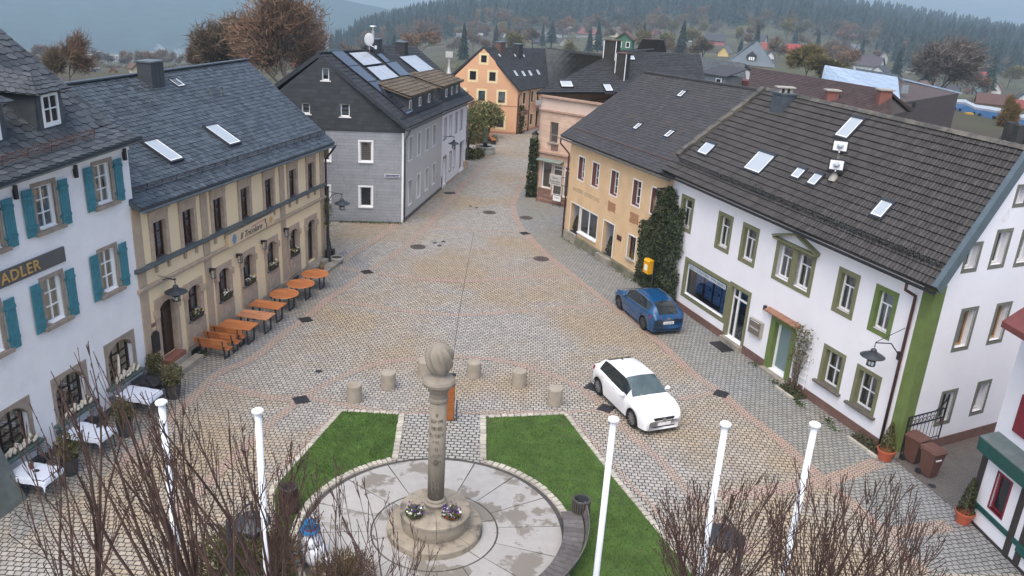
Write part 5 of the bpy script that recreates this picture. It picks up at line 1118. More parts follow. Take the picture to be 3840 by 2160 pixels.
mb = MB(); mb.ball((1.18, -.225, .13), .08, .012, .06, 8, 5); mb.box(1.14, 1.19, -.235, -.222, -.02, .1); part('green_flourish', mb, M('dark_green', (.02, .09, .05), .7), t)
mb = MB(); mb.tube([(1.22, -.23, -.04), (1.30, -.23, -.09), (1.24, -.23, -.14), (1.31, -.23, -.2), (1.2, -.23, -.22)], .022, 5); part('red_flourish', mb, M('flourish_red', (.4, .04, .03), .7), t)
mb = MB(); mb.ball((1.70, -.225, 0), .15, .01, .19, 12, 6); part('ornament', mb, M('ochre_ornament', (.50, .33, .15), .8, .3, 12), t)
t = facade_thing('wall_lettering', 'faded painted lettering above the bakery shop window', 'lettering', FB, 2.66, 3.32)
me = text_mesh('B\u00c4CKEREI  KONDITOREI', .34, .006, M('faded_letter', (.34, .27, .18), .9, .25, 4)); W_ = max(v.co.x for v in me.vertices) - min(v.co.x for v in me.vertices)
me.transform(Matrix.Diagonal((3.25 / W_, 1, 1.0, 1))); obj('letters', me, t, (0, -.006, 0))
t = facade_thing('shop_sign', 'grey bracket sign by the bakery downpipe, in front of the corner shop', 'sign', FP, 2.15, 1.95, 1.3)
mb = MB(); mb.box(-.50, .50, -.05, .05, -.38, .38); part('board', mb, M('sign_grey_white', (.45, .43, .40), .7, .08), t)
m_sgn = M('sign_letter', (.12, .10, .09), .7)
obj('lettering', text_mesh('Auto', .24, .01, m_sgn), t, (0, -.056, .16)); obj('lettering', text_mesh('Reparatur', .22, .01, m_sgn), t, (0, -.056, -.08)); mb = MB(); mb.box(-.36, .36, -.06, -.05, -.27, -.23); part('line', mb, m_sgn, t)
mb = MB(); mb.tube([(.5, 0, .3), (1.15, 0, .3)], .025, 5); mb.tube([(.5, 0, -.3), (1.15, 0, -.3)], .025, 5); mb.tube([(-.45, 0, -.38), (-.45, 0, -.62), (-.3, 0, -.66)], .03, 5); mb.tube([(1.12, 0, -2.0), (1.12, 0, .6)], .03, 6); part('bracket', mb, m_iron, t)
t = facade_thing('street_board', 'small white board low before the corner shop steps', 'sign', FP, 2.35, .62, 1.25); mb = MB(); mb.box(-.35, .35, -.03, .03, -.2, .22); part('board', mb, m_white, t)
mb = MB(); bars(mb, -.37, .37, -.22, .24, .03, -.035, .035); part('frame', mb, m_anth, t); obj('lettering', text_mesh('Service', .15, .008, m_sgn), t, (0, -.04, .06)); mb = MB(); mb.tube([(-.3, 0, -.22), (-.3, 0, -.62)], .02, 5); mb.tube([(.3, 0, -.22), (.3, 0, -.62)], .02, 5); part('leg', mb, m_anth, t)
t = facade_thing('street_name_plate', 'blue street name plate at the corner of the grey clad house', 'street sign', FG, 4.0, 3.10, .03)
mb = MB(); mb.box(-.46, .46, -.03, 0, -.09, .09); part('plate', mb, M('blue_enamel', (.02, .025, .12), .4), t); mb = MB(); bars(mb, -.48, .48, -.11, .11, .02, -.035, .0); part('rim', mb, m_white, t)
obj('lettering', text_mesh('Bayreuther Stra\u00dfe', .125, .006, m_white), t, (0, -.034, 0))
t = facade_thing('window_lettering', 'pale lettering strip along the top of the shop window of the corner house', 'sign', FR, 2.15, 2.42, -.03)
mb = MB(); mb.box(-1.55, 1.55, -.006, 0, -.11, .12); part('strip', mb, M('pale_strip', (.50, .56, .62), .5), t)
me = text_mesh('BERG & PARTNER - IMMOBILIEN', .2, .004, M('slate_letter', (.10, .13, .15), .6)); W_ = max(v.co.x for v in me.vertices) * 2; me.transform(Matrix.Diagonal((2.95 / W_, 1, 1, 1))); obj('lettering', me, t, (0, -.012, 0))
m_paper = M('pale_notice', (.55, .68, .80), .6, .08, 6); m_print = M('blue_print', (.16, .24, .36), .7)
for i, (u, z, w, h, l) in enumerate(((1.45, 1.78, .58, .95, 'left of three in the shop window'), (2.25, 1.76, .58, .95, 'middle of three in the shop window'), (2.98, 1.74, .52, .95, 'third along the shop window, before the narrow strip'), (3.48, 1.60, .30, 1.55, 'narrow and tall, next to the shop door'))):
 t = facade_thing('property_notice', 'pale blue property notice ' + l, 'notice', FR, u, z, -.16, 'notices hanging in the shop window')
 mb = MB(); mb.box(-w / 2, w / 2, -.008, .008, -h / 2, h / 2); part('sheet', mb, m_paper, t)
 mb = MB()
 for k in range(5): zz = -h * .42 + k * h * .19; mb.box(-w * .4, w * RND.uniform(.05, .35), -.012, -.008, zz, zz + .03);
 mb.box(w * .1, w * .4, -.012, -.008, 0, .14); part('print', mb, m_print, t)
mb = MB(); FR.box(mb, .4, 3.8, .94, 2.58, -1.3, -1.27); wpart('shop_back_wall', mb, M('blue_shop_wall', (.10, .15, .30), .6, .2, .8), Rh)
t = facade_thing('letterbox_unit', 'grey double letterbox unit on the wall between glazed door and olive door', 'letterbox', FR, 6.38, 1.55)
mb = MB(); mb.box(-.42, .42, -.16, 0, -.34, .36); part('case', mb, m_concrete, t)
for z in (-.28, .05):
 mb = MB(); mb.box(-.38, .38, -.175, -.16, z, z + .29); part('flap', mb, M('flap_brown_grey', (.20, .17, .14), .5, .1, metal=.3), t); mb = MB(); mb.box(-.3, .3, -.185, -.174, z + .24, z + .26); part('slot', mb, m_white, t)
t = facade_thing('post_box', 'yellow post box on the ivy covered wall behind the blue car', 'post box', FB, 10.95, 1.55, .55)
mb = MB(); mb.box(-.24, .24, -.28, 0, -.35, .30); mb.hexa([(-.25, -.30, .30), (.25, -.30, .30), (.25, 0, .30), (-.25, 0, .30), (-.25, -.22, .40), (.25, -.22, .40), (.25, 0, .40), (-.25, 0, .40)]); part('box', mb, M('post_yellow', (.72, .36, .01), .45, .08), t); mb = MB(); mb.box(-.12, .12, -.29, -.28, -.2, .12); part('label_plate', mb, m_white, t); mb = MB(); mb.tube([(.3, .0, -1.5), (.3, .0, .35)], .035, 6); part('post', mb, m_iron, t)
t = facade_thing('letterbox', 'dark rounded letterbox beside the first restaurant door', 'letterbox', FY, .02, 1.62); mb = MB(); mb.box(-.2, .2, -.13, -.05, -.42, .30); mb.ball((0, -.09, .30), .2, .045, .14, 12, 6); part('box', mb, m_black, t); mb = MB(); mb.box(-.14, .14, -.14, -.13, .1, .14); part('slot', mb, m_iron, t)
t = facade_thing('number_plate', 'little brown plate above the letterbox at the restaurant door', 'plate', FY, .02, 2.28); mb = MB(); mb.box(-.12, .12, -.08, -.05, -.07, .07); part('plate', mb, M('brown_plate', (.2, .1, .08), .6), t)
t = facade_thing('memorial_plaque', 'dark brown plaque on the bakery wall beside the doorway', 'plaque', FB, 6.86, 1.84); mb = MB(); mb.box(-.22, .22, -.04, 0, -.15, .13); part('plaque', mb, m_brown, t)
t = facade_thing('door_lamp', 'tiny grey lamp on the wall left of the olive doorway', 'lamp', FR, 6.72, 2.62); mb = MB(); mb.box(-.06, .06, -.12, 0, -.1, .1); part('housing', mb, m_iron, t)
mb = MB(); mb.obox(FR.P(4.3, 0, .25) + V((0, 0, .008)), FR.t * 1.1, FR.n * .62, V((0, 0, .02))); solo('door_mat', mb, m_black, 'black door mat in front of the glazed shop door', 'door mat')
def lantern_local():
 t = thing('wall_lantern', '', 'wall lamp'); mb = MB(); mb.box(-.05, .05, -.06, 0, -.02, .16); mb.tube([(0, -.04, .13), (0, -.16, .15)], .025, 6); mb.box(-.085, .085, -.25, -.08, .10, .16); part('bracket', mb, m_black, t)
 mb = MB()
 for x in (-.075, .06):
  for y in (-.24, -.105): mb.box(x, x + .015, y, y + .015, -.24, .10)
 bars(mb, -.075, .075, -.25, -.23, .012, -.24, -.09); part('cage', mb, m_black, t); mb = MB(); mb.box(-.055, .055, -.22, -.11, -.22, .09); part('glass', mb, glassmat('lantern_glass', .9, .2, .05, (.9, .9, .88)), t); return t
w0 = lantern_local(); w0['group'] = 'wall lanterns along the restaurant front'
for i, (u, l) in enumerate(((4.04, 'on the pilaster right of the first arched window'), (6.22, 'between second and third arched window, under the sign'), (8.47, 'between third and fourth arched window, under the sign'), (10.76, 'beside the last arched window, on the far pilaster'))):
 o = w0 if i == 0 else dup(w0, (0, 0, 0)); o.location = FY.P(u, 3.12, .05); o.rotation_euler = (0, 0, FY.rz); o['label'] = 'black glass wall lantern ' + l
mb = MB(); mb.box(-.055, .055, -.12, -.03, -.20, .20); mb.box(-.03, .03, -.04, 0, -.12, .12)
ud = mesh_of('updown_lamp', mb, m_black)
for u, l in ((.50, 'between the two upper windows next to the sign end'), (3.02, 'left of the upper window nearest the restaurant'), (5.45, 'at the corner next to the restaurant roof')): tag(obj('wall_spotlight', ud, None, FA.P(u, 8.62), FA.rz), 'black spotlight under tavern eaves, ' + l, 'wall lamp', 'black spotlights under the tavern eaves')
m_lampglass = glassmat('lamp_glass', .9, .25, .05, (.9, .92, .9))
def lamp_head(t, c, r=.42):
 x, y, z = c
 mb = MB(); mb.smooth = True; mb.smooth = False; mb.lathe([(.02, .27), (.05, .24), (.10, .20), (.115, .11), (r * .62, .05), (r, -.04), (r * .97, -.055), (.13, .0), (.0, .02)], 28, c, False); part('shade', mb, m_zincdk, t)
 mb = MB(); mb.lathe([(.13, -.36), (.13, -.05)], 12, c); part('lamp_glass', mb, m_lampglass, t)
 mb = MB()
 for k in range(8): a = 2 * pi * k / 8; mb.tube([(x + .145 * cos(a), y + .145 * sin(a), z - .04), (x + .14 * cos(a), y + .14 * sin(a), z - .38)], .009, 4)
 for zz in (-.38, -.2): mb.lathe([(.15, zz - .012), (.155, zz), (.15, zz + .012), (.13, zz)], 16, c)
 part('cage', mb, m_black, t)
m_zincdk = M('lamp_shade_grey', (.055, .062, .07), .45, .15, 5, metal=.4)
def lamp_post(base, head, htop, label, r=.42, hz_=None):
 t = thing('street_lamp', label, 'street lamp', base, 0, 'hat shaded street lamps'); b = V(base); h = V(head) - b
 mb = MB(); mb.lathe([(.10, 0), (.10, .9), (.075, 1.0), (.06, 1.05), (.055, htop), (.0, htop + .04)], 12); part('post', mb, m_iron, t)
 d = V((h.x, h.y, 0)); L = d.length; d.normalize(); z = h.z
 mb = MB(); mb.smooth = True
 mb.tube([d * .04 + V((0, 0, z + .05)), d * L * .3 + V((0, 0, z + .36)), d * L * .7 + V((0, 0, z + .50)), d * L + V((0, 0, z + .44)), d * L + V((0, 0, z + .3))], .022, 6); mb.tube([V((0, 0, htop - .06)), d * L + V((0, 0, z + .46))], .012, 4); mb.ball((h.x, h.y, z + .46), .045); part('arm', mb, m_iron, t)
 lamp_head(t, (h.x, h.y, z), r); return t
def headpos(base, x, y, out):
 p = V((base.x + out.x, base.y + out.y, 0)); return V((p.x, p.y, up_at(p, x, y)))
bp = gp(594, 1398); o_ = FY.n * .85 + FY.t * .35; lamp_post(bp, headpos(bp, 606, 1095, o_), up_at(bp, 541, 1022), 'street lamp before the first restaurant door, beside the white tavern corner')
bp = gp(1234, 993); lamp_post(bp, headpos(bp, 1281, 760, V((.78, -.05, 0))), up_at(bp, 1231, 713), 'street lamp at the far restaurant corner, before the grey cladding')
bp = gp(1651.6, 709); lamp_post(bp, headpos(bp, 1692, 536, V((.92, -.1, 0))), up_at(bp, 1658, 508), 'street lamp in front of the white gateway house')
pz = at_dist(945, 1952, 15.8); bp = V((pz.x - .25, pz.y - .7, 0)); lamp_post(bp, V((pz.x, pz.y, pz.z)), pz.z + .5, 'street lamp seen from above behind bare shoots, on the tavern side', .40)
pz = at_dist(2711, 2004, 16.2); bp = V((pz.x + .2, pz.y - .75, 0)); lamp_post(bp, V((pz.x, pz.y, pz.z)), pz.z + .5, 'street lamp seen from above between the flagpoles', .46)
t = facade_thing('wall_street_lamp', 'hat shaded lamp on a wall arm at the olive corner of the white house', 'street lamp', FR, 14.02, 2.95, .12)
hp = headpos(FR.P(13.75, 0, 1.0), 3335, 1345, V()); L0 = Matrix.Rotation(-FR.rz, 4, 'Z') @ (hp - t.location)
lamp_head(t, tuple(L0), .42); mb = MB(); mb.tube([(0, -.02, L0.z + .05), (L0.x * .4, L0.y * .4, L0.z + .45), tuple(L0 + V((0, 0, .46))), tuple(L0 + V((0, 0, .3)))], .022, 6); mb.tube([(.02, -.02, L0.z + 1.05), tuple(L0 + V((0, 0, .48)))], .012, 4); mb.box(-.05, .05, -.04, .04, L0.z - .15, L0.z + .15); part('arm', mb, m_iron, t)
t = thing('hanging_lantern', 'square lantern on a bracket at the ivy edge of the pink corner house', 'street lamp', at_dist(2007, 515, 63)); mb = MB(); mb.box(-.2, .2, -.2, .2, -.28, .22); part('glass', mb, m_lampglass, t)
mb = MB()
for a in (-.2, .2):
 for b in (-.2, .2): mb.tube([(a, b, -.3), (a, b, .24)], .03, 4)
mb.box(-.24, .24, -.24, .24, -.33, -.28); mb.lathe([(.34, .22), (.06, .48), (0, .5)], 4); mb.tube([(0, 0, .48), (.4, 0, .7), (1.2, 0, .75)], .03, 5); part('frame', mb, m_black, t)
aw = FY.rz - pi / 2
def u_frame(mb, x, w, h, s=.055):
 for y in (-w / 2, w / 2): mb.hexa([(x - s / 2, y * .86 - s / 2, 0), (x + s / 2, y * .86 - s / 2, 0), (x + s / 2, y * .86 + s / 2, 0), (x - s / 2, y * .86 + s / 2, 0), (x - s / 2, y - s / 2, h), (x + s / 2, y - s / 2, h), (x + s / 2, y + s / 2, h), (x - s / 2, y + s / 2, h)])
 mb.box(x - s / 2, x + s / 2, -w / 2 * .86, w / 2 * .86, 0, s); mb.box(x - s / 2, x + s / 2, -w / 2, w / 2, h - s, h)
def rect_table(label, p, m):
 t = thing('garden_table', label, 'table', p, aw, 'wooden tables before the restaurant')
 mb = MB()
 for i in range(5): mb.box(-.74, .74, -.42 + i * .168, -.42 + i * .168 + .165, .73, .765)
 part('tabletop', mb, m, t)
 for x in (-.55, .55): mb = MB(); u_frame(mb, x, .62, .73); part('leg', mb, m_anth, t)
def round_table(label, p):
 t = thing('round_garden_table', label, 'table', p, aw, 'wooden tables before the restaurant'); mb = MB(); mb.lathe([(0, .73), (.66, .73), (.68, .745), (.66, .765), (0, .765)], 40); part('tabletop', mb, m_wood, t)
 for x in (-.36, .36): mb = MB(); u_frame(mb, x, .56, .73); part('leg', mb, m_anth, t)
def ctr(L, z): return sum((gp(x, y, z) for x, y in L), V()) / len(L)
def flat(p): return V((p.x, p.y, 0))
rect_table('rectangular orange wood table next to the three benches', flat(ctr([(817, 1221), (845, 1193), (976, 1213), (936, 1243)], .75)), m_wood)
rect_table('rectangular table with pale striped planks, between two orange ones', flat(ctr([(882, 1182), (919, 1158), (1036, 1177), (998, 1203)], .75)), m_woodlt)
rect_table('rectangular reddish wood table next to the round tables', flat(ctr([(927, 1144), (960, 1122), (1080, 1137), (1045, 1164)], .75)), m_wood)
for x, y, l in ((1065, 1101, 'round orange wood table next to the rectangular tables'), (1127, 1063, 'round orange wood table, middle of the three round ones'), (1181, 1026, 'round orange wood table next to the restaurant corner steps')): round_table(l, flat(gp(x, y, .75)))
def bench(label, p):
 t = thing('wooden_bench', label, 'bench', p, aw, 'backed benches before the restaurant')
 mb = MB()
 for y in (-.17, .02): mb.box(-.72, .72, y, y + .18, .43, .47)
 part('seat', mb, m_woodbn, t)
 mb = MB()
 for z in (.62, .76): mb.hexa([(-.72, .25 + z * .12 - .08, z), (.72, .25 + z * .12 - .08, z), (.72, .29 + z * .12 - .08, z), (-.72, .29 + z * .12 - .08, z), (-.72, .265 + z * .12 - .08, z + .135), (.72, .265 + z * .12 - .08, z + .135), (.72, .305 + z * .12 - .08, z + .135), (-.72, .305 + z * .12 - .08, z + .135)])
 part('backrest', mb, m_woodbn, t)
 for x in (-.52, .52): mb = MB(); u_frame(mb, x, .36, .43); mb.hexa([(x - .03, .18, .40), (x + .03, .18, .40), (x + .03, .24, .40), (x - .03, .24, .40), (x - .03, .29, .86), (x + .03, .29, .86), (x + .03, .33, .86), (x - .03, .33, .86)]); part('leg', mb, m_anth, t)
 t.rotation_euler = (0, 0, aw + pi)
 return t
b0 = gp(790, 1285, .78)
for i, l in enumerate(('wooden bench nearest the tavern, its slatted back fully visible', 'middle one of three wooden benches set close together', 'wooden bench closest to the rectangular tables')):
 px_ = [(790, 1285), (824, 1262), (848, 1241)][i]; q = flat(gp(px_[0], px_[1], .72)) + FY.t * .28; bench(l, q)
def window_box(label, p, w=.72):
 t = thing('window_box', label, 'planter', p, FY.rz, 'flower boxes on the restaurant sills'); mb = MB(); mb.hexa([(-w / 2 + .03, -.2, 0), (w / 2 - .03, -.2, 0), (w / 2 - .03, 0, 0), (-w / 2 + .03, 0, 0), (-w / 2, -.23, .17), (w / 2, -.23, .17), (w / 2, .02, .17), (-w / 2, .02, .17)]); part('box', mb, M('dark_planter', (.05, .05, .045), .7), t)
 mb = MB()
 for i in range(190): leaf(mb, V((RND.uniform(-w / 2, w / 2), RND.uniform(-.26, .04), RND.uniform(.12, .30))), RND.uniform(.025, .05))
 part('foliage', mb, m_leafol, t)
 for m, n in ((m_flw, 26), (m_fly, 10)):
  mb = MB()
  for i in range(n): leaf(mb, V((RND.uniform(-w / 2, w / 2), RND.uniform(-.28, .0), RND.uniform(.22, .40))), RND.uniform(.03, .055))
  part('blossom', mb, m, t)
for u, l in zip(AW, ('first arched window, above the benches', 'second arched window, above the first table', 'third arched window, under the script sign', 'fourth arched window, above the round tables', 'fifth arched window, beside the far door')): window_box('flower box with white blossoms in the ' + l, FY.P(u + .475, 1.50, -.02))
def metal_chair(label, p, rz):
 t = thing('wire_chair', label, 'chair', p, rz, 'dark wire mesh chairs on the tavern terrace'); mb = MB()
 for i in range(13): q = -.21 + .035 * i; mb.box(q - .006, q + .006, -.21, .21, .44, .45); mb.box(-.21, .21, q - .006, q + .006, .441, .451)
 bars(mb, -.22, .22, -.22, .22, .025, .43, .455); mb.v = [(v[0], v[1], v[2]) for v in mb.v]; part('seat', mb, m_iron, t)
 mb = MB()
 for i in range(11): q = -.19 + .038 * i; h = .86 - abs(q) ** 2 * 2.2; mb.tube([(q, .21, .45), (q * 1.05, .29, h)], .006, 4)
 for z in (.55, .63, .71, .79): mb.tube([(-.2, .21 + (z - .45) * .2, z), (.2, .21 + (z - .45) * .2, z)], .006, 4)
 mb.tube([(-.22, .21, .45), (-.23, .28, .78), (-.12, .30, .86), (.12, .30, .86), (.23, .28, .78), (.22, .21, .45)], .014, 5); part('backrest', mb, m_iron, t)
 for sx in (-1, 1):
  for sy in (-1, 1): mb = MB(); mb.tube([(sx * .2, sy * .2, .44), (sx * .23, sy * .24, 0)], .013, 5); part('leg', mb, m_iron, t)
  mb = MB(); mb.tube([(sx * .22, .24, .64), (sx * .25, .05, .66), (sx * .25, -.18, .64), (sx * .23, -.2, .45)], .012, 5); part('arm', mb, m_iron, t)
 return t
def cloth_table(label, clabel, p, rz, seed, w=1.25, d=.78, cloth=True):
 t = thing('terrace_table', label, 'table', p, rz, 'terrace tables of the tavern'); mb = MB(); mb.box(-w / 2, w / 2, -d / 2, d / 2, .70, .735); part('tabletop', mb, m_iron, t)
 for sx in (-1, 1):
  for sy in (-1, 1): mb = MB(); mb.tube([(sx * (w / 2 - .06), sy * (d / 2 - .06), .70), (sx * (w / 2 - .02), sy * (d / 2 - .02), 0)], .018, 6); part('leg', mb, m_iron, t)
 if not cloth: return
 mb = MB(); mb.smooth = True; n = 22; vs = []; ov = .17
 for i in range(n + 1):
  for j in range(n + 1):
   a = (i / n - .5) * (w + 2 * ov); b = (j / n - .5) * (d + 2 * ov); oa = max(0, abs(a) - w / 2); ob = max(0, abs(b) - d / 2)
   x = max(-w / 2 - .02 - .25 * oa, min(w / 2 + .02 + .25 * oa, a)); y = max(-d / 2 - .02 - .25 * ob, min(d / 2 + .02 + .25 * ob, b)); k = noise.noise(V((a * 4, b * 4, seed)))
   z = .742 - (oa + ob) * .95 + .012 * k; corner = oa * ob * 40
   if oa + ob > 0: x += .04 * k * (1 if oa == 0 else .3); y += .04 * noise.noise(V((a * 5, b * 5, seed + 9)))
   vs.append((x, y, max(.02, z - corner * .03)))
 mb.add(vs, [(i * (n + 1) + j, (i + 1) * (n + 1) + j, (i + 1) * (n + 1) + j + 1, i * (n + 1) + j + 1) for i in range(n) for j in range(n)])
 o = obj('tablecloth', mesh_of('tablecloth', mb, m_clothw), None, p, rz); tag(o, clabel, 'tablecloth', 'white cloths over the terrace tables')
m_clothw = M('white_cloth', (.62, .66, .74), .9, .06, 9, .2, 12)
aT = FA.rz - pi / 2
TP = [flat(gp(520, 1470, .74)), flat(gp(334, 1612, .74)), flat(gp(128, 1765, .74))]
for i, (p, a, b) in enumerate(zip(TP, ('iron terrace table next to the potted shrubs at the lamp post', 'iron terrace table in the middle of three with cloths', 'iron terrace table nearest the tavern buttress'), ('white cloth on the table next to the potted shrubs at the lamp post', 'white cloth on the middle terrace table', 'white cloth with a small red pot on it, nearest the buttress'))): cloth_table(a, b, p, aT, i * 7.3)
cloth_table('bare dark terrace table against the tavern wall by the shrubs', '', flat(gp(541, 1437, .74)) + FA.t * .25, aT, 0, 1.0, .7, False)
mb = MB(); q = gp(118, 1757, .75); mb.lathe([(.05, 0), (.075, .12), (0, .12)], 10, q); o = solo('table_pot', mb, m_red_d, 'small red pot with a plant on the tablecloth nearest the buttress', 'pot')
mb = MB()
for i in range(30): leaf(mb, q + V((RND.uniform(-.07, .07), RND.uniform(-.07, .07), RND.uniform(.1, .2))), .03)
wpart('plant', mb, m_leafol, o)
for (x, y), rz, l in (((455, 1512), aT + pi, 'in front of the cloth nearest the lamp post shrubs'), ((531, 1432), aT, 'beyond the bare dark table, by the wall'), ((588, 1452), aT + 2.6, 'with its back to the potted shrubs'), ((345, 1572), aT, 'beyond the middle cloth table, by the wall'), ((262, 1640), aT + pi, 'in front of the middle cloth table'), ((146, 1722), aT, 'beyond the cloth with the red pot'), ((48, 1800), aT + pi, 'between the buttress and the last cloth table')):
 metal_chair('dark wire mesh chair ' + l, flat(gp(x, y, .45)), rz)
def twig_mass(mb, c, rx, rz, n, s, lo=.0):
 for i in range(n):
  d = V((RND.gauss(0, 1), RND.gauss(0, 1), RND.gauss(0, 1))).normalized() * (RND.random() ** .4)
  p = V((c[0] + d.x * rx, c[1] + d.y * rx, c[2] + d.z * rz));
  if p.z > lo: leaf(mb, p, s * RND.uniform(.6, 1.3))
def potted_shrub(label, p, r=.36, h=.75, pot=m_iron, fol=m_leafol, ph=.55, group='potted shrubs along the tavern'):
 t = thing('potted_shrub', label, 'potted plant', p, RND.uniform(0, 6), group); mb = MB(); mb.lathe([(r * .55, 0), (r * .75, ph), (r * .80, ph + .02), (r * .70, ph + .02), (r * .66, ph - .06), (0, ph - .06)], 18); part('pot', mb, pot, t)
 mb = MB()
 for k in range(16): a = RND.uniform(0, 2 * pi); mb.tube([(.03 * cos(a), .03 * sin(a), ph - .05), (r * .6 * cos(a), r * .6 * sin(a), ph + h * RND.uniform(.4, .85))], .008, 4)
 part('stem', mb, m_weedbr, t); mb = MB(); twig_mass(mb, (0, 0, ph + h * .5), r * 1.1, h * .62, 900, .035, ph - .05); part('foliage', mb, fol, t)
m_pot = M('dark_grey_pot', (.05, .05, .052), .7, .15)
for x, y, l, r in ((651, 1490, 'bushy olive shrub in a dark pot between lamp post and cloth table', .40), (585, 1445, 'low olive shrub against the wall behind the larger potted shrub', .33), (472, 1632, 'olive shrub in a dark pot between the first two cloth tables', .36), (266, 1775, 'olive shrub in a dark pot between the last two cloth tables', .36)): potted_shrub(l, gp(x, y), r, .8, m_pot)
m_drift = M('bleached_driftwood', (.55, .50, .40), .85, .25, 8, .3, 25)
for u0, l, big in ((.90, 'bleached driftwood pieces on the middle arched window sill', 0), (3.46, 'forked bleached branch on the arched sill next to the restaurant', 1), (-1.66, 'bleached driftwood pieces on the arched sill nearest the buttress', 0)):
 mb = MB(); mb.smooth = True; P = lambda a, z, d: FA.P(u0 + a, .99 + z, d)
 if big: mb.tube([P(.15, .05, .12), P(.45, .35, .05), P(.62, .75, -.05), P(.66, .9, -.08)], [.06, .055, .05, .03], 7); mb.tube([P(.3, .12, .1), P(.7, .16, .12), P(1.2, .22, .06)], [.05, .045, .03], 7)
 for k in range(7): a = .1 + k * .19; mb.tube([P(a, .05 + .03 * (k % 2), .15), P(a + .2, .09 + .1 * (k % 3), .02 + .03 * k % .1), P(a + .3, .12 + .12 * RND.random(), .08)], [.05, .06, .03], 6)
 solo('driftwood', mb, m_drift, l, 'driftwood', 'driftwood on the tavern sills')
def cone_bush(t, ph, r, h, m, n=1300, s=.03):
 mb = MB()
 for i in range(n):
  z = RND.random() ** 1.3; rr = r * (1 - z) ** .75 * RND.uniform(.7, 1.05) + .02; a = RND.uniform(0, 2 * pi); leaf(mb, V((rr * cos(a), rr * sin(a), ph + z * h)), s * RND.uniform(.6, 1.3), .2)
 part('foliage', mb, m, t); mb = MB(); mb.tube([(0, 0, ph - .1), (0, 0, ph + h * .9)], .025, 6); part('stem', mb, m_weedbr, t)
def potted_conifer(label, p, r, h, pm, ph, pr, fol=m_leafdk):
 t = thing('potted_conifer', label, 'potted plant', p, 0, 'potted conifers'); mb = MB(); mb.lathe([(pr * .72, 0), (pr * .95, ph - .07), (pr * 1.06, ph - .07), (pr * 1.06, ph), (pr * .92, ph), (pr * .88, ph - .06), (0, ph - .06)], 20); part('pot', mb, pm, t); cone_bush(t, ph - .05, r, h, fol)
potted_conifer('brownish conifer in a terracotta pot at the olive corner of the white house', gp(3316, 1722), .27, 1.1, m_terra, .42, .30, m_leafol)
potted_conifer('slim conifer in a terracotta pot before the half timbered wall', gp(3608, 1958), .26, 1.25, m_terra, .42, .28)
potted_conifer('small dark conifer in a black pot in the bakery shop entrance', FB.P(1.5, .58, -.2), .24, .85, m_pot, .3, .2)
potted_conifer('small dark conifer in a black pot in the bakery doorway', FB.P(5.75, .40, -.15), .26, .95, m_pot, .3, .2)
mb = MB()
for i in range(6): q = FB.P(1.85 + RND.uniform(-.08, .08), .58, -.1); mb.tube([q, q + V((RND.uniform(-.1, .1), 0, RND.uniform(.9, 1.3)))], .012, 4)
solo('bare_rods', mb, M('red_brown_rod', (.12, .05, .04), .8), 'upright red brown rods beside the bakery shop window', 'decoration')
for (u, z, l) in ((8.2, .98, 'yellow flowering plant behind the first small bakery window'), (9.95, 1.04, 'yellow flowering plant at the bakery window next to the ivy')):
 q = FB.P(u, z + .02, -.10); mb = MB()
 for i in range(60): leaf(mb, q + V((RND.gauss(0, .08), RND.gauss(0, .05), RND.uniform(.02, .4))), .04)
 solo('flowering_plant', mb, M('yellow_green_plant', (.30, .24, .03), .8, .4, 8, island=.4), l, 'plant')
iv = thing('ivy', 'dense dark ivy covering the wall between bakery and white corner house', 'climbing plant', FB.P(11.0, 0, .3)); mb = MB()
IVY = [(8.95, 0), (9.15, 1.2), (9.0, 2.4), (9.0, 3.4), (9.75, 3.7), (10.15, 4.3), (10.25, 5.55), (10.9, 5.75), (11.4, 5.5), (11.4, 0)]
def poly_in(u, z, P):
 c = False; j = len(P) - 1
 for i in range(len(P)):
  if (P[i][1] > z) != (P[j][1] > z) and u < (P[j][0] - P[i][0]) * (z - P[i][1]) / (P[j][1] - P[i][1]) + P[i][0]: c = not c
  j = i
 return c
for i in range(9000):
 u, z = RND.uniform(8.7, 11.5), RND.uniform(0, 5.9)
 k = noise.noise(V((u * 2.2, z * 2.2, 3))) * .35
 if not poly_in(u - k * .5, z - k * .6, IVY): continue
 leaf(mb, FB.P(u, z, .06 + .30 * (.6 + .5 * noise.noise(V((u * 1.7, z * 1.7, 0)))) * RND.random() ** .5), RND.uniform(.04, .08), .1)
IVR = [(-2.0, 0), (.02, 0), (.0, 1.4), (-.25, 2.4), (.1, 3.2), (-.15, 4.0), (-.10, 5.2), (-.55, 5.0), (-.85, 5.3), (-1.3, 5.9), (-2.0, 5.9)]
for i in range(7500):
 u, z = RND.uniform(-2.1, .25), RND.uniform(0, 6.0)
 k = noise.noise(V((u * 2.2, z * 2.2, 7))) * .3
 if not poly_in(u - k * .4, z - k * .6, IVR): continue
 leaf(mb, FR.P(u, z, .05 + .36 * (.6 + .5 * noise.noise(V((u * 1.7, z * 1.7, 5)))) * RND.random() ** .5), RND.uniform(.04, .08), .1)
wpart('leaves', mb, m_ivy, iv)
mb = MB()
for k in range(14):
 u = RND.uniform(9.4, 11.3); pts = [FB.P(u, 0, .1)]
 for i in range(8): u += RND.uniform(-.2, .2); pts.append(FB.P(u, (i + 1) * .62, .12))
 mb.tube(pts, .02, 4)
wpart('stems', mb, m_weedbr, iv)
t = thing('trellis', 'white wooden trellis behind the climbing plant by the olive door', 'trellis', FR.P(9.5, 0, .1)); mb = MB()
for u in (9.15, 9.5, 9.85): FR.box(mb, u - .02, u + .02, .3, 2.5, .06, .085)
for i in range(8): FR.box(mb, 9.05, 9.95, .45 + i * .28, .48 + i * .28, .085, .105)
wpart('lattice', mb, m_white, t)
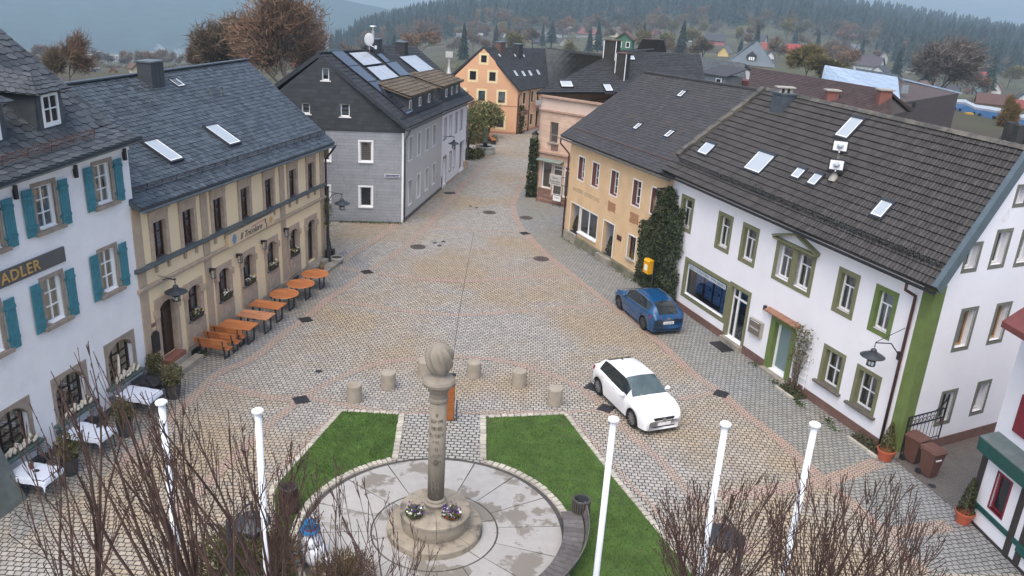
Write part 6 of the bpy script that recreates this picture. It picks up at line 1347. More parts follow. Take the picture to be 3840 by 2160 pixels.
t = thing('climbing_plant', 'leggy climbing plant with sparse leaves on the white trellis', 'climbing plant', FR.P(9.4, 0, .2)); mb = MB()
for k in range(26):
 u = 9.4 + RND.gauss(0, .06); d = .18; pts = [FR.P(u, .02, d)]; zz = .02; H_ = RND.uniform(1.6, 2.9)
 tgt = RND.uniform(8.85, 10.0)
 for i in range(9): f = (i + 1) / 9; zz = H_ * f; uu = u + (tgt - u) * f ** 1.6 + RND.gauss(0, .05); pts.append(FR.P(uu, zz, d + RND.uniform(-.05, .12)))
 mb.tube(pts, [.016 - .0013 * i for i in range(10)], 4)
wpart('stems', mb, M('climber_stem', (.12, .09, .06), .9, .2), t); mb = MB()
for i in range(620): u = RND.gauss(9.42, .30); z = 1.0 + 1.95 * RND.random() ** .7; leaf(mb, FR.P(u, z, RND.uniform(.1, .38)), RND.uniform(.025, .055))
wpart('leaves', mb, M('dry_olive_leaf', (.15, .135, .07), .9, .4, 5, island=.5), t)
def bed(name, F, u0, u1, d0, d1, label, n):
 mb = MB(); mb.prism([F.P(u0, .0, d0), F.P(u1, .0, d0), F.P(u1, .0, d1), F.P(u0, .0, d1)], (0, 0, .06)); b = solo(name, mb, m_soil, label, 'plant bed'); mb = MB()
 for i in range(n): leaf(mb, F.P(RND.uniform(u0, u1), .08 + .2 * RND.random() ** 2, RND.uniform(d0, d1)), RND.uniform(.03, .06))
 wpart('low_plants', mb, M('dull_green_weed', (.06, .07, .03), .9, .4, 5, island=.4), b); mb = MB()
 k = int((u1 - u0) / .4)
 for i in range(k): F.box(mb, u0 + i * (u1 - u0) / k, u0 + (i + .94) * (u1 - u0) / k, 0, .10, d1, d1 + .12)
 wpart('kerb', mb, m_sett, b)
bed('plant_bed', FR, 8.95, 10.1, .04, .62, 'dark soil bed with low plants at the foot of the climber', 260); bed('plant_bed', FR, 13.1, 14.6, .04, .55, 'dry soil bed at the foot of the olive corner', 200)
mb = MB()
for u, d in ((8.6, .5), (6.9, .25), (11.9, .5), (12.4, .7), (10.5, .7), (10.2, .6)):
 for i in range(60): leaf(mb, FR.P(u + RND.gauss(0, .16), .03 + .1 * RND.random(), d + RND.gauss(0, .08)), .035)
for u, d in ((2.2, .5), (2.6, .4)):
 for i in range(70): leaf(mb, FY.P(u + RND.gauss(0, .18), .03 + .12 * RND.random(), d + RND.gauss(0, .1)), .04)
for i in range(340): leaf(mb, FG.P(RND.uniform(.6, 4.6), .03 + .1 * RND.random() ** 2, .15 + abs(RND.gauss(0, .12))), .04)
for i in range(220): u = RND.uniform(.5, 11); leaf(mb, FB.P(u, .03 + .08 * RND.random() ** 2, .28 + abs(RND.gauss(0, .08))), .035)
struct('weeds', mb, m_weed, 'stuff')
t = thing('black_planter', 'square black planter with a vine at the far restaurant corner', 'planter', FY.P(15.55, 0, .35)); mb = MB(); mb.box(-.22, .22, -.22, .22, 0, .62); part('box', mb, m_black, t)
mb = MB()
for k in range(5): mb.tube([(RND.uniform(-.1, .1), RND.uniform(-.1, .1), .5), (-.1, .05, 1.6), (-.15 + RND.uniform(-.1, .1), .1, 2.6), (-.2 + RND.uniform(-.2, .2), .15, 3.3)], .022, 5)
part('vine_stem', mb, m_timber, t); mb = MB()
for i in range(420): z = RND.uniform(1.9, 3.5); leaf(mb, V((-.16 + RND.gauss(0, .14), .1 + RND.gauss(0, .12), z)), RND.uniform(.03, .06))
part('leaves', mb, M('spring_vine_leaf', (.16, .17, .04), .8, .3, 5, island=.4), t)
t = thing('stone_bowl', 'round stone bowl tilted on the ground at the restaurant lamp post', 'planter', gp(1263, 986)); mb = MB(); mb.lathe([(.16, 0), (.33, .12), (.38, .28), (.36, .36), (.31, .36), (.30, .26), (0, .2)], 20); part('bowl', mb, m_concrete, t); mb = MB(); mb.lathe([(0, .30), (.29, .31)], 18); part('soil', mb, m_soil, t)
t = thing('clay_jug', 'small dark clay jug on the steps of the far restaurant door', 'jug', FY.P(13.25, .28, .85)); mb = MB(); mb.lathe([(.11, 0), (.15, .12), (.10, .30), (.06, .38), (.08, .42)], 14); part('body', mb, M('dark_clay', (.15, .10, .06), .6), t)
def lerp(a, b, t): return a + (b - a) * t
def pchip(xs, ys, x):
 if x <= xs[0]: return ys[0]
 if x >= xs[-1]: return ys[-1]
 i = max(k for k in range(len(xs) - 1) if xs[k] <= x); h = xs[i + 1] - xs[i]; t = (x - xs[i]) / h
 def sl(k):
  if k == 0 or k == len(xs) - 1: return 0 if False else ((ys[min(k + 1, len(xs) - 1)] - ys[max(k - 1, 0)]) / (xs[min(k + 1, len(xs) - 1)] - xs[max(k - 1, 0)]))
  a = (ys[k] - ys[k - 1]) / (xs[k] - xs[k - 1]); b = (ys[k + 1] - ys[k]) / (xs[k + 1] - xs[k])
  return 0 if a * b <= 0 else 2 * a * b / (a + b)
 m0, m1 = sl(i) * h, sl(i + 1) * h
 return (2 * t ** 3 - 3 * t * t + 1) * ys[i] + (t ** 3 - 2 * t * t + t) * m0 + (-2 * t ** 3 + 3 * t * t) * ys[i + 1] + (t ** 3 - t * t) * m1
def carpaint(name, c, rough=.25):
 t = NT(name); return t.bsdf(c, rough, None, .0, .5, Coat_Weight=.6, Coat_Roughness=.08)
m_tyre = M('tyre_rubber', (.018, .018, .019), .85, .2); m_rim = M('alloy_rim', (.30, .31, .32), .35, .1, metal=.7); m_rimdk = M('dark_rim', (.09, .095, .10), .4, .1, metal=.5)
m_carglass = M('car_glass', (.022, .028, .030), .06, .1, spec=.8); m_windscreen = M('windscreen_glass', (.075, .105, .105), .05, .25, 2.5, spec=.9)
m_lampred = M('tail_lamp_red', (.30, .015, .02), .2, .1, spec=.7); m_lampclr = M('headlamp_glass', (.62, .66, .70), .15, .1, spec=.8); m_plate = M('number_plate_white', (.72, .73, .72), .5, .03)
def car(name, label, loc, rz, paint, L, W, Hh, spec):
 """x forward, y left. spec: side profile of the upper line and of the belt"""
 t = thing(name, label, 'car', loc, rz, None)
 xf, xr = L / 2, -L / 2
 xs = spec['x']; top = spec['top']; belt = spec['belt']; wid = spec['wid']; rw = spec['rw']
 X = []
 n = 64
 for i in range(n + 1): X.append(lerp(xr, xf, i / n))
 wxs = (spec['wr'], spec['wf']); R = .315
 secs = []
 for x in X:
  zt, zb, w = pchip(xs, top, x), pchip(xs, belt, x), pchip(xs, wid, x); wr = pchip(xs, rw, x)
  zb = min(zb, zt - .015)
  und = .20
  for cx in wxs:
   dd = abs(x - cx)
   if dd < R + .075: und = max(und, .31 + math.sqrt(max(0, (R + .075) ** 2 - dd * dd)) * .98)
  zs = max(und, lerp(.20, zb, .0)); mid = max(zs + .02, lerp(.20, zb, .42)); hi = max(mid + .02, lerp(.20, zb, .80)); zb = max(zb, hi + .01); zt = max(zt, zb + .01)
  wt = min(wr, w - .02)
  secs.append([(w * .955, zs), (w * .99, mid), (w * .985, hi), (w * .93, zb), (w * .915, zb + .012), (lerp(w * .915, wt, .55), lerp(zb, zt, .55)), (wt, lerp(zb, zt, .90)), (wt * .86, lerp(zb, zt, .975)), (wt * .45, zt), (0, zt + .012 * (1 if zt > zb + .2 else .6))])
 K = len(secs[0]); P = {}
 def pt(i, j, out=0.0):
  jj = j if j < K else 2 * K - 2 - j; s = 1 if j < K else -1
  y, z = secs[i][jj]; return V((X[i], s * y, z))
 J = 2 * K - 1
 def zone(i, j):
  x = (X[i] + X[i + 1]) / 2; jj = j if j < K - 1 else 2 * K - 3 - j
  a, b, c, d = spec['glass']
  if b < x < a and jj >= 6: return 'windscreen' if x < a - .03 else 'body'
  if d < x < c and jj >= 7: return 'rear_window'
  s0, s1 = spec['side']
  if jj in (4, 5) and s0 < x < s1:
   return 'side_window'
  return 'body'
 B = {'body': MB(), 'windscreen': MB(), 'rear_window': MB(), 'side_window_l': MB(), 'side_window_r': MB()}
 for i in range(n):
  for j in range(J - 1):
   zn = zone(i, j)
   if zn == 'side_window': zn += '_l' if j < K - 1 else '_r'
   m = B[zn]; m.smooth = True; m.quad(pt(i, j), pt(i, j + 1), pt(i + 1, j + 1), pt(i + 1, j))
 for i, s in ((0, 1), (n, -1)):
  B['body'].poly([pt(i, j) for j in (range(J) if s > 0 else range(J - 1, -1, -1))])
 for k, m in B.items():
  idx = {}; nv = []; mp = []
  for v in m.v:
   q = (round(v[0], 5), round(v[1], 5), round(v[2], 5))
   if q not in idx: idx[q] = len(nv); nv.append(v)
   mp.append(idx[q])
  m.v = nv; m.f = [[mp[a] for a in f] for f in m.f]; keep = [q for q, f in enumerate(m.f) if len(set(f)) == len(f)]
  m.f = [m.f[q] for q in keep]; m.m = [m.m[q] for q in keep]; m.sm = [m.sm[q] for q in keep]
 body = part('body', B['body'], paint, t); part('windscreen', B['windscreen'], m_windscreen, t); part('rear_window', B['rear_window'], m_carglass, t); part('side_window', B['side_window_l'], m_carglass, t); part('side_window', B['side_window_r'], m_carglass, t)
 def at_x(x):
  i = min(n, max(0, round((x - xr) / L * n))); return secs[i]
 for s in (-1, 1):
  mb = MB(); x = spec['pillar']; S = at_x(x); mb.smooth = False
  mb.hexa([(x - .05, s * (S[4][0] + .006), S[4][1]), (x + .05, s * (S[4][0] + .006), S[4][1]), (x + .05, s * (S[4][0] - .03), S[4][1]), (x - .05, s * (S[4][0] - .03), S[4][1]), (x - .06, s * (S[6][0] + .006), S[6][1]), (x + .02, s * (S[6][0] + .006), S[6][1]), (x + .02, s * (S[6][0] - .03), S[6][1]), (x - .06, s * (S[6][0] - .03), S[6][1])]); part('door_pillar', mb, m_black, t)
  if spec.get('chrome'):
   mb = MB(); s0, s1 = spec['side']; a = [(x, s * (at_x(x)[4][0] + .008), at_x(x)[4][1] - .005) for x in [lerp(s0, s1, k / 12) for k in range(13)]]; b = [(x, s * (at_x(x)[6][0] + .008), at_x(x)[6][1] + .01) for x in [lerp(s0, s1, k / 12) for k in range(13)]]
   mb.tube(a + b[::-1][:11], .013, 5); part('chrome_trim', mb, m_rim, t)
  for cx in wxs:
   w = at_x(cx)[1][0]
   mb = MB(); prof = [(.0, 0), (R * .98, 0), (R, .03), (R, .17), (R * .98, .20), (.21, .20), (.20, .17)]; mb.smooth = False; mb.lathe(prof, 28, cap=False); mb.v = [(cx + v[0], s * (w - .215 + v[2]), R + v[1]) for v in mb.v]; wh = part('wheel', mb, m_tyre, t)
   mb = MB(); mb.lathe([(0, .13), (.20, .13), (.212, .19), (.225, .203), (.215, .206)], 28, cap=False)
   for k in range(10): a = 2 * pi * k / 10; c_, s_ = cos(a), sin(a); mb.hexa([(.03 * c_ + .018 * s_, .03 * s_ - .018 * c_, .17), (.03 * c_ - .018 * s_, .03 * s_ + .018 * c_, .17), (.21 * c_ - .026 * s_, .21 * s_ + .026 * c_, .17), (.21 * c_ + .026 * s_, .21 * s_ - .026 * c_, .17), (.03 * c_ + .018 * s_, .03 * s_ - .018 * c_, .198), (.03 * c_ - .018 * s_, .03 * s_ + .018 * c_, .198), (.21 * c_ - .022 * s_, .21 * s_ + .022 * c_, .203), (.21 * c_ + .022 * s_, .21 * s_ - .022 * c_, .203)])
   mb.lathe([(.05, .17), (.05, .205), (0, .21)], 12); mb.v = [(cx + v[0], s * (w - .215 + v[2]), R + v[1]) for v in mb.v]; part_ = obj('rim', mesh_of('rim', mb, spec['rim']), wh)
   mb = MB(); nn = 18; arr = []
   for k in range(nn + 1): a = pi * k / nn; arr.append((cx + (R + .075) * cos(a), s * (w - .01), .31 + (R + .075) * sin(a) * .98))
   ins = [(p[0], s * (abs(p[1]) - .28), p[2]) for p in arr]; k_ = len(arr); mb.add(arr + ins, [(q, q + 1, k_ + q + 1, k_ + q) for q in range(k_ - 1)] + [tuple(range(k_, 2 * k_))]); part('wheel_arch', mb, m_black, t)
  x = spec['mirror']; S = at_x(x); mb = MB(); mb.smooth = True; mb.ball((x, s * (S[4][0] + .14), S[4][1] + .05), .09, .11, .075, 10, 7); mb.tube([(x + .02, s * (S[4][0] - .02), S[4][1]), (x, s * (S[4][0] + .1), S[4][1] + .03)], .03, 6); part('wing_mirror', mb, paint, t)
  for x in spec['handles']: S = at_x(x); mb = MB(); mb.box(x - .09, x + .09, s * (S[2][0] + .004) - .015, s * (S[2][0] + .004) + .015, S[3][1] - .10, S[3][1] - .07); part('door_handle', mb, spec.get('hm', paint), t)
 mb = MB(); x, = spec['aerial'],; z = at_x(x)[9][1]; mb.hexa([(x - .09, -.025, z - .01), (x + .06, -.025, z - .01), (x + .06, .025, z - .01), (x - .09, .025, z - .01), (x - .09, -.006, z + .05), (x - .05, -.006, z + .05), (x - .05, .006, z + .05), (x - .09, .006, z + .05)]); part('aerial_fin', mb, spec.get('finm', paint), t)
 mb = MB(); mb.box(xr + .35, xf - .35, -W * .40, W * .40, .17, .45); part('underbody', mb, m_black, t)
 return t, at_x
IB = dict(x=[-2.03, -1.98, -1.85, -1.62, -1.25, -.6, .1, .55, .98, 1.25, 1.55, 1.82, 1.97, 2.03], top=[.72, .96, 1.06, 1.28, 1.40, 1.45, 1.44, 1.28, 1.00, .93, .86, .76, .66, .55],
          belt=[.70, .94, 1.00, 1.02, 1.02, .98, .945, .93, .92, .90, .84, .74, .64, .53], wid=[.70, .78, .83, .875, .89, .89, .89, .89, .885, .88, .865, .80, .72, .60], rw=[.50, .52, .54, .56, .58, .60, .60, .62, .72, .74, .70, .62, .52, .42],
          glass=(1.0, .16, -1.3, -1.92), side=(-1.42, .72), pillar=-.40, wf=1.24, wr=-1.32, rim=m_rim, mirror=.62, handles=(-.15, -1.0), aerial=-1.15, hm=m_white, finm=m_black)
wf, wr = gp(2368, 1600), gp(2244, 1478)
d = (wf - wr); rzw = math.atan2(d.y, d.x); ax_ = V((cos(rzw), sin(rzw), 0)); ay_ = V((-sin(rzw), cos(rzw), 0))
sc_w = d.length / 2.56
m_wcar = carpaint('white_car_paint', (.80, .81, .82), .3)
cw = (wf + wr) / 2 + ay_ * .80 * sc_w + ax_ * .04
wc, atx = car('hatchback', 'white hatchback parked with its nose towards the flagpoles', (cw.x, cw.y, .02), rzw, m_wcar, 4.06, 1.78, 1.45, IB)
wc.scale = (sc_w * 1.0,) * 3
mb = MB(); mb.hexa([(1.985, -.34, .50), (1.985, .34, .50), (1.90, .34, .50), (1.90, -.34, .50), (1.975, -.42, .645), (1.975, .42, .645), (1.88, .42, .645), (1.88, -.42, .645)]); mb.v = [(v[0] + .045, v[1], v[2]) for v in mb.v]; g = part('grille', mb, m_black, wc)
mb = MB(); mb.lathe([(0, 0), (.075, 0), (.075, .02), (0, .025)], 14); mb.v = [(2.028 + v[2], v[0], .575 + v[1]) for v in mb.v]; obj('emblem', mesh_of('emblem', mb, m_rim), g)
mb = MB(); mb.hexa([(2.02, -.40, .26), (2.02, .40, .26), (1.9, .40, .26), (1.9, -.40, .26), (2.045, -.46, .34), (2.045, .46, .34), (1.9, .46, .34), (1.9, -.46, .34)]); part('lower_intake', mb, m_black, wc)
mb = MB(); mb.box(2.035, 2.06, -.26, .26, .365, .475); part('front_plate', mb, m_plate, wc)
for s in (-1, 1):
 mb = MB(); mb.hexa([(1.93, s * .44, .60), (1.72, s * .80, .62), (1.62, s * .72, .62), (1.80, s * .44, .60), (1.90, s * .44, .70), (1.66, s * .80, .75), (1.55, s * .70, .76), (1.76, s * .44, .71)]); mb.v = [(v[0] + .045, v[1] * 1.02, v[2] + .01) for v in mb.v]; part('headlight', mb, m_lampclr, wc)
 mb = MB(); mb.hexa([(2.0, s * .56, .29), (1.90, s * .74, .30), (1.8, s * .7, .30), (1.85, s * .56, .29), (2.0, s * .58, .38), (1.90, s * .74, .37), (1.8, s * .7, .37), (1.85, s * .58, .38)]); part('fog_lamp', mb, m_black, wc)
 mb = MB(); mb.hexa([(-1.99, s * .52, .84), (-1.80, s * .855, .84), (-1.7, s * .8, .84), (-1.85, s * .5, .84), (-1.97, s * .52, .97), (-1.78, s * .845, .99), (-1.7, s * .8, .99), (-1.85, s * .5, .97)]); mb.v = [(v[0] - .03, v[1] * 1.01, v[2]) for v in mb.v]; part('tail_light', mb, m_lampred, wc)
mb = MB(); mb.ball((.86, -.35, .995), .10, .12, .05, 8, 5); part('windscreen_note', mb, M('yellow_green_card', (.30, .33, .14), .8), wc)
KC = dict(x=[-2.17, -2.13, -2.0, -1.72, -1.3, -.6, .1, .55, 1.05, 1.35, 1.65, 1.95, 2.1, 2.16], top=[.70, .98, 1.08, 1.30, 1.42, 1.47, 1.46, 1.30, 1.03, .97, .90, .78, .66, .54],
          belt=[.68, .96, 1.02, 1.05, 1.03, .98, .95, .94, .945, .94, .88, .76, .64, .52], wid=[.72, .80, .85, .89, .90, .90, .90, .90, .895, .89, .875, .81, .72, .60], rw=[.52, .55, .57, .58, .60, .61, .61, .63, .73, .75, .71, .62, .52, .42],
          glass=(1.08, .16, -1.42, -2.06), side=(-1.62, .74), pillar=-.42, wf=1.32, wr=-1.33, rim=m_rimdk, mirror=.64, handles=(-.15, -1.05), aerial=-1.3, chrome=True, finm=m_black)
wr, wf = gp(2412, 1236), gp(2322, 1158)
d = (wf - wr); rzb = math.atan2(d.y, d.x); ax_ = V((cos(rzb), sin(rzb), 0)); ay_ = V((-sin(rzb), cos(rzb), 0)); sc_b = d.length / 2.65
cb = (wf + wr) / 2 - ay_ * .80 * sc_b
m_bcar = carpaint('blue_car_paint', (.006, .06, .16), .22)
bc, atx = car('hatchback', 'metallic blue hatchback parked before the ivy, its tail to the square', (cb.x, cb.y, .02), rzb, m_bcar, 4.32, 1.80, 1.47, KC)
bc.scale = (sc_b,) * 3
for s in (-1, 1):
 mb = MB(); mb.hexa([(-2.13, s * .40, .80), (-1.93, s * .875, .80), (-1.8, s * .8, .80), (-2.0, s * .4, .80), (-2.12, s * .40, .92), (-1.90, s * .87, .96), (-1.8, s * .8, .96), (-2.0, s * .4, .92)]); mb.v = [(v[0] - .025, v[1] * 1.015, v[2]) for v in mb.v]; part('tail_light', mb, m_lampred, bc)
 mb = MB(); mb.hexa([(-2.17, s * .58, .32), (-2.02, s * .84, .34), (-1.9, s * .8, .34), (-2.0, s * .58, .32), (-2.17, s * .58, .40), (-2.02, s * .85, .44), (-1.9, s * .8, .44), (-2.0, s * .58, .40)]); part('rear_reflector', mb, m_black, bc)
 mb = MB(); mb.hexa([(2.02, s * .44, .64), (1.80, s * .82, .68), (1.7, s * .74, .68), (1.9, s * .44, .64), (1.98, s * .44, .74), (1.74, s * .82, .82), (1.62, s * .72, .82), (1.84, s * .44, .76)]); mb.v = [(v[0] + .04, v[1] * 1.02, v[2] + .01) for v in mb.v]; part('headlight', mb, m_lampclr, bc)
mb = MB(); mb.box(-2.185, -2.15, -.27, .27, .55, .67); p_ = part('rear_plate', mb, m_plate, bc)
me = text_mesh('H 123 TB', .10, .004, m_black); me.transform(Matrix.Rotation(-pi / 2, 4, 'Z')); obj('lettering', me, p_, (-2.19, 0, .61))
mb = MB(); mb.lathe([(0, 0), (.06, 0), (.06, .01), (0, .01)], 12); mb.v = [(-2.16 - v[2], v[0] * 1.4, .83 + v[1] * .8) for v in mb.v]; part('emblem', mb, m_rim, bc)
mb = MB(); mb.box(-2.16, -1.9, -.62, .62, .22, .32); part('rear_diffuser', mb, m_black, bc)
t = thing('iron_gate', 'black wrought iron gate standing open across the alley at the olive corner', 'gate', gp(3372, 1718)); e = gp(3508, 1678) - gp(3372, 1718); t.rotation_euler = (0, 0, math.atan2(e.y, e.x)); gl = e.length
mb = MB(); H_ = 1.75
bars(mb, 0, gl, .08, H_ - .1, .04, -.02, .02); mb.tube([(0, 0, 0), (0, 0, H_ - .1)], .035, 6); mb.tube([(gl, 0, .05), (gl, 0, H_ + .42)], .03, 6); mb.tube([(gl * .72, 0, H_ - .1), (gl * .85, 0, H_ + .0), (gl * .95, 0, H_ + .2), (gl, 0, H_ + .42)], .025, 5); mb.box(0, gl, -.015, .015, H_ - .5, H_ - .46); mb.box(0, gl, -.015, .015, .5, .53); part('frame', mb, m_black, t)
mb = MB()
for i in range(9): x = gl * (i + .8) / 9.6; mb.tube([(x, 0, .1), (x, 0, H_ - .12)], .011, 5)
for zz in (H_ - .36, .36):
 for i in range(9):
  c = gl * (i + .8) / 9.6 - .08; mb.tube([(c + .07 * cos(a * pi / 5), 0, zz + .085 * sin(a * pi / 5)) for a in range(11)], .010, 4)
part('bars', mb, m_black, t); mb = MB(); mb.box(gl - .12, gl - .03, -.04, .04, H_ - .75, H_ - .5); part('lock_case', mb, m_rust, t)
def bin_(label, p, rz):
 t = thing('wheelie_bin', label, 'bin', p, rz, 'brown bins at the alley'); mb = MB(); mb.hexa([(-.18, -.2, .06), (.18, -.2, .06), (.18, .2, .06), (-.18, .2, .06), (-.27, -.29, .98), (.27, -.29, .98), (.27, .29, .98), (-.27, .29, .98)]); mb.box(-.29, .29, -.31, .31, .95, .99); part('body', mb, m_brownbin, t)
 mb = MB(); mb.hexa([(-.29, -.33, 1.0), (.29, -.33, 1.0), (.29, .31, 1.0), (-.29, .31, 1.0), (-.25, -.26, 1.07), (.25, -.26, 1.07), (.25, .27, 1.09), (-.25, .27, 1.09)]); mb.box(-.25, .25, .30, .38, 1.0, 1.05); part('lid', mb, m_brownbin, t); mb = MB(); mb.box(-.15, .1, -.30, -.27, .72, .76); part('sticker', mb, m_white, t)
 mb = MB()
 for s in (-1, 1): mb.tube([(s * .2, .22, .1), (s * .27, .22, .1)], .1, 12)
 part('wheel', mb, m_tyre, t)
bin_('brown wheelie bin closer to the iron gate', gp(3418, 1730), math.radians(30)); bin_('brown wheelie bin farther out in the alley', gp(3478, 1782), math.radians(24))
def flagpole(label, x, y, r=.062, stain=False):
 p = gp(x, y, 7.5); t = thing('flagpole', label, 'flagpole', (p.x, p.y, 0), 0, 'white flagpoles'); mb = MB(); mb.smooth = True; mb.lathe([(r * 1.05, 0), (r, 7.42)], 20); part('pole', mb, m_pole, t)
 mb = MB(); mb.lathe([(r, 7.43), (r * 1.75, 7.44), (r * 1.8, 7.455), (r * 1.75, 7.48), (r * 1.2, 7.505), (0, 7.515)], 28); part('cap', mb, m_white, t); mb = MB(); mb.lathe([(r * 1.6, 0), (r * 1.6, .12), (r * 1.2, .16), (r * 1.1, .16)], 16); part('foot', mb, m_iron, t)
for x, y, l in ((2302, 1566, 'white flagpole in front of the white car'), (2722, 1584, 'white flagpole before the pavement drain, between two others'), (3058, 1586, 'white flagpole closest to the olive corner house'), (966, 1534, 'white flagpole beside the left lawn'), (604, 1502, 'white flagpole before the terrace tables')): flagpole(l, x, y)
def litter_bin(label, p, m):
 t = thing('litter_bin', label, 'litter bin', p, 0, 'slatted litter bins on the lawn'); mb = MB(); n = 22
 for k in range(n): a = 2 * pi * k / n; c, s = cos(a), sin(a); mb.hexa([(.235 * c + .024 * s, .235 * s - .024 * c, .05), (.275 * c + .02 * s, .275 * s - .02 * c, .05), (.275 * c - .02 * s, .275 * s + .02 * c, .05), (.235 * c - .024 * s, .235 * s + .024 * c, .05), (.235 * c + .024 * s, .235 * s - .024 * c, .86), (.275 * c + .02 * s, .275 * s - .02 * c, .86), (.275 * c - .02 * s, .275 * s + .02 * c, .86), (.235 * c - .024 * s, .235 * s + .024 * c, .86)])
 part('slats', mb, m, t); mb = MB(); mb.lathe([(.0, .06), (.225, .06), (.235, .86), (.21, .875), (.20, .84), (.20, .3), (0, .3)], 22); part('liner', mb, M('liner_metal', (.06, .065, .07), .5), t)
litter_bin('slatted dark litter bin beside the curved bench', gp(2172, 1962), M('weathered_slats', (.085, .072, .06), .8, .3, 6)); litter_bin('dark litter bin behind bare shoots on the left lawn', gp(1086, 1918), M('reddish_slats', (.06, .035, .028), .8, .3, 6))
t = thing('curved_bench', 'curved grey slatted bench along the round concrete floor', 'bench', DC); m_gw = M('grey_weathered_wood', (.12, .11, .105), .8, .22, 5, .15, 30, island=.25)
a0, a1 = math.degrees(math.atan2(gp(2125, 1960).y - DC.y, gp(2125, 1960).x - DC.x)) - 1, -88; ns = 34
def slat(mb, a, da, r0, r1, z0, z1, tilt=0):
 b = math.radians(a), math.radians(a + da); mb.hexa([(r0 * cos(b[0]), r0 * sin(b[0]), z0), (r1 * cos(b[0]), r1 * sin(b[0]), z0), (r1 * cos(b[1]), r1 * sin(b[1]), z0), (r0 * cos(b[1]), r0 * sin(b[1]), z0), (r0 * cos(b[0]), r0 * sin(b[0]), z1), (r1 * cos(b[0]), r1 * sin(b[0]), z1), (r1 * cos(b[1]), r1 * sin(b[1]), z1), (r0 * cos(b[1]), r0 * sin(b[1]), z1)])
mb = MB()
for i in range(ns): slat(mb, a0 + (a1 - a0) * i / ns, (a1 - a0) / ns * .93, 3.72, 4.30, .42, .46)
part('seat', mb, m_gw, t); mb = MB()
for i in range(ns):
 a = a0 + (a1 - a0) * i / ns; da = (a1 - a0) / ns
 for z in (.50, .66): b = math.radians(a), math.radians(a + da); r = 4.33 + (z - .5) * .3; mb.hexa([(r * cos(b[0]), r * sin(b[0]), z), ((r + .03) * cos(b[0]), (r + .03) * sin(b[0]), z), ((r + .03) * cos(b[1]), (r + .03) * sin(b[1]), z), (r * cos(b[1]), r * sin(b[1]), z), ((r + .03) * cos(b[0]), (r + .03) * sin(b[0]), z + .13), ((r + .06) * cos(b[0]), (r + .06) * sin(b[0]), z + .13), ((r + .06) * cos(b[1]), (r + .06) * sin(b[1]), z + .13), ((r + .03) * cos(b[1]), (r + .03) * sin(b[1]), z + .13)])
part('backrest', mb, m_gw, t)
for k in range(6): mb = MB(); a = a0 + (a1 - a0) * (k + .3) / 6; slat(mb, a, 1.8, 3.85, 4.25, 0, .42); part('leg', mb, m_concrete, t)
hp = gp(1172, 2105); t = thing('snow_figure', 'white winter figure with blue top hat at the edge of the round floor', 'figure', hp); zh = up_at(hp, 1146, 1985)
mb = MB(); mb.smooth = True; mb.ball((.08, .0, .32), .36, .36, .34, 22, 14, .10); mb.ball((.0, .0, zh * .62), .27, .27, .25, 20, 12, .10); mb.ball((-.02, 0, zh - .13), .17, .17, .17, 16, 10, .05); mb.ball((.46, -.1, .18), .17, .17, .16, 14, 9, .1); part('body', mb, M('white_cups', (.68, .70, .74), .7, .12, 14), t)
mb = MB(); mb.smooth = False; mb.lathe([(.0, zh - .03), (.26, zh - .05), (.275, zh - .02), (.26, zh), (.165, zh + .01), (.155, zh + .20), (.17, zh + .22), (0, zh + .235)], 22, (-.03, 0, 0)); ht = part('hat', mb, M('blue_hat', (.012, .13, .30), .5, .2), t); mb = MB(); mb.lathe([(.168, zh + .02), (.172, zh + .07)], 22, (-.03, 0, 0), False); obj('hat_band', mesh_of('hat_band', mb, M('red_band', (.30, .03, .06), .7)), ht)
q = on_roof(QR, 3126, 676); t = thing('floodlight_mast', 'grey mast on the brown tile roof carrying two floodlights', 'mast', q); zt = up_at(q, 3134, 545) - q.z
mb = MB(); mb.tube([(0, 0, -.1), (0, 0, zt + .2)], .045, 8); mb.lathe([(.22, .0), (.16, .15), (.06, .32)], 10); part('pole', mb, m_concrete, t)
fw = V((-q.x, -q.y, 0)).normalized()
for (px_, py_), l in (((3136, 546), 'upper'), ((3128, 617), 'lower')):
 z = up_at(q, px_, py_) - q.z; tt = V((-fw.y, fw.x, 0)); o = fw * .10 + V((0, 0, z)); mb = MB(); mb.obox(o - tt * .30 - V((0, 0, .25)), tt * .60, fw * .10, V((0, 0, .50))); f = part('floodlight', mb, m_black, t)
 mb = MB(); mb.obox(o - tt * .25 - V((0, 0, .15)) + fw * .101, tt * .50, fw * .012, V((0, 0, .36))); obj('lamp_face', mesh_of('lamp_face', mb, M('white_reflector', (.86, .87, .90), .15, .03)), f); mb = MB(); mb.ball(tuple(o + fw * .112 + V((0, 0, .04))), .13, .13, .11, 14, 8); obj('lens', mesh_of('lens', mb, M('grey_lens', (.42, .47, .52), .1, .2, 6)), f); mb = MB(); mb.ball(tuple(o + fw * .11 - V((0, 0, .2))), .035); obj('sensor', mesh_of('sensor', mb, m_white), f)
fp = gp(1818, 575); t = thing('fountain', 'round stone fountain basin with a small statue at the street end', 'fountain', fp); R_ = 36 * mpp(fp)
mb = MB(); mb.lathe([(R_ * .96, 0), (R_, .12), (R_ * .97, .55), (R_ * 1.03, .60), (R_ * 1.03, .72), (R_ * .85, .72), (R_ * .82, .35), (0, .35)], 32); part('basin', mb, M('fountain_stone', (.36, .36, .33), .8, .12, 3), t); mb = MB(); mb.lathe([(0, .58), (R_ * .83, .58)], 32); part('water', mb, M('dark_water', (.06, .09, .085), .06, .1, spec=.8), t)
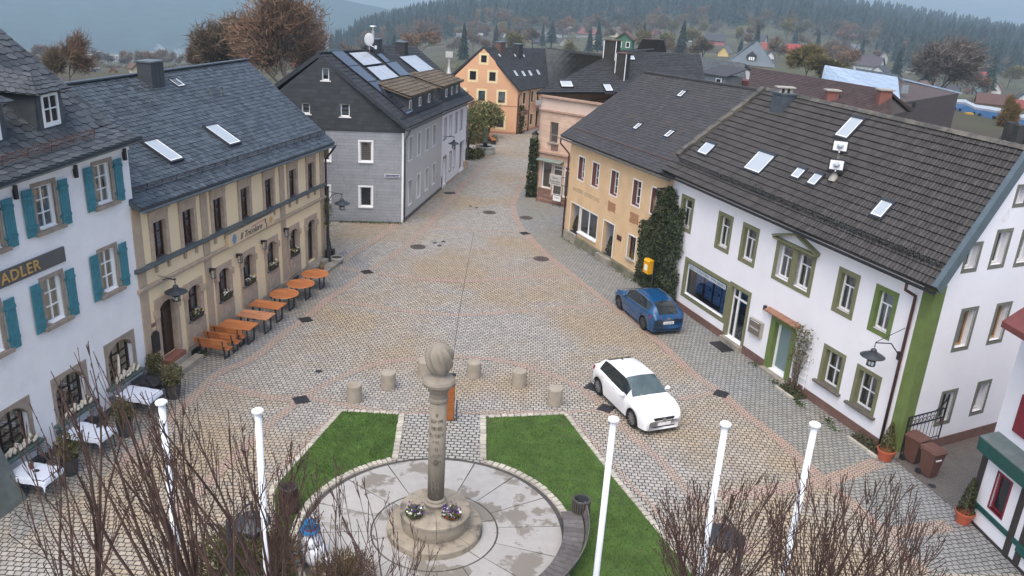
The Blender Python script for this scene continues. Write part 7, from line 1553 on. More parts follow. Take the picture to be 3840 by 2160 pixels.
mb = MB(); mb.smooth = True; mb.lathe([(.22, .4), (.20, 1.0), (.26, 1.05), (.15, 1.15), (.2, 1.6), (.24, 2.0), (.12, 2.2), (.13, 2.35), (.0, 2.48)], 14); part('statue', mb, M('bronze_green', (.06, .085, .07), .6, .2), t)
def lolly(label, x, y, cx, cy, rpx, m):
 p = gp(x, y); t = thing('ball_tree', label, 'tree', p, 0, 'clipped ball trees at the fountain'); zc = up_at(p, cx, cy); r = rpx * mpp(p); c = V((gp(cx, cy, zc).x - p.x, 0, zc)); mb = MB(); mb.tube([(0, 0, 0), (c.x * .4, 0, zc * .5), (c.x, 0, zc - r * .4)], [.14, .11, .09], 8)
 for k in range(12): d_ = V((RND.gauss(0, 1), RND.gauss(0, 1), RND.uniform(.0, 1.2))).normalized(); mb.tube([c - V((0, 0, r * .4)), c + d_ * r * .85], [.05, .012], 4)
 part('trunk', mb, m_timber, t); mb = MB()
 for i in range(3200):
  d_ = V((RND.gauss(0, 1), RND.gauss(0, 1), RND.gauss(0, 1))).normalized(); q = (.55 + .5 * RND.random()) * (1 + .25 * noise.noise(d_ * 2.5)); leaf(mb, c + d_ * r * q, RND.uniform(.05, .10))
 part('crown', mb, m, t)
m_sprleaf = M('spring_leaf', (.15, .15, .055), .8, .35, 1.5, island=.45)
lolly('ball tree standing alone in front, at the white gateway house', 1750, 592, 1767, 470, 62, M('spring_leaf_yellow', (.125, .13, .04), .8, .35, 1.5, island=.45)); lolly('ball tree behind the fountain statue', 1815, 515, 1800, 430, 50, m_sprleaf); lolly('ball tree behind the fountain, next to the orange wall', 1830, 518, 1842, 432, 46, m_sprleaf)
for x, y, l in ((1797, 577, 'red brown bench in front of the fountain hedge'), (1848, 538, 'red brown bench behind the fountain')):
 q = gp(x, y); t = thing('street_bench', l, 'bench', q, math.radians(100)); mb = MB()
 for k in range(3): mb.box(-.8, .8, -.25 + k * .17, -.11 + k * .17, .43, .48)
 part('seat', mb, m_woodbn, t); mb = MB(); mb.box(-.8, .8, .28, .33, .6, .95); part('backrest', mb, m_woodbn, t)
 for s in (-.6, .6): mb = MB(); mb.box(s - .05, s + .05, -.22, .3, 0, .43); part('leg', mb, m_iron, t)
def hedge(label, pts, w, h, m, n):
 pts = [gp(x, y) for x, y in pts]; t = thing('hedge', label, 'hedge', pts[0]); mb = MB()
 for i in range(n):
  a = RND.random() * (len(pts) - 1); k = int(a); p = pts[k].lerp(pts[k + 1], a - k); leaf(mb, p + V((RND.uniform(-w, w), RND.uniform(-w, w), RND.uniform(.02, h) * (.7 + .5 * noise.noise(p * 1.2)))), RND.uniform(.05, .11))
 wpart('foliage', mb, m, t)
hedge('low hedge in front of the fountain by the street', [(1752, 598), (1790, 585)], .8, 1.0, m_leafol, 1600); hedge('low shrubs behind the fountain basin', [(1765, 540), (1845, 530)], .7, .9, M('brown_hedge', (.10, .075, .03), .8, .4, 2, island=.4), 1600)
t = thing('ivy', 'dark ivy strip climbing the street edge of the pink corner house', 'climbing plant', gp(2024, 735)); mb = MB(); b0 = FP.P(-.55, 0, .0)
for i in range(2600):
 z = RND.uniform(0, 4.4); w = .42 * (1 - .35 * z / 4.4); leaf(mb, b0 + V((RND.uniform(-w, w) - .12, RND.uniform(-.3, .1), z)) + FP.n * .1, RND.uniform(.06, .11))
wpart('leaves', mb, m_ivy, t)
for (u, z, l, c, tx) in ((4.6, 2.95, 'white shop sign standing out from the orange side wall', (.55, .5, .48), ''), (1.0, 2.2, 'dark sign board on the orange side wall by the corner', (.22, .12, .09), '')):
 t = facade_thing('shop_sign', l, 'sign', FO2, u, z, .45); mb = MB(); mb.box(-.75, .75, -.06, .06, -.22, .25); part('board', mb, M('sign_' + str(u), c, .7, .12, 5), t); mb = MB(); mb.tube([(-.7, 0, .2), (-.7, .45, .2)], .03, 4); mb.tube([(.7, 0, .2), (.7, .45, .2)], .03, 4); part('bracket', mb, m_iron, t)
t = thing('green_column_plant', 'climbing shrub at the corner of the orange house', 'climbing plant', gp(1946, 500)); q = gp(1946, 500); mb = MB()
for i in range(900): leaf(mb, q + V((RND.gauss(0, .28), RND.gauss(0, .25), RND.uniform(0, 3.0))), RND.uniform(.07, .12))
wpart('foliage', mb, m_leafol, t)
TX = [-600, 0, 700, 1150, 1350, 1600, 1920, 2400, 2880, 3400, 3840, 4440]
TR = [180, 330, 520, 760, 1050, 1450, 1900]
TY = [[228, 245, 270, 290, 290, 290, 290, 300, 320, 390, 440, 480], [224, 250, 265, 270, 262, 250, 240, 240, 255, 340, 395, 440], [220, 250, 255, 255, 240, 215, 195, 190, 205, 290, 340, 390],
      [215, 240, 245, 240, 205, 170, 145, 140, 150, 230, 285, 340], [210, 225, 232, 225, 165, 110, 80, 75, 85, 165, 225, 290], [206, 208, 214, 205, 140, 75, 35, 25, 35, 112, 180, 262], [203, 196, 204, 196, 132, 60, 8, -12, 0, 72, 150, 232]]
def ty(k, x): return pchip(TX, TY[k], x)
def land(x, y):
 ys = [ty(k, x) for k in range(len(TR))]
 for k in range(len(TR) - 1):
  if ys[k] >= y >= ys[k + 1]: return lerp(TR[k], TR[k + 1], (ys[k] - y) / max(1e-6, ys[k] - ys[k + 1]))
 return TR[0] if y > ys[0] else TR[-1]
def land_pt(x, r):
 ys = [ty(k, x) for k in range(len(TR))]; y = pchip(TR, ys, r); return at_dist(x, y, r), y
mb = MB(); mb.smooth = True; xs = [-1400 + 80 * i for i in range(85)]; rs = [112] + [180, 230, 280, 330, 390, 450, 520, 600, 680, 760, 850, 950, 1050, 1180, 1310, 1450, 1600, 1750, 1900]
for x in xs:
 xx = max(TX[0], min(TX[-1], x))
 d0 = ray(x, 400); h = V((d0.x, d0.y, 0)).normalized()
 p = h * 20; mb.v.append((p.x, p.y, -.4)); p = h * 60; mb.v.append((p.x, p.y, -.4))
 for r in rs:
  if r == 112: p = h * r; mb.v.append((p.x, p.y, -.9)); continue
  q, yy = land_pt(xx, r); q = at_dist(x, yy + (0), r) if x == xx else V((h.x * r, h.y * r, q.z)); mb.v.append(tuple(q + V((0, 0, 3 * noise.noise(q * .004)))))
 q = V(mb.v[-1]); mb.v.append((h.x * 2300, h.y * 2300, min(q.z - 60, -120)));
nr = len(rs) + 3
for i in range(len(xs) - 1):
 for j in range(nr - 1): mb.f.append([i * nr + j, (i + 1) * nr + j, (i + 1) * nr + j + 1, i * nr + j + 1]); mb.m.append(0); mb.sm.append(True)
struct('ground', mb, M('valley_ground', (.075, .075, .035), .95, .35, .012, 0, dirt=(.06, .05, .03), dirt_at=(.45, .6), dscale=.02))
mb = MB(); mb.poly([(-14000, -3000, -235), (14000, -3000, -235), (14000, 14000, -235), (-14000, 14000, -235)]); struct('far_ground', mb, M('far_land', (.05, .06, .035), .95, .2, .002))
mb = MB(); mb.smooth = True; hx = [-1400, -600, 0, 500, 1000, 1250, 1400, 1500, 1600, 1750, 2000]; hy = [10, -14, -10, -5, -8, -2, 22, 46, 75, 130, 210]; xs = [-1400 + 40 * i for i in range(86)]; nr = 9
for x in xs:
 yt = pchip(hx, hy, x)
 for k in range(nr):
  t = k / (nr - 1); r = 2150 + 650 * t; y = lerp(262, yt, t ** .75) + 5 * noise.noise(V((x * .02, t * 5, 0))); mb.v.append(tuple(at_dist(x, y, r) + V((0, 0, 6 * noise.noise(V((x * .05, t * 20, 4)))))))
 p = at_dist(x, yt, 2800); mb.v.append((p.x * 1.2, p.y * 1.2, -240))
nr += 1
for i in range(len(xs) - 1):
 for j in range(nr - 1): mb.f.append([i * nr + j, (i + 1) * nr + j, (i + 1) * nr + j + 1, i * nr + j + 1]); mb.m.append(0); mb.sm.append(True)
struct('far_hill', mb, M('far_forest', (.020, .042, .040), .95, .5, .02, 1.0, .05))
CM = {}
def cm(kind, c, **k):
 key = (kind, c)
 if key not in CM: CM[key] = M(kind, c, .85, .08, .6, **k)
 return CM[key]
WHITE, CREAM, YELLOW, GREYW, PINK, OCHRE = (.62, .62, .60), (.56, .50, .36), (.60, .46, .20), (.36, .36, .34), (.42, .22, .20), (.52, .34, .16)
RDK, RRED, RBRN, RGRY, RTEAL = (.055, .058, .065), (.26, .075, .06), (.12, .075, .06), (.12, .135, .15), (.07, .12, .13)
def town_house(label, p, rz, w, d, hw, hr, wall, roof, wins=0, name='house', kind='house', chim=False):
 t = thing(name, label, kind, p, rz)
 mb = MB(); mb.box(-w / 2, w / 2, -d / 2, d / 2, -6, hw)
 for s in (-1, 1): mb.poly([(s * w / 2, -d / 2, hw), (s * w / 2, d / 2, hw), (s * w / 2, 0, hw + hr)])
 part('wall', mb, cm('town_wall', wall), t); e = .06 * d + .2; k = hr / (d / 2); mb = MB()
 for s in (-1, 1): mb.hexa([(-w / 2 - e, s * (d / 2 + e), hw - k * e), (w / 2 + e, s * (d / 2 + e), hw - k * e), (w / 2 + e, 0, hw + hr), (-w / 2 - e, 0, hw + hr), (-w / 2 - e, s * (d / 2 + e), hw - k * e + .25), (w / 2 + e, s * (d / 2 + e), hw - k * e + .25), (w / 2 + e, 0, hw + hr + .25), (-w / 2 - e, 0, hw + hr + .25)])
 part('roof', mb, cm('town_roof', roof), t)
 if chim: mb = MB(); mb.box(w * .1, w * .1 + .8, .3, 1.0, hw + hr * .5, hw + hr + 1.0); part('chimney', mb, cm('town_roof', RBRN), t)
 n = wins
 for side, L_, ax in ((0, w, 0), (1, d, 1)):
  if not n: break
  c = max(1, int(L_ / 3.2)); fl = max(1, int(hw / 2.9))
  for f in range(fl + (1 if side else 0)):
   cc = c if f < fl else 1
   for i in range(cc):
    o = -L_ / 2 + L_ * (i + .5) / cc; z = 1.0 + f * 2.8; mb = MB()
    if side == 0: mb.box(o - .5, o + .5, -d / 2 - .05, -d / 2, z, z + 1.4)
    else: mb.box(-w / 2 - .05, -w / 2, o - .45, o + .45, z, z + 1.3)
    part('window', mb, m_dark, t)
 return t
def facing(p): return math.atan2(p.y, p.x) - pi / 2
def far_house(label, x, y, wpx, hpx, rpx, orient, wall, roof, wins=0, depth=1.1, r=None, turn=0.0, chim=False):
 r = r or land(x, y); p = at_dist(x, y, r); m = mpp(p); w = wpx * m
 if orient == 'e': town_house(label, p, facing(p) + turn, w, w * .65 * depth, hpx * m, rpx * m, wall, roof, wins, chim=chim)
 else: town_house(label, p, facing(p) + pi / 2 + turn, w * 1.5 * depth, w, hpx * m, rpx * m, wall, roof, wins, chim=chim)
FH = [('white house with dark roof above the solar roofs', 1625, 149, 46, 12, 14, 'e', WHITE, RDK), ('yellow gabled house beside the dark clad chimney', 1519, 162, 30, 10, 12, 'g', YELLOW, RGRY), ('pale grey house left of the orange gable', 1735, 156, 46, 16, 12, 'e', GREYW, RGRY), ('dark roofed low house beside the yellow gable', 1486, 163, 34, 5, 9, 'e', CREAM, RDK),
      ('small house among trees beyond the satellite dish', 1305, 172, 20, 8, 8, 'g', GREYW, RBRN), ('tiny cream gable on the ridge of the dark roof', 1712, 176, 14, 8, 10, 'g', CREAM, RRED), ('brown roofed house with small white gable', 1805, 132, 26, 8, 12, 'g', WHITE, RBRN), ('tall narrow white gabled house', 1900, 140, 22, 18, 18, 'g', WHITE, RDK),
      ('pale house beside the dark spruce', 1950, 145, 32, 12, 14, 'e', GREYW, RBRN), ('ochre house with brown roof, widest of its row', 1978, 157, 46, 12, 14, 'e', OCHRE, RBRN), ('white villa with blue grey roof behind the ochre house', 2030, 142, 36, 12, 10, 'e', WHITE, RGRY), ('dark brown hipped house before the spruce', 2022, 168, 50, 12, 18, 'e', RBRN, RDK),
      ('tall cream gabled house highest above the roofs', 2134, 127, 30, 14, 20, 'g', CREAM, RBRN), ('white house with dark roof beside the tall cream gable', 2104, 142, 42, 16, 14, 'e', WHITE, RDK), ('pale gabled house below the tall cream gable', 2117, 172, 32, 14, 16, 'g', GREYW, RDK), ('long pale house with faded red roof', 2205, 140, 76, 14, 16, 'e', GREYW, (.17, .075, .065)),
      ('cream cottage behind bare bushes', 2234, 168, 24, 10, 10, 'g', CREAM, RBRN), ('tiny cream gable behind the dull grey roof', 2214, 190, 32, 2, 13, 'g', CREAM, RDK), ('cream house with brown roof left of the green gable', 2302, 138, 44, 14, 14, 'g', CREAM, RBRN), ('white garage like house before the chimney', 2256, 170, 22, 14, 6, 'e', WHITE, RGRY),
      ('red roofed house behind the brown roof', 2435, 137, 62, 8, 14, 'e', CREAM, (.20, .07, .065)), ('small white gable beside the dark spruce cone', 2528, 184, 18, 8, 12, 'g', WHITE, RBRN), ('tiny white gable in the bushes', 2589, 160, 14, 6, 8, 'g', WHITE, RDK), ('rose walled hall with dark roof', 2678, 172, 66, 20, 18, 'e', (.42, .17, .15), RDK),
      ('bright yellow gabled house with three windows', 2716, 220, 36, 22, 20, 'g', YELLOW, RGRY), ('long white house with row of windows under dark roof', 2832, 166, 66, 14, 20, 'e', WHITE, RDK), ('house with red roof beside the pyramid roof', 2868, 190, 30, 8, 18, 'e', CREAM, RRED), ('white gable with two red shutters', 2884, 224, 26, 12, 16, 'g', WHITE, RDK),
      ('house with bright red roof and white dormer', 2972, 208, 50, 12, 24, 'e', CREAM, (.30, .05, .045)), ('white house with grey roof right of the bright red one', 3028, 196, 42, 14, 14, 'e', WHITE, RGRY), ('grey roofed shed half hidden by olive trees', 3078, 196, 28, 8, 14, 'e', GREYW, RGRY), ('small grey house on the wooded slope', 3204, 188, 30, 8, 10, 'e', WHITE, RGRY),
      ('low white house between dark firs', 3210, 216, 24, 10, 8, 'e', WHITE, RDK), ('long white house with dark roof behind the metal roof', 3254, 268, 80, 22, 26, 'e', WHITE, (.075, .065, .075)), ('tall grey tower like house', 3308, 242, 24, 26, 14, 'g', GREYW, RGRY), ('white house with black roof over the metal ridge', 3300, 282, 40, 14, 16, 'g', WHITE, RDK),
      ('pale house behind the big bare tree', 3410, 276, 26, 12, 10, 'e', GREYW, RDK), ('white house at the trunk of the big bare tree', 3464, 342, 32, 22, 10, 'e', WHITE, RBRN), ('row of white houses with dark roof above the blue hall', 3548, 358, 66, 16, 18, 'e', WHITE, RDK), ('house with orange red roof on the slope', 3650, 304, 58, 10, 20, 'e', CREAM, (.28, .06, .05)),
      ('pale gable beside the orange red roof', 3636, 366, 22, 18, 14, 'g', GREYW, RBRN), ('cream house with dark brown roof behind the blue hall', 3706, 420, 78, 30, 24, 'e', CREAM, (.10, .06, .055)), ('white gable at the forest edge', 3736, 352, 24, 16, 16, 'g', WHITE, (.14, .08, .075)), ('cream house with red roof at the picture edge', 3812, 432, 60, 26, 18, 'e', CREAM, (.20, .06, .055)),
      ('white cottage below the forest at the picture edge', 3826, 378, 26, 10, 12, 'g', WHITE, RDK), ('hall with teal roof beside the dark brown roof', 3662, 356, 46, 12, 10, 'e', GREYW, RTEAL),
      ('cream house by the clad stack of the slate roof', 506, 268, 26, 12, 12, 'g', CREAM, RBRN), ('white gabled house in the valley', 344, 280, 15, 9, 9, 'g', WHITE, RDK), ('white flat house in the valley', 361, 266, 14, 5, 2, 'e', WHITE, RGRY), ('pink valley house with grey roof', 308, 280, 20, 7, 8, 'g', (.40, .30, .28), RGRY), ('small orange gable in the valley', 425, 275, 13, 7, 7, 'g', OCHRE, RBRN), ('tiny red house in the valley', 444, 257, 8, 6, 3, 'g', PINK, RBRN), ('bright white shed in the valley', 638, 262, 16, 4, 3, 'e', WHITE, RDK), ('pink house with red roof behind the bare trees', 1116, 262, 36, 16, 22, 'g', PINK, (.22, .07, .065))]
for f in FH: far_house(*f, turn=RND.uniform(-.35, .35))
p = at_dist(376, 236, land(376, 236)); m = mpp(p); t = thing('apartment_block', 'white high rise apartment block with a stepped tower across the valley', 'apartment block', p, facing(p) - .05)
mb = MB(); mb.box(-56 * m, 56 * m, -7 * m, 7 * m, -30, 26 * m); part('wall', mb, cm('block_wall', (.50, .50, .52)), t); mb = MB(); mb.box(-4 * m, 12 * m, -7.5 * m, 7.5 * m, 0, 36 * m); mb.box(2 * m, 4 * m, -1 * m, 1 * m, 36 * m, 42 * m); part('tower', mb, cm('block_wall', (.50, .50, .52)), t); mb = MB(); mb.box(-57 * m, -44 * m, -7.4 * m, 7.4 * m, 0, 30 * m); part('end_tower', mb, cm('block_wall', (.50, .50, .52)), t)
for i in range(11):
 x = (-42 + 9 * i) * m
 if -6 * m < x < 12 * m: continue
 for f in range(6): mb = MB(); mb.box(x, x + 4.6 * m, -7.2 * m, -7 * m, (2 + 4 * f) * m, (4.6 + 4 * f) * m); part('window', mb, cm('block_glass', (.12, .13, .15)), t)
mb = MB(); mb.box(-98 * m, -58 * m, -6 * m, 6 * m, -30, 10 * m); o = part('low_wing', mb, cm('block_wall', (.36, .30, .28)), t)
def roof_house(name, label, TL, TR_, BR, BL, zt, zb, roof, wall, zg=-3.0, tile=.4, depth=None, gable=True):
 Q = [gp(*BL, zb), gp(*BR, zb), gp(*TR_, zt), gp(*TL, zt)]; t = thing(name, label, 'house', (Q[0].x, Q[0].y, zg)); a = (Q[2] - Q[3]).normalized(); n = V((-a.y, a.x, 0)).normalized(); n = n if n.dot(Q[3]) > 0 else -n
 dd = depth or max(3.0, ((Q[3] - Q[0]).dot(n) + (Q[2] - Q[1]).dot(n)) / 2); Qb = [Q[2] + n * dd + V((0, 0, zb - zt)), Q[3] + n * dd + V((0, 0, zb - zt)), Q[3], Q[2]]
 mb = MB(); slab(mb, Q, .2); slab(mb, Qb, .2); slates(mb, Q, tile, tile * .9, .03, .006); wpart('roof', mb, roof, t)
 i0, i1, i2, i3 = Q[0] + a * .3 + n * .3, Q[1] - a * .3 + n * .3, Qb[0] - a * .3 - n * .3, Qb[1] + a * .3 - n * .3; mb = MB()
 mb.hexa([V((p.x, p.y, zg)) for p in (i0, i1, i2, i3)] + [V((p.x, p.y, zb - .1)) for p in (i0, i1, i2, i3)])
 mb.poly([i1 + V((0, 0, zb - i1.z - .1)), i2 + V((0, 0, zb - i2.z - .1)), Q[2] - a * .3 - V((0, 0, .3))]); mb.poly([i0 + V((0, 0, zb - i0.z - .1)), i3 + V((0, 0, zb - i3.z - .1)), Q[3] + a * .3 - V((0, 0, .3))]); wpart('wall', mb, wall, t); return t, Q, a, n
t, Q, a, n = roof_house('grey_tiled_house', 'house with grey tile roof and grey dormer behind the bakery roof', (2625, 213), (2792, 237), (2800, 312), (2642, 318), 8.0, 6.0, M('grey_rows', (.085, .095, .10), .7, .15, 2, island=.2), cm('town_wall', GREYW), -1)
mb = MB(); c = on_roof(Q, 2672, 318); mb.obox(c - a * 1.6 - V((0, 0, .9)), a * 3.4, n * 2.5, V((0, 0, 1.9))); mb.cur = 0; d_ = wpart('dormer', mb, cm('grey_dormer', (.16, .18, .19)), t); mb = MB(); mb.obox(c - a * 1.9 + V((0, 0, 1.0)) - n * .3, a * 4.0, n * 3.2 + V((0, 0, .8)), V((0, 0, .12))); wpart('dormer_roof', mb, cm('town_roof', RDK), d_); mb = MB(); mb.obox(c + a * .4 - n * .05 - V((0, 0, .3)), a * .85, n * .04, V((0, 0, 1.1))); wpart('window', mb, m_white, d_)
mb = MB(); mb.obox(c + a * .52 - n * .07 - V((0, 0, .2)), a * .6, n * .03, V((0, 0, .9))); wpart('pane', mb, m_dark, d_)
mb = MB(); c = gp(2775, 330, 5.6); mb.box(c.x - 2, c.x + 2.2, c.y - 1, c.y + 1, c.z - 5, c.z + .9); wpart('brick_annex', mb, cm('brick_red', (.14, .055, .05)), t)
t, Q, a, n = roof_house('brown_roofed_house', 'long house with dark brown tile roof behind the white corner house', (2815, 250), (3336, 337), (3344, 430), (2803, 346), 8.2, 6.4, M('brown_rows', (.060, .040, .036), .7, .15, 2, island=.25), cm('town_wall', (.07, .055, .05)), -1)
for x, y, yt in ((3116, 372, 340), (3313, 372, 338)):
 c = on_roof(Q, x, y); mb = MB(); zt = up_at(c, x, yt); mb.box(c.x - .5, c.x + .5, c.y - .4, c.y + .4, c.z - .5, zt); s = wpart('chimney', mb, cm('brick_red2', (.22, .09, .07)), t); mb = MB(); mb.box(c.x - .65, c.x + .65, c.y - .55, c.y + .55, zt, zt + .12); wpart('cap', mb, m_concrete, s)
t, Q, a, n = roof_house('metal_roofed_barn', 'brown boarded barn with pale blue metal roof', (3093, 244), (3362, 288), (3372, 385), (3080, 296), 6.2, 4.3, sheet_lines('pale_blue_sheet', (.36, .45, .56), .9, 'X', .08, .72, .4), M('brown_boards', (.085, .065, .06), .8, .2, 3), -4, 2.0, 12)
apx_ = Q[2]; e2 = gp(3502, 409, 2.6); b1 = V((Q[1].x, Q[1].y, -4)); mb = MB(); g2 = V((e2.x, e2.y, -4)); mb.poly([V((apx_.x, apx_.y, 6.1)), V((Q[1].x, Q[1].y, 4.2)), b1, g2, e2]); wpart('gable_wall', mb, M('brown_boards', (.085, .065, .06), .8, .2, 3), t)
mb = MB(); back = V((n.x, n.y, 0)) * 14; mb.hexa([apx_, e2, e2 - a * 8 , apx_ - a * 8, apx_ + V((0, 0, .3)), e2 + V((0, 0, .3)), e2 - a * 8 + V((0, 0, .3)), apx_ - a * 8 + V((0, 0, .3))]); wpart('side_roof', mb, cm('town_roof', RGRY), t)
for x, y, w, h in ((3395, 335, 22, 26), (3410, 390, 12, 16), (3427, 394, 12, 16)):
 r_ = (V((b1.x, b1.y, 0)) * .6 + V((g2.x, g2.y, 0)) * .4).length; c = at_dist(x, y, r_ - .6); m = mpp(c); mb = MB(); mb.obox(c - V((w * m / 2, 0, h * m / 2)), V((w * m, 0, 0)), V((0, .3, 0)), V((0, 0, h * m))); wpart('window', mb, cm('barn_glass', (.22, .25, .26)) if w > 20 else m_dark, t)
def blue_hall(label, pxs, tops, zg, wins):
 B_ = [gp(x, y, zg) for x, y in pxs]; t = thing('blue_hall', label, 'hall', B_[0]); mb = MB(); rb = MB()
 back = V((B_[0].x, B_[0].y, 0)).normalized() * 6
 for p, q, (x0, y0), (x1, y1) in zip(B_[:-1], B_[1:], tops[:-1], tops[1:]):
  P0, P1 = V((p.x, p.y, up_at(p, x0, y0))), V((q.x, q.y, up_at(q, x1, y1)))
  mb.quad(p - V((0, 0, 2)), q - V((0, 0, 2)), P1, P0); rb.quad(P0, P1, P1 + back, P0 + back)
  rb.quad(P0 + V((0, 0, .35)), P1 + V((0, 0, .35)), P1 + back + V((0, 0, .3)), P0 + back + V((0, 0, .3))); rb.quad(P0, P1, P1 + V((0, 0, .35)), P0 + V((0, 0, .35)))
 mb.quad(B_[0] - V((0, 0, 2)), V((B_[0].x, B_[0].y, up_at(B_[0], *tops[0]))), V((B_[0].x, B_[0].y, up_at(B_[0], *tops[0]))) + back, B_[0] + back - V((0, 0, 2)))
 wpart('wall', mb, M('blue_render', (.085, .21, .42), .8, .06, .3, dirt=(.17, .30, .52), dirt_at=(.5, .6), dscale=.15), t); wpart('roof', rb, cm('pale_roof', (.36, .40, .44)), t)
 a = (B_[-1] - B_[0]).normalized(); nn = V((a.y, -a.x, 0));
 for x, y, w, h in wins:
  r_ = ray(x, y); tt = nn.dot(B_[0] + nn * .15 - CAM) / nn.dot(r_); c = CAM + r_ * tt; m = mpp(c); mb = MB(); mb.obox(c - a * w * m / 2 - V((0, 0, h * m / 2)), a * w * m * 1.15, nn * .12, V((0, 0, h * m))); wpart('window', mb, m_dark, t)
blue_hall('blue hall with wavy pale roof and a parked yellow loader', [(3539, 448), (3600, 466), (3640, 478), (3690, 493), (3735, 505)], [(3541, 386), (3606, 390), (3640, 409), (3690, 416), (3732, 424)], -4, [(3580, 411, 9, 16), (3599, 416, 10, 16), (3652, 428, 8, 14), (3673, 435, 14, 17), (3653, 467, 14, 18), (3727, 448, 14, 20), (3565, 442, 18, 28)])
blue_hall('second blue hall at the picture edge', [(3757, 512), (3800, 524), (3850, 536), (3920, 552)], [(3758, 432), (3806, 446), (3850, 454), (3920, 462)], -4, [(3782, 467, 12, 18), (3801, 472, 9, 18)])
c = gp(3618, 468, -3.6); t = thing('yellow_loader', 'small yellow loader parked before the blue hall', 'loader', c); mb = MB(); mb.box(-1.3, 1.0, -.7, .7, .5, 1.3); mb.box(-.3, .8, -.6, .6, 1.3, 2.1); part('body', mb, M('loader_yellow', (.5, .30, .04), .6), t); mb = MB(); mb.hexa([(-2.2, -.8, .2), (-1.5, -.8, .3), (-1.5, .8, .3), (-2.2, .8, .2), (-2.2, -.8, .8), (-1.8, -.8, .9), (-1.8, .8, .9), (-2.2, .8, .8)]); part('bucket', mb, M('loader_yellow2', (.5, .30, .04), .6), t)
for x in (-.9, .6):
 for s in (-1, 1): mb = MB(); mb.tube([(x, s * .55, .45), (x, s * .85, .45)], .45, 10); part('wheel', mb, m_tyre, t)
p = gp(2342, 192, 1.0); m = mpp(p); t = town_house('green gabled house with two white framed windows behind the chimneys', p, facing(p) + pi / 2 - .12, 64 * m * 1.3, 56 * m, 44 * m, 21 * m, (.075, .17, .11), RBRN, 0, 'green_house')
for s in (-1, 1):
 mb = MB(); y_ = s * 14 * m; x_ = -64 * m * 1.3 / 2; bars(mb, -7 * m, 7 * m, 0, 20 * m, 2.0 * m, -.12, .06); mb.v = [(x_ + v[1], y_ + v[0], v[2] + 15 * m) for v in mb.v]; f = part('window', mb, m_white, t); mb = MB(); mb.box(x_ - .04, x_ - .02, y_ - 6 * m, y_ + 6 * m, 16 * m, 34 * m); obj('pane', mesh_of('pane', mb, m_dark), f)
t, Q, a, n = roof_house('brown_roofed_green_house', 'house with plain brown roof and roof window beside the green gable', (2409, 143), (2488, 147), (2500, 192), (2400, 188), 6.6, 4.2, cm('town_roof', (.085, .06, .055)), cm('town_wall', (.09, .16, .11)), -2, .8)
skylight(t, Q, [(2432, 162), (2450, 163), (2450, 169), (2432, 168)], None, .08)
p = gp(2816, 252, 1.0); m = mpp(p); t = thing('pyramid_roofed_house', 'house with tall grey pyramid roof and a three pane dormer', 'house', p, facing(p)); mb = MB(); w = 150 * m; mb.box(-w / 2, w / 2, 0, w * .9, -5, 12 * m); part('wall', mb, cm('town_wall', CREAM), t); mb = MB(); w *= 1.08; ap = [(-w * .02, w * .42, 85 * m), (w * .06, w * .5, 85 * m)]; c4 = [(-w / 2, -.5, 10 * m), (w / 2, -.5, 4 * m), (w / 2, w, 6 * m), (-w / 2, w, 10 * m)]
mb.poly([c4[0], c4[1], ap[1], ap[0]]); mb.poly([c4[1], c4[2], ap[1]]); mb.poly([c4[2], c4[3], ap[0], ap[1]]); mb.poly([c4[3], c4[0], ap[0]]); mb.poly(c4[::-1]); part('roof', mb, M('grey_blue_slate', (.10, .125, .145), .6, .1, .5), t); mb = MB(); mb.box(-16 * m, 10 * m, w * .04, w * .3, 20 * m, 40 * m); mb.poly([(-20 * m, w * .03, 38 * m), (14 * m, w * .03, 38 * m), (-3 * m, w * .03, 52 * m)]); mb.poly([(-20 * m, w * .03, 38 * m), (-3 * m, w * .03, 52 * m), (-3 * m, w * .35, 52 * m), (-20 * m, w * .35, 38 * m)]); mb.poly([(14 * m, w * .03, 38 * m), (-3 * m, w * .03, 52 * m), (-3 * m, w * .35, 52 * m), (14 * m, w * .35, 38 * m)]); d_ = part('dormer', mb, cm('town_roof', RDK), t)
for k in range(3): mb = MB(); mb.box((-12 + 7 * k) * m, (-7 + 7 * k) * m, w * .04 - .1, w * .04 - .02, 23 * m, 34 * m); obj('window', mesh_of('window', mb, m_white), d_)
t, Q, a, n = roof_house('edge_house', 'dark roofed house with roof windows and two stacks at the picture edge', (3775, 494), (3850, 520), (3840, 590), (3690, 560), 4.2, 2.4, cm('town_roof', (.06, .058, .062)), cm('town_wall', GREYW), -4, .6)
for L in ([(3762, 519), (3776, 505), (3779, 506), (3765, 521)], [(3786, 524), (3800, 511), (3803, 512), (3789, 526)], [(3800, 532), (3815, 517), (3818, 519), (3803, 534)]): skylight(t, Q, L, None, .03, .06)
for x, y in ((3785, 494), (3820, 506)): c = gp(x, y + 8, 4.2); mb = MB(); mb.box(c.x - .45, c.x + .45, c.y - .4, c.y + .4, c.z - 1, c.z + 1.1); wpart('chimney', mb, m_stk, t)
m_bark = M('grey_bark', (.10, .085, .07), .9, .3, 3)
def sliver(mb, p, d, l, w):
 d = d.normalized(); s = d.cross(V((RND.gauss(0, 1), RND.gauss(0, 1), RND.gauss(0, 1)))); s = s.normalized() * w
 mb.add([p - s, p + s, p + d * l], [(0, 1, 2)])
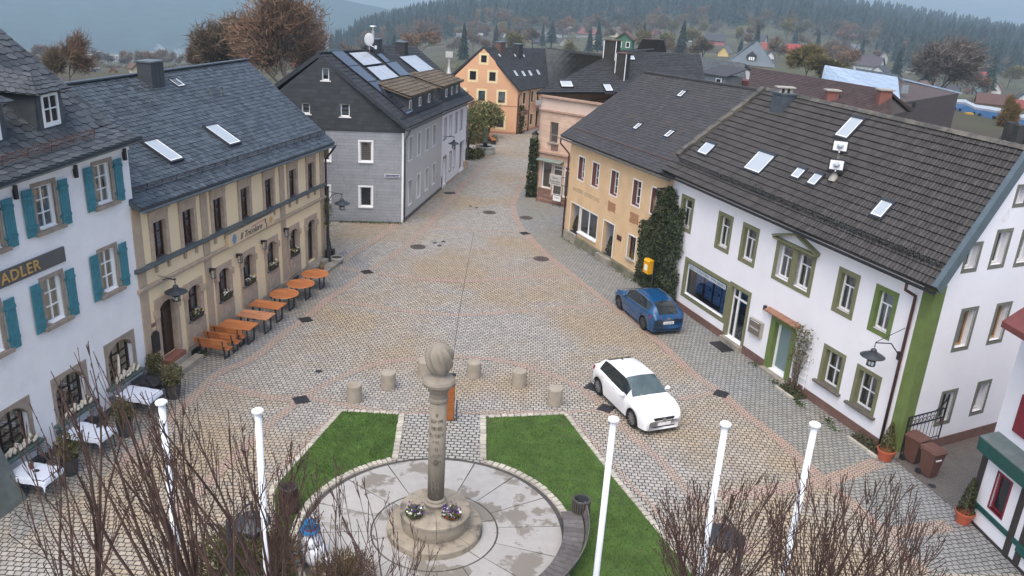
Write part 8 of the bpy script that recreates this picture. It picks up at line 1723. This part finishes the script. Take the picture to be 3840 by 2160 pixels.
def limb(mb, p, d, l, r, gen, tips, spread=.55, up=.12, kids=3):
 pts = [p]; n = 4; q = p; dd = d.normalized()
 for i in range(n):
  dd = (dd + V((RND.gauss(0, .12), RND.gauss(0, .12), RND.gauss(.03, .1)))).normalized(); q = q + dd * l / n; pts.append(q)
 mb.tube(pts, [r * (1 - .5 * i / n) for i in range(n + 1)], 6 if gen > 1 else 4, False)
 if gen == 0: tips.append((q, dd)); return
 for k in range(kids):
  t = RND.uniform(.45, 1.0) if k else 1.0; b = pts[int(t * n)]; nd = (dd + V((RND.gauss(0, spread), RND.gauss(0, spread), RND.gauss(up, spread * .6)))).normalized(); limb(mb, b, nd, l * RND.uniform(.55, .8), r * .55, gen - 1, tips, spread, up, kids)
def bare_tree_mesh(h, rad, ntw, tw, tl, gens=3, lobes=None):
 """trunk and limbs; crown of fine twigs in a lumpy volume"""
 tb = MB(); tips = []; limb(tb, V((0, 0, 0)), V((0, 0, 1)), h * .38, h * .022, gens, tips, .62, .16, 3)
 cb = MB(); per = max(1, ntw // max(1, len(tips)))
 for (q, d) in tips:
  for i in range(per):
   o = V((RND.gauss(0, 1), RND.gauss(0, 1), RND.gauss(0, 1))); p = q + o * h * .055; dd = (V((p.x, p.y, (p.z - h * .45) * 1.0)).normalized() * .7 + V((RND.gauss(0, .6), RND.gauss(0, .6), RND.gauss(.15, .5)))); sliver(cb, p, dd, tl * RND.uniform(.5, 1.3), tw)
 return tb, cb
def far_tree(label, x, y, r, hpx, wfac, m, name='bare_tree', ntw=5000, tw=.05, tl=1.5, zbase=None, gens=4):
 p = at_dist(x, y, r) if zbase is None else gp(x, y, zbase); h = hpx * mpp(p); t = thing(name, label, 'tree', p, RND.uniform(0, 6)); tb, cb = bare_tree_mesh(h, 0, ntw, tw, tl, gens); k = wfac
 for b in (tb, cb): b.v = [(v[0] * k, v[1] * k, v[2]) for v in b.v]
 part('trunk', tb, m_bark, t); part('crown', cb, m, t); return t
m_tw1 = M('rust_twigs', (.17, .105, .065), .9, .35, .25, island=.4); m_tw2 = M('brown_twigs', (.13, .095, .06), .9, .3, .25, island=.4); m_tw3 = M('olive_twigs', (.155, .13, .05), .9, .3, .2, island=.35); m_tw4 = M('grey_twigs', (.15, .125, .105), .9, .3, .2, island=.35)
far_tree('tall rust brown bare tree behind the slate and black gables', 1062, 420, 105, 405, 1.0, m_tw1, ntw=15000, tw=.055, tl=1.2, gens=5)
far_tree('bare tree leaning right of the tallest rust brown tree', 1180, 400, 118, 290, .8, m_tw1, ntw=4500, tw=.05, tl=1.2, gens=4)
far_tree('rust brown bare tree between tall tree and clad stack', 870, 360, 120, 270, 1.15, m_tw2, ntw=9000, tw=.055, tl=1.2, gens=5)
far_tree('low bare tree at the dark chimney of the slate roof', 775, 330, 130, 160, .95, m_tw2, ntw=8000, tw=.05, tl=1.1, gens=4)
far_tree('thin birch like tree beyond the tavern roof', 262, 330, 115, 170, .8, m_tw1, ntw=2600, tw=.045, tl=1.2, gens=4)
far_tree('low brown tree beside the tavern roof edge', 215, 330, 105, 120, .8, m_tw2, ntw=4000, tw=.045, tl=1.0, gens=4)
far_tree('big round bare tree above the blue hall', 3491, 410, 240, 245, 1.0, m_tw4, ntw=9000, tw=.10, tl=2.0, gens=5)
far_tree('olive yellow budding tree behind the brown roof', 3010, 318, 190, 130, 1.05, m_tw3, 'budding_tree', 12000, .12, 1.6, gens=4); far_tree('olive yellow budding tree nearer the metal roof', 3085, 312, 180, 95, 1.05, m_tw3, 'budding_tree', 7000, .11, 1.5, gens=4)
far_tree('ochre bush tree between the two blue halls', 3752, 530, 150, 130, .6, M('ochre_twigs', (.17, .11, .035), .9, .3, .3, island=.35), 'budding_tree', 6000, .07, 1.0, gens=4)
def conifer_mesh(h=1.0, n=9, seed=0):
 R_ = random.Random(seed); mb = MB(); k = 9
 for i in range(n):
  z0 = .08 + .88 * i / n; r = .17 * (1 - i / n) ** .85 + .015; zt = min(1.0, z0 + .21)
  vs = [(0, 0, zt)];
  for j in range(k * 2): a = pi * j / k + R_.uniform(-.1, .1); q = r * (1.0 if j % 2 else .6) * R_.uniform(.8, 1.15); vs.append((q * cos(a), q * sin(a), z0 - (.02 if j % 2 else -.02) + R_.uniform(-.012, .012)))
  mb.add(vs, [(0, 1 + j, 1 + (j + 1) % (2 * k)) for j in range(2 * k)])
 return mb
m_spruce = M('spruce_needles', (.020, .034, .028), .9, .35, .3, island=.4)
tr = MB(); tr.tube([(0, 0, -.1), (0, 0, .3)], .02, 5); TRUNK = mesh_of('trunk', tr, m_bark)
CON = [mesh_of('crown', conifer_mesh(seed=s), m_spruce) for s in (1, 2, 3)]
BARE = []
for s, m in ((4, m_tw2), (5, m_tw4), (6, m_tw3), (7, m_tw1)):
 st = RND.getstate(); RND.seed(s); tb, cb = bare_tree_mesh(1.0, 0, 1500, .010, .10, 3); RND.setstate(st); BARE.append((mesh_of('trunk', tb, m_bark), mesh_of('crown', cb, m)))
def slope_tree(label, x, y, r, hpx, kind, group, wf=1.0, name=None):
 p = at_dist(x, y, r); h = hpx * mpp(p); t = thing(name or ('spruce' if kind == 'c' else 'bare_tree'), label, 'tree', p, RND.uniform(0, 6.28), group)
 a, b = (TRUNK, RND.choice(CON)) if kind == 'c' else BARE[int(kind)]
 for nm, me in (('trunk', a), ('crown', b)): o = obj(nm, me, t); o.scale = (h * wf, h * wf, h)
 return t
slope_tree('tall dark spruce among the houses, the biggest there', 2067, 168, land(2067, 168) * .9, 86, 'c', None, 1.9); slope_tree('slim dark spruce behind the clad stack of the orange house', 1915, 182, land(1915, 176) * .8, 58, 'c', None, 1.3); slope_tree('dark spruce cone right of the green gabled house', 2543, 196, land(2543, 190) * .85, 64, 'c', None, 1.3)
slope_tree('dark firs beside the big bare tree, before the blue hall', 3530, 430, 215, 70, 'c', None, 1.4, 'fir_tree')
k = 0
while k < 55:
 x = RND.uniform(1280, 3860); ys = [ty(q, x) for q in range(len(TR))]; r = RND.uniform(300, 800); y = pchip(TR, ys, r); p = at_dist(x, y, r)
 slope_tree('brown leafless tree on the far town slope', x, y, r, RND.uniform(10, 16) / mpp(p), RND.choice('0123'), 'leafless trees on the far town slope', RND.uniform(.9, 1.4)); k += 1
for k in range(26):
 x = RND.uniform(1300, 3860); ys = [ty(q, x) for q in range(len(TR))]; r = RND.uniform(330, 800); y = pchip(TR, ys, r); p = at_dist(x, y, r)
 slope_tree('dark spruce scattered on the far town slope', x, y, r, RND.uniform(10, 18) / mpp(p), 'c', 'spruces scattered on the far town slope', RND.uniform(1.0, 1.4))
for k in range(34):
 x = RND.uniform(120, 1240); r = RND.uniform(420, 900); ys = [ty(q, x) for q in range(len(TR))]; y = pchip(TR, ys, r); p = at_dist(x, y, r)
 slope_tree('brown leafless tree down in the valley', x, y, r, RND.uniform(8, 14) / mpp(p), RND.choice('0113'), 'leafless trees down in the valley', RND.uniform(1.0, 1.5))
for k in range(110):
 x = RND.uniform(1330, 3400); ys = [ty(q, x) for q in range(len(TR))]; r = RND.uniform(720, 1010); y = pchip(TR, ys, r); p = at_dist(x, y, r)
 slope_tree('pale leafless tree at the edge of the dark forest', x, y, r, RND.uniform(14, 24) / mpp(p), RND.choice('0123'), 'pale trees at the edge of the dark forest', RND.uniform(.9, 1.3))
mb = MB(); protos = [conifer_mesh(seed=s, n=5) for s in (11, 12, 13, 14)]
def forest(n, x0, x1, r0, r1, hmin, hmax):
 for i in range(n):
  x = RND.uniform(x0, x1); r = r0 + (r1 - r0) * RND.random() ** .8; xx = min(x, TX[-1]); q, y = land_pt(xx, r); p = at_dist(x, y, r)
  h = RND.uniform(hmin, hmax); a = RND.uniform(0, 6.28); c, s = cos(a) * h * 1.15, sin(a) * h * 1.15; pr = RND.choice(protos); b = len(mb.v)
  mb.v.extend((p.x + v[0] * c - v[1] * s, p.y + v[0] * s + v[1] * c, p.z + v[2] * h) for v in pr.v)
  for f in pr.f: mb.f.append([b + k for k in f]); mb.m.append(0); mb.sm.append(False)
forest(4300, 1330, 4300, 900, 1880, 20, 33); forest(420, 1240, 1700, 800, 1300, 15, 27); forest(260, 3300, 4300, 640, 1000, 14, 26)
struct('forest', mb, m_spruce, 'stuff')
mb = MB()
for i in range(2600):
 x = RND.uniform(60, 4000); r = RND.uniform(230, 900) ; xx = x; q, y = land_pt(xx, r); p = at_dist(x, y, r); h = RND.uniform(.8, 2.4)
 for k in range(16): sliver(mb, p + V((RND.gauss(0, h * .45), RND.gauss(0, h * .45), RND.uniform(0, h * .7))), V((RND.gauss(0, .6), RND.gauss(0, .6), 1)), h * .45, h * .05)
struct('undergrowth', mb, M('garden_brush', (.095, .08, .045), .9, .5, .02, island=.45), 'stuff')
m_shoot = M('red_brown_shoot', (.085, .050, .040), .75, .3, 8); m_shoot2 = M('dark_limb', (.050, .037, .032), .85, .3, 6, .3)
def pollard(label, bx, zk, tips, nside, rbase, span, ntip, yenv, seed):
 """a cut-back tree: trunk, knuckle, long upright shoots whose ends reach up to the given line of the picture"""
 RND.seed(seed); k0 = gp(bx[0], bx[1], zk); t = thing('pollard_tree', label, 'tree', (k0.x, k0.y, 0), 0, None); base = V((k0.x, k0.y, 0))
 tb = MB(); tb.tube([(0, 0, 0), (.03, .02, zk * .5), (0, 0, zk - .5)], [.15, .13, .12], 10)
 sb = MB(); sb.smooth = True; xs_, ys_ = zip(*yenv)
 stubs = []
 for i in range(9):
  a = 2 * pi * i / 9; q = V((cos(a) * span * RND.uniform(.4, 1), sin(a) * span * RND.uniform(.4, 1), zk + RND.uniform(-.3, .5))); tb.tube([(0, 0, zk - .6), (q.x * .5, q.y * .5, zk - .2), tuple(q)], [.10, .07, .045], 7); stubs.append(q)
 part('trunk', tb, m_shoot2, t)
 for i in range(ntip):
  x = RND.uniform(tips[0], tips[1]); ye = pchip(xs_, ys_, x); y = ye + abs(RND.gauss(0, 1)) * 150 if i > ntip * .25 else ye + RND.uniform(-10, 40)
  r0 = math.hypot(k0.x, k0.y) + RND.uniform(-1.0, 1.6); tip = at_dist(x, min(y, 2300), r0) - base
  st = min(stubs, key=lambda q: (q - tip).length + RND.uniform(0, .8)); L = (tip - st).length; mid = st.lerp(tip, .45) + V((RND.gauss(0, .025) * L, RND.gauss(0, .025) * L, -.02 * L)); m2 = st.lerp(tip, .75) + V((RND.gauss(0, .018) * L, RND.gauss(0, .018) * L, -.01 * L)); pts = catmull([st, mid, m2, tip], 5)
  rb = rbase * RND.uniform(.7, 1.3) * min(1.3, L / 2.5); n = len(pts); sb.tube(pts, [max(.0035, rb * (1 - .88 * j / (n - 1))) for j in range(n)], 5, False)
  for j in range(nside):
   f = RND.uniform(.15, .97); q = pts[int(f * (n - 1))]; d = (pts[min(n - 1, int(f * (n - 1)) + 1)] - pts[max(0, int(f * (n - 1)) - 1)]).normalized(); o = (d + V((RND.gauss(0, .28), RND.gauss(0, .28), RND.gauss(.1, .15)))).normalized(); l = RND.uniform(.04, .16) if RND.random() < .45 else RND.uniform(.25, .9) * (1.15 - f)
   e = q + o * l + V((0, 0, .12 * l)); sb.tube([q, q + o * l * .5, e], [max(.004, rb * .35 * (1 - f * .5)), .0045, .004], 4, False)
   sb.add([e - V((.007, 0, 0)), e + V((.007, 0, 0)), e + V((0, .007, .02)), e + V((0, -.007, -.004))], [(0, 1, 2), (0, 3, 1), (0, 2, 3), (1, 3, 2)])
 part('crown', sb, m_shoot, t); return t
pollard('pollard with long bare shoots before the tavern terrace', (560, 2420), 7.6, (40, 820), 16, .015, .9, 30, [(0, 1650), (150, 1440), (330, 1290), (420, 1330), (520, 1360), (640, 1480), (830, 1560)], 21)
pollard('pollard with long bare shoots crossing the terrace flagpole', (930, 2440), 7.5, (480, 1220), 16, .015, .9, 36, [(480, 1480), (600, 1440), (700, 1430), (800, 1500), (900, 1530), (1050, 1640), (1250, 1690)], 22)
pollard('low pollard with fine reddish shoots before the snow figure', (1330, 2520), 6.6, (1020, 1640), 12, .010, .8, 26, [(1000, 1700), (1150, 1800), (1270, 1680), (1420, 1800), (1550, 1960), (1660, 2030)], 23)
pollard('pollard with dense upright shoots between the flagpoles at the olive house side', (2760, 2500), 7.0, (2440, 3060), 13, .0115, .9, 66, [(2440, 1920), (2560, 1780), (2640, 1800), (2820, 1760), (2960, 1770), (3060, 1800)], 24)
pollard('pollard with dense upright shoots nearest the half timbered house', (3160, 2540), 7.0, (2860, 3560), 13, .0115, .9, 70, [(2860, 1850), (2990, 1720), (3100, 1800), (3200, 1760), (3380, 1780), (3480, 1900), (3580, 1990)], 25)
RND.seed(99)
m_brush = M('brown_brush', (.115, .075, .035), .9, .4, 2.5, island=.5)
for x, y, rx, rz, n, l in ((1045, 2150, .6, .9, 1500, 'rusty brown evergreen bush left of the snow figure'), (890, 2190, 1.1, 1.3, 3600, 'olive brown bush under the street lamp on the tavern side'), (1290, 2215, .8, .8, 1800, 'rusty brown low bush in front of the snow figure')):
 p = gp(x, y); t = thing('evergreen_bush', l, 'bush', p); mb = MB()
 for i in range(n):
  d = V((RND.gauss(0, 1), RND.gauss(0, 1), RND.gauss(0, 1))).normalized() * RND.random() ** .45; q = V((d.x * rx, d.y * rx, rz * .62 + d.z * rz * .6))
  if q.z > .02: sliver(mb, q, V((d.x, d.y, .6 + d.z * .5)) + V((RND.gauss(0, .3), RND.gauss(0, .3), 0)), RND.uniform(.12, .3), .016)
 part('foliage', mb, m_brush if 'rusty' in l else M('olive_brush', (.09, .085, .03), .9, .4, 2, island=.5), t)
 mb = MB()
 for k in range(7): mb.tube([(0, 0, 0), (RND.gauss(0, rx * .4), RND.gauss(0, rx * .4), rz)], [.03, .008], 4)
 part('stem', mb, m_shoot2, t)
def smoke(label, pts, r, rad):
 t = [at_dist(x, y, r) for x, y in pts]; mb = MB(); mb.smooth = True
 mb.tube(catmull(t, 5), [lerp(rad * .3, rad, i / (len(catmull(t, 5)) - 1)) * (1 + .25 * sin(i * 1.7)) for i in range(len(catmull(t, 5)))], 9)
 nt = NT('smoke'); pv = nt.n('ShaderNodeVolumePrincipled'); pv.inputs['Color'].default_value = (.92, .94, .97, 1); pv.inputs['Density'].default_value = .035; nt.l(pv.outputs[0], nt.out.inputs['Volume'])
 o = struct('smoke', mb, nt.mat, 'stuff'); o['label'] = label; return o
smoke('pale smoke plume rising over the clad stack', [(545, 232), (575, 205), (600, 190), (612, 178)], 900, 7); smoke('thin smoke drifting beside the bare trees', [(715, 196), (690, 190), (668, 196), (655, 200)], 900, 5)
HAZE_DENSITY = .00026
nt = NT('haze'); pv = nt.n('ShaderNodeVolumePrincipled'); pv.inputs['Color'].default_value = (.56, .74, .88, 1); pv.inputs['Density'].default_value = HAZE_DENSITY; pv.inputs['Anisotropy'].default_value = .0; nt.l(pv.outputs[0], nt.out.inputs['Volume'])
mb = MB(); mb.box(-4200, 4200, -300, 4600, -245, 75); struct('haze', mb, nt.mat, 'stuff')
w = bpy.data.worlds.new('World'); scene.world = w; w.use_nodes = True; n = w.node_tree.nodes; bg = n['Background']
sky = n.new('ShaderNodeTexSky'); sky.sky_type = 'NISHITA'; sky.sun_disc = False; SUN_E, SUN_R = math.radians(62), math.radians(200)
sky.sun_elevation = SUN_E; sky.sun_rotation = SUN_R; sky.air_density = 1.0; sky.dust_density = 4.0; sky.ozone_density = 1.5; w.node_tree.links.new(sky.outputs[0], bg.inputs[0]); bg.inputs[1].default_value = .15
sd = bpy.data.lights.new('sun', 'SUN'); sd.energy = 1.0; sd.angle = math.radians(70); sd.color = (1, .97, .93); so = bpy.data.objects.new('sun', sd); COL.objects.link(so)
sv = V((sin(SUN_R) * cos(SUN_E), cos(SUN_R) * cos(SUN_E), sin(SUN_E))); so.rotation_euler = sv.to_track_quat('Z', 'Y').to_euler()
cd = bpy.data.cameras.new('camera'); co = bpy.data.objects.new('camera', cd); COL.objects.link(co); scene.camera = co
cd.sensor_fit = 'HORIZONTAL'; cd.sensor_width = 36; cd.lens = 36 * CF / 3840; cd.clip_start = .1; cd.clip_end = 30000
co.matrix_world = Matrix(((CRR.x, CUU.x, -CWW.x, 0), (CRR.y, CUU.y, -CWW.y, 0), (CRR.z, CUU.z, -CWW.z, CH), (0, 0, 0, 1)))
scene.render.resolution_x, scene.render.resolution_y = 1024, 576
scene.view_settings.view_transform = 'Standard'; scene.view_settings.look = 'None'; scene.view_settings.exposure = 0.82; scene.view_settings.gamma = 1
scene.cycles.max_bounces = 8; scene.cycles.transparent_max_bounces = 16; scene.cycles.volume_bounces = 1
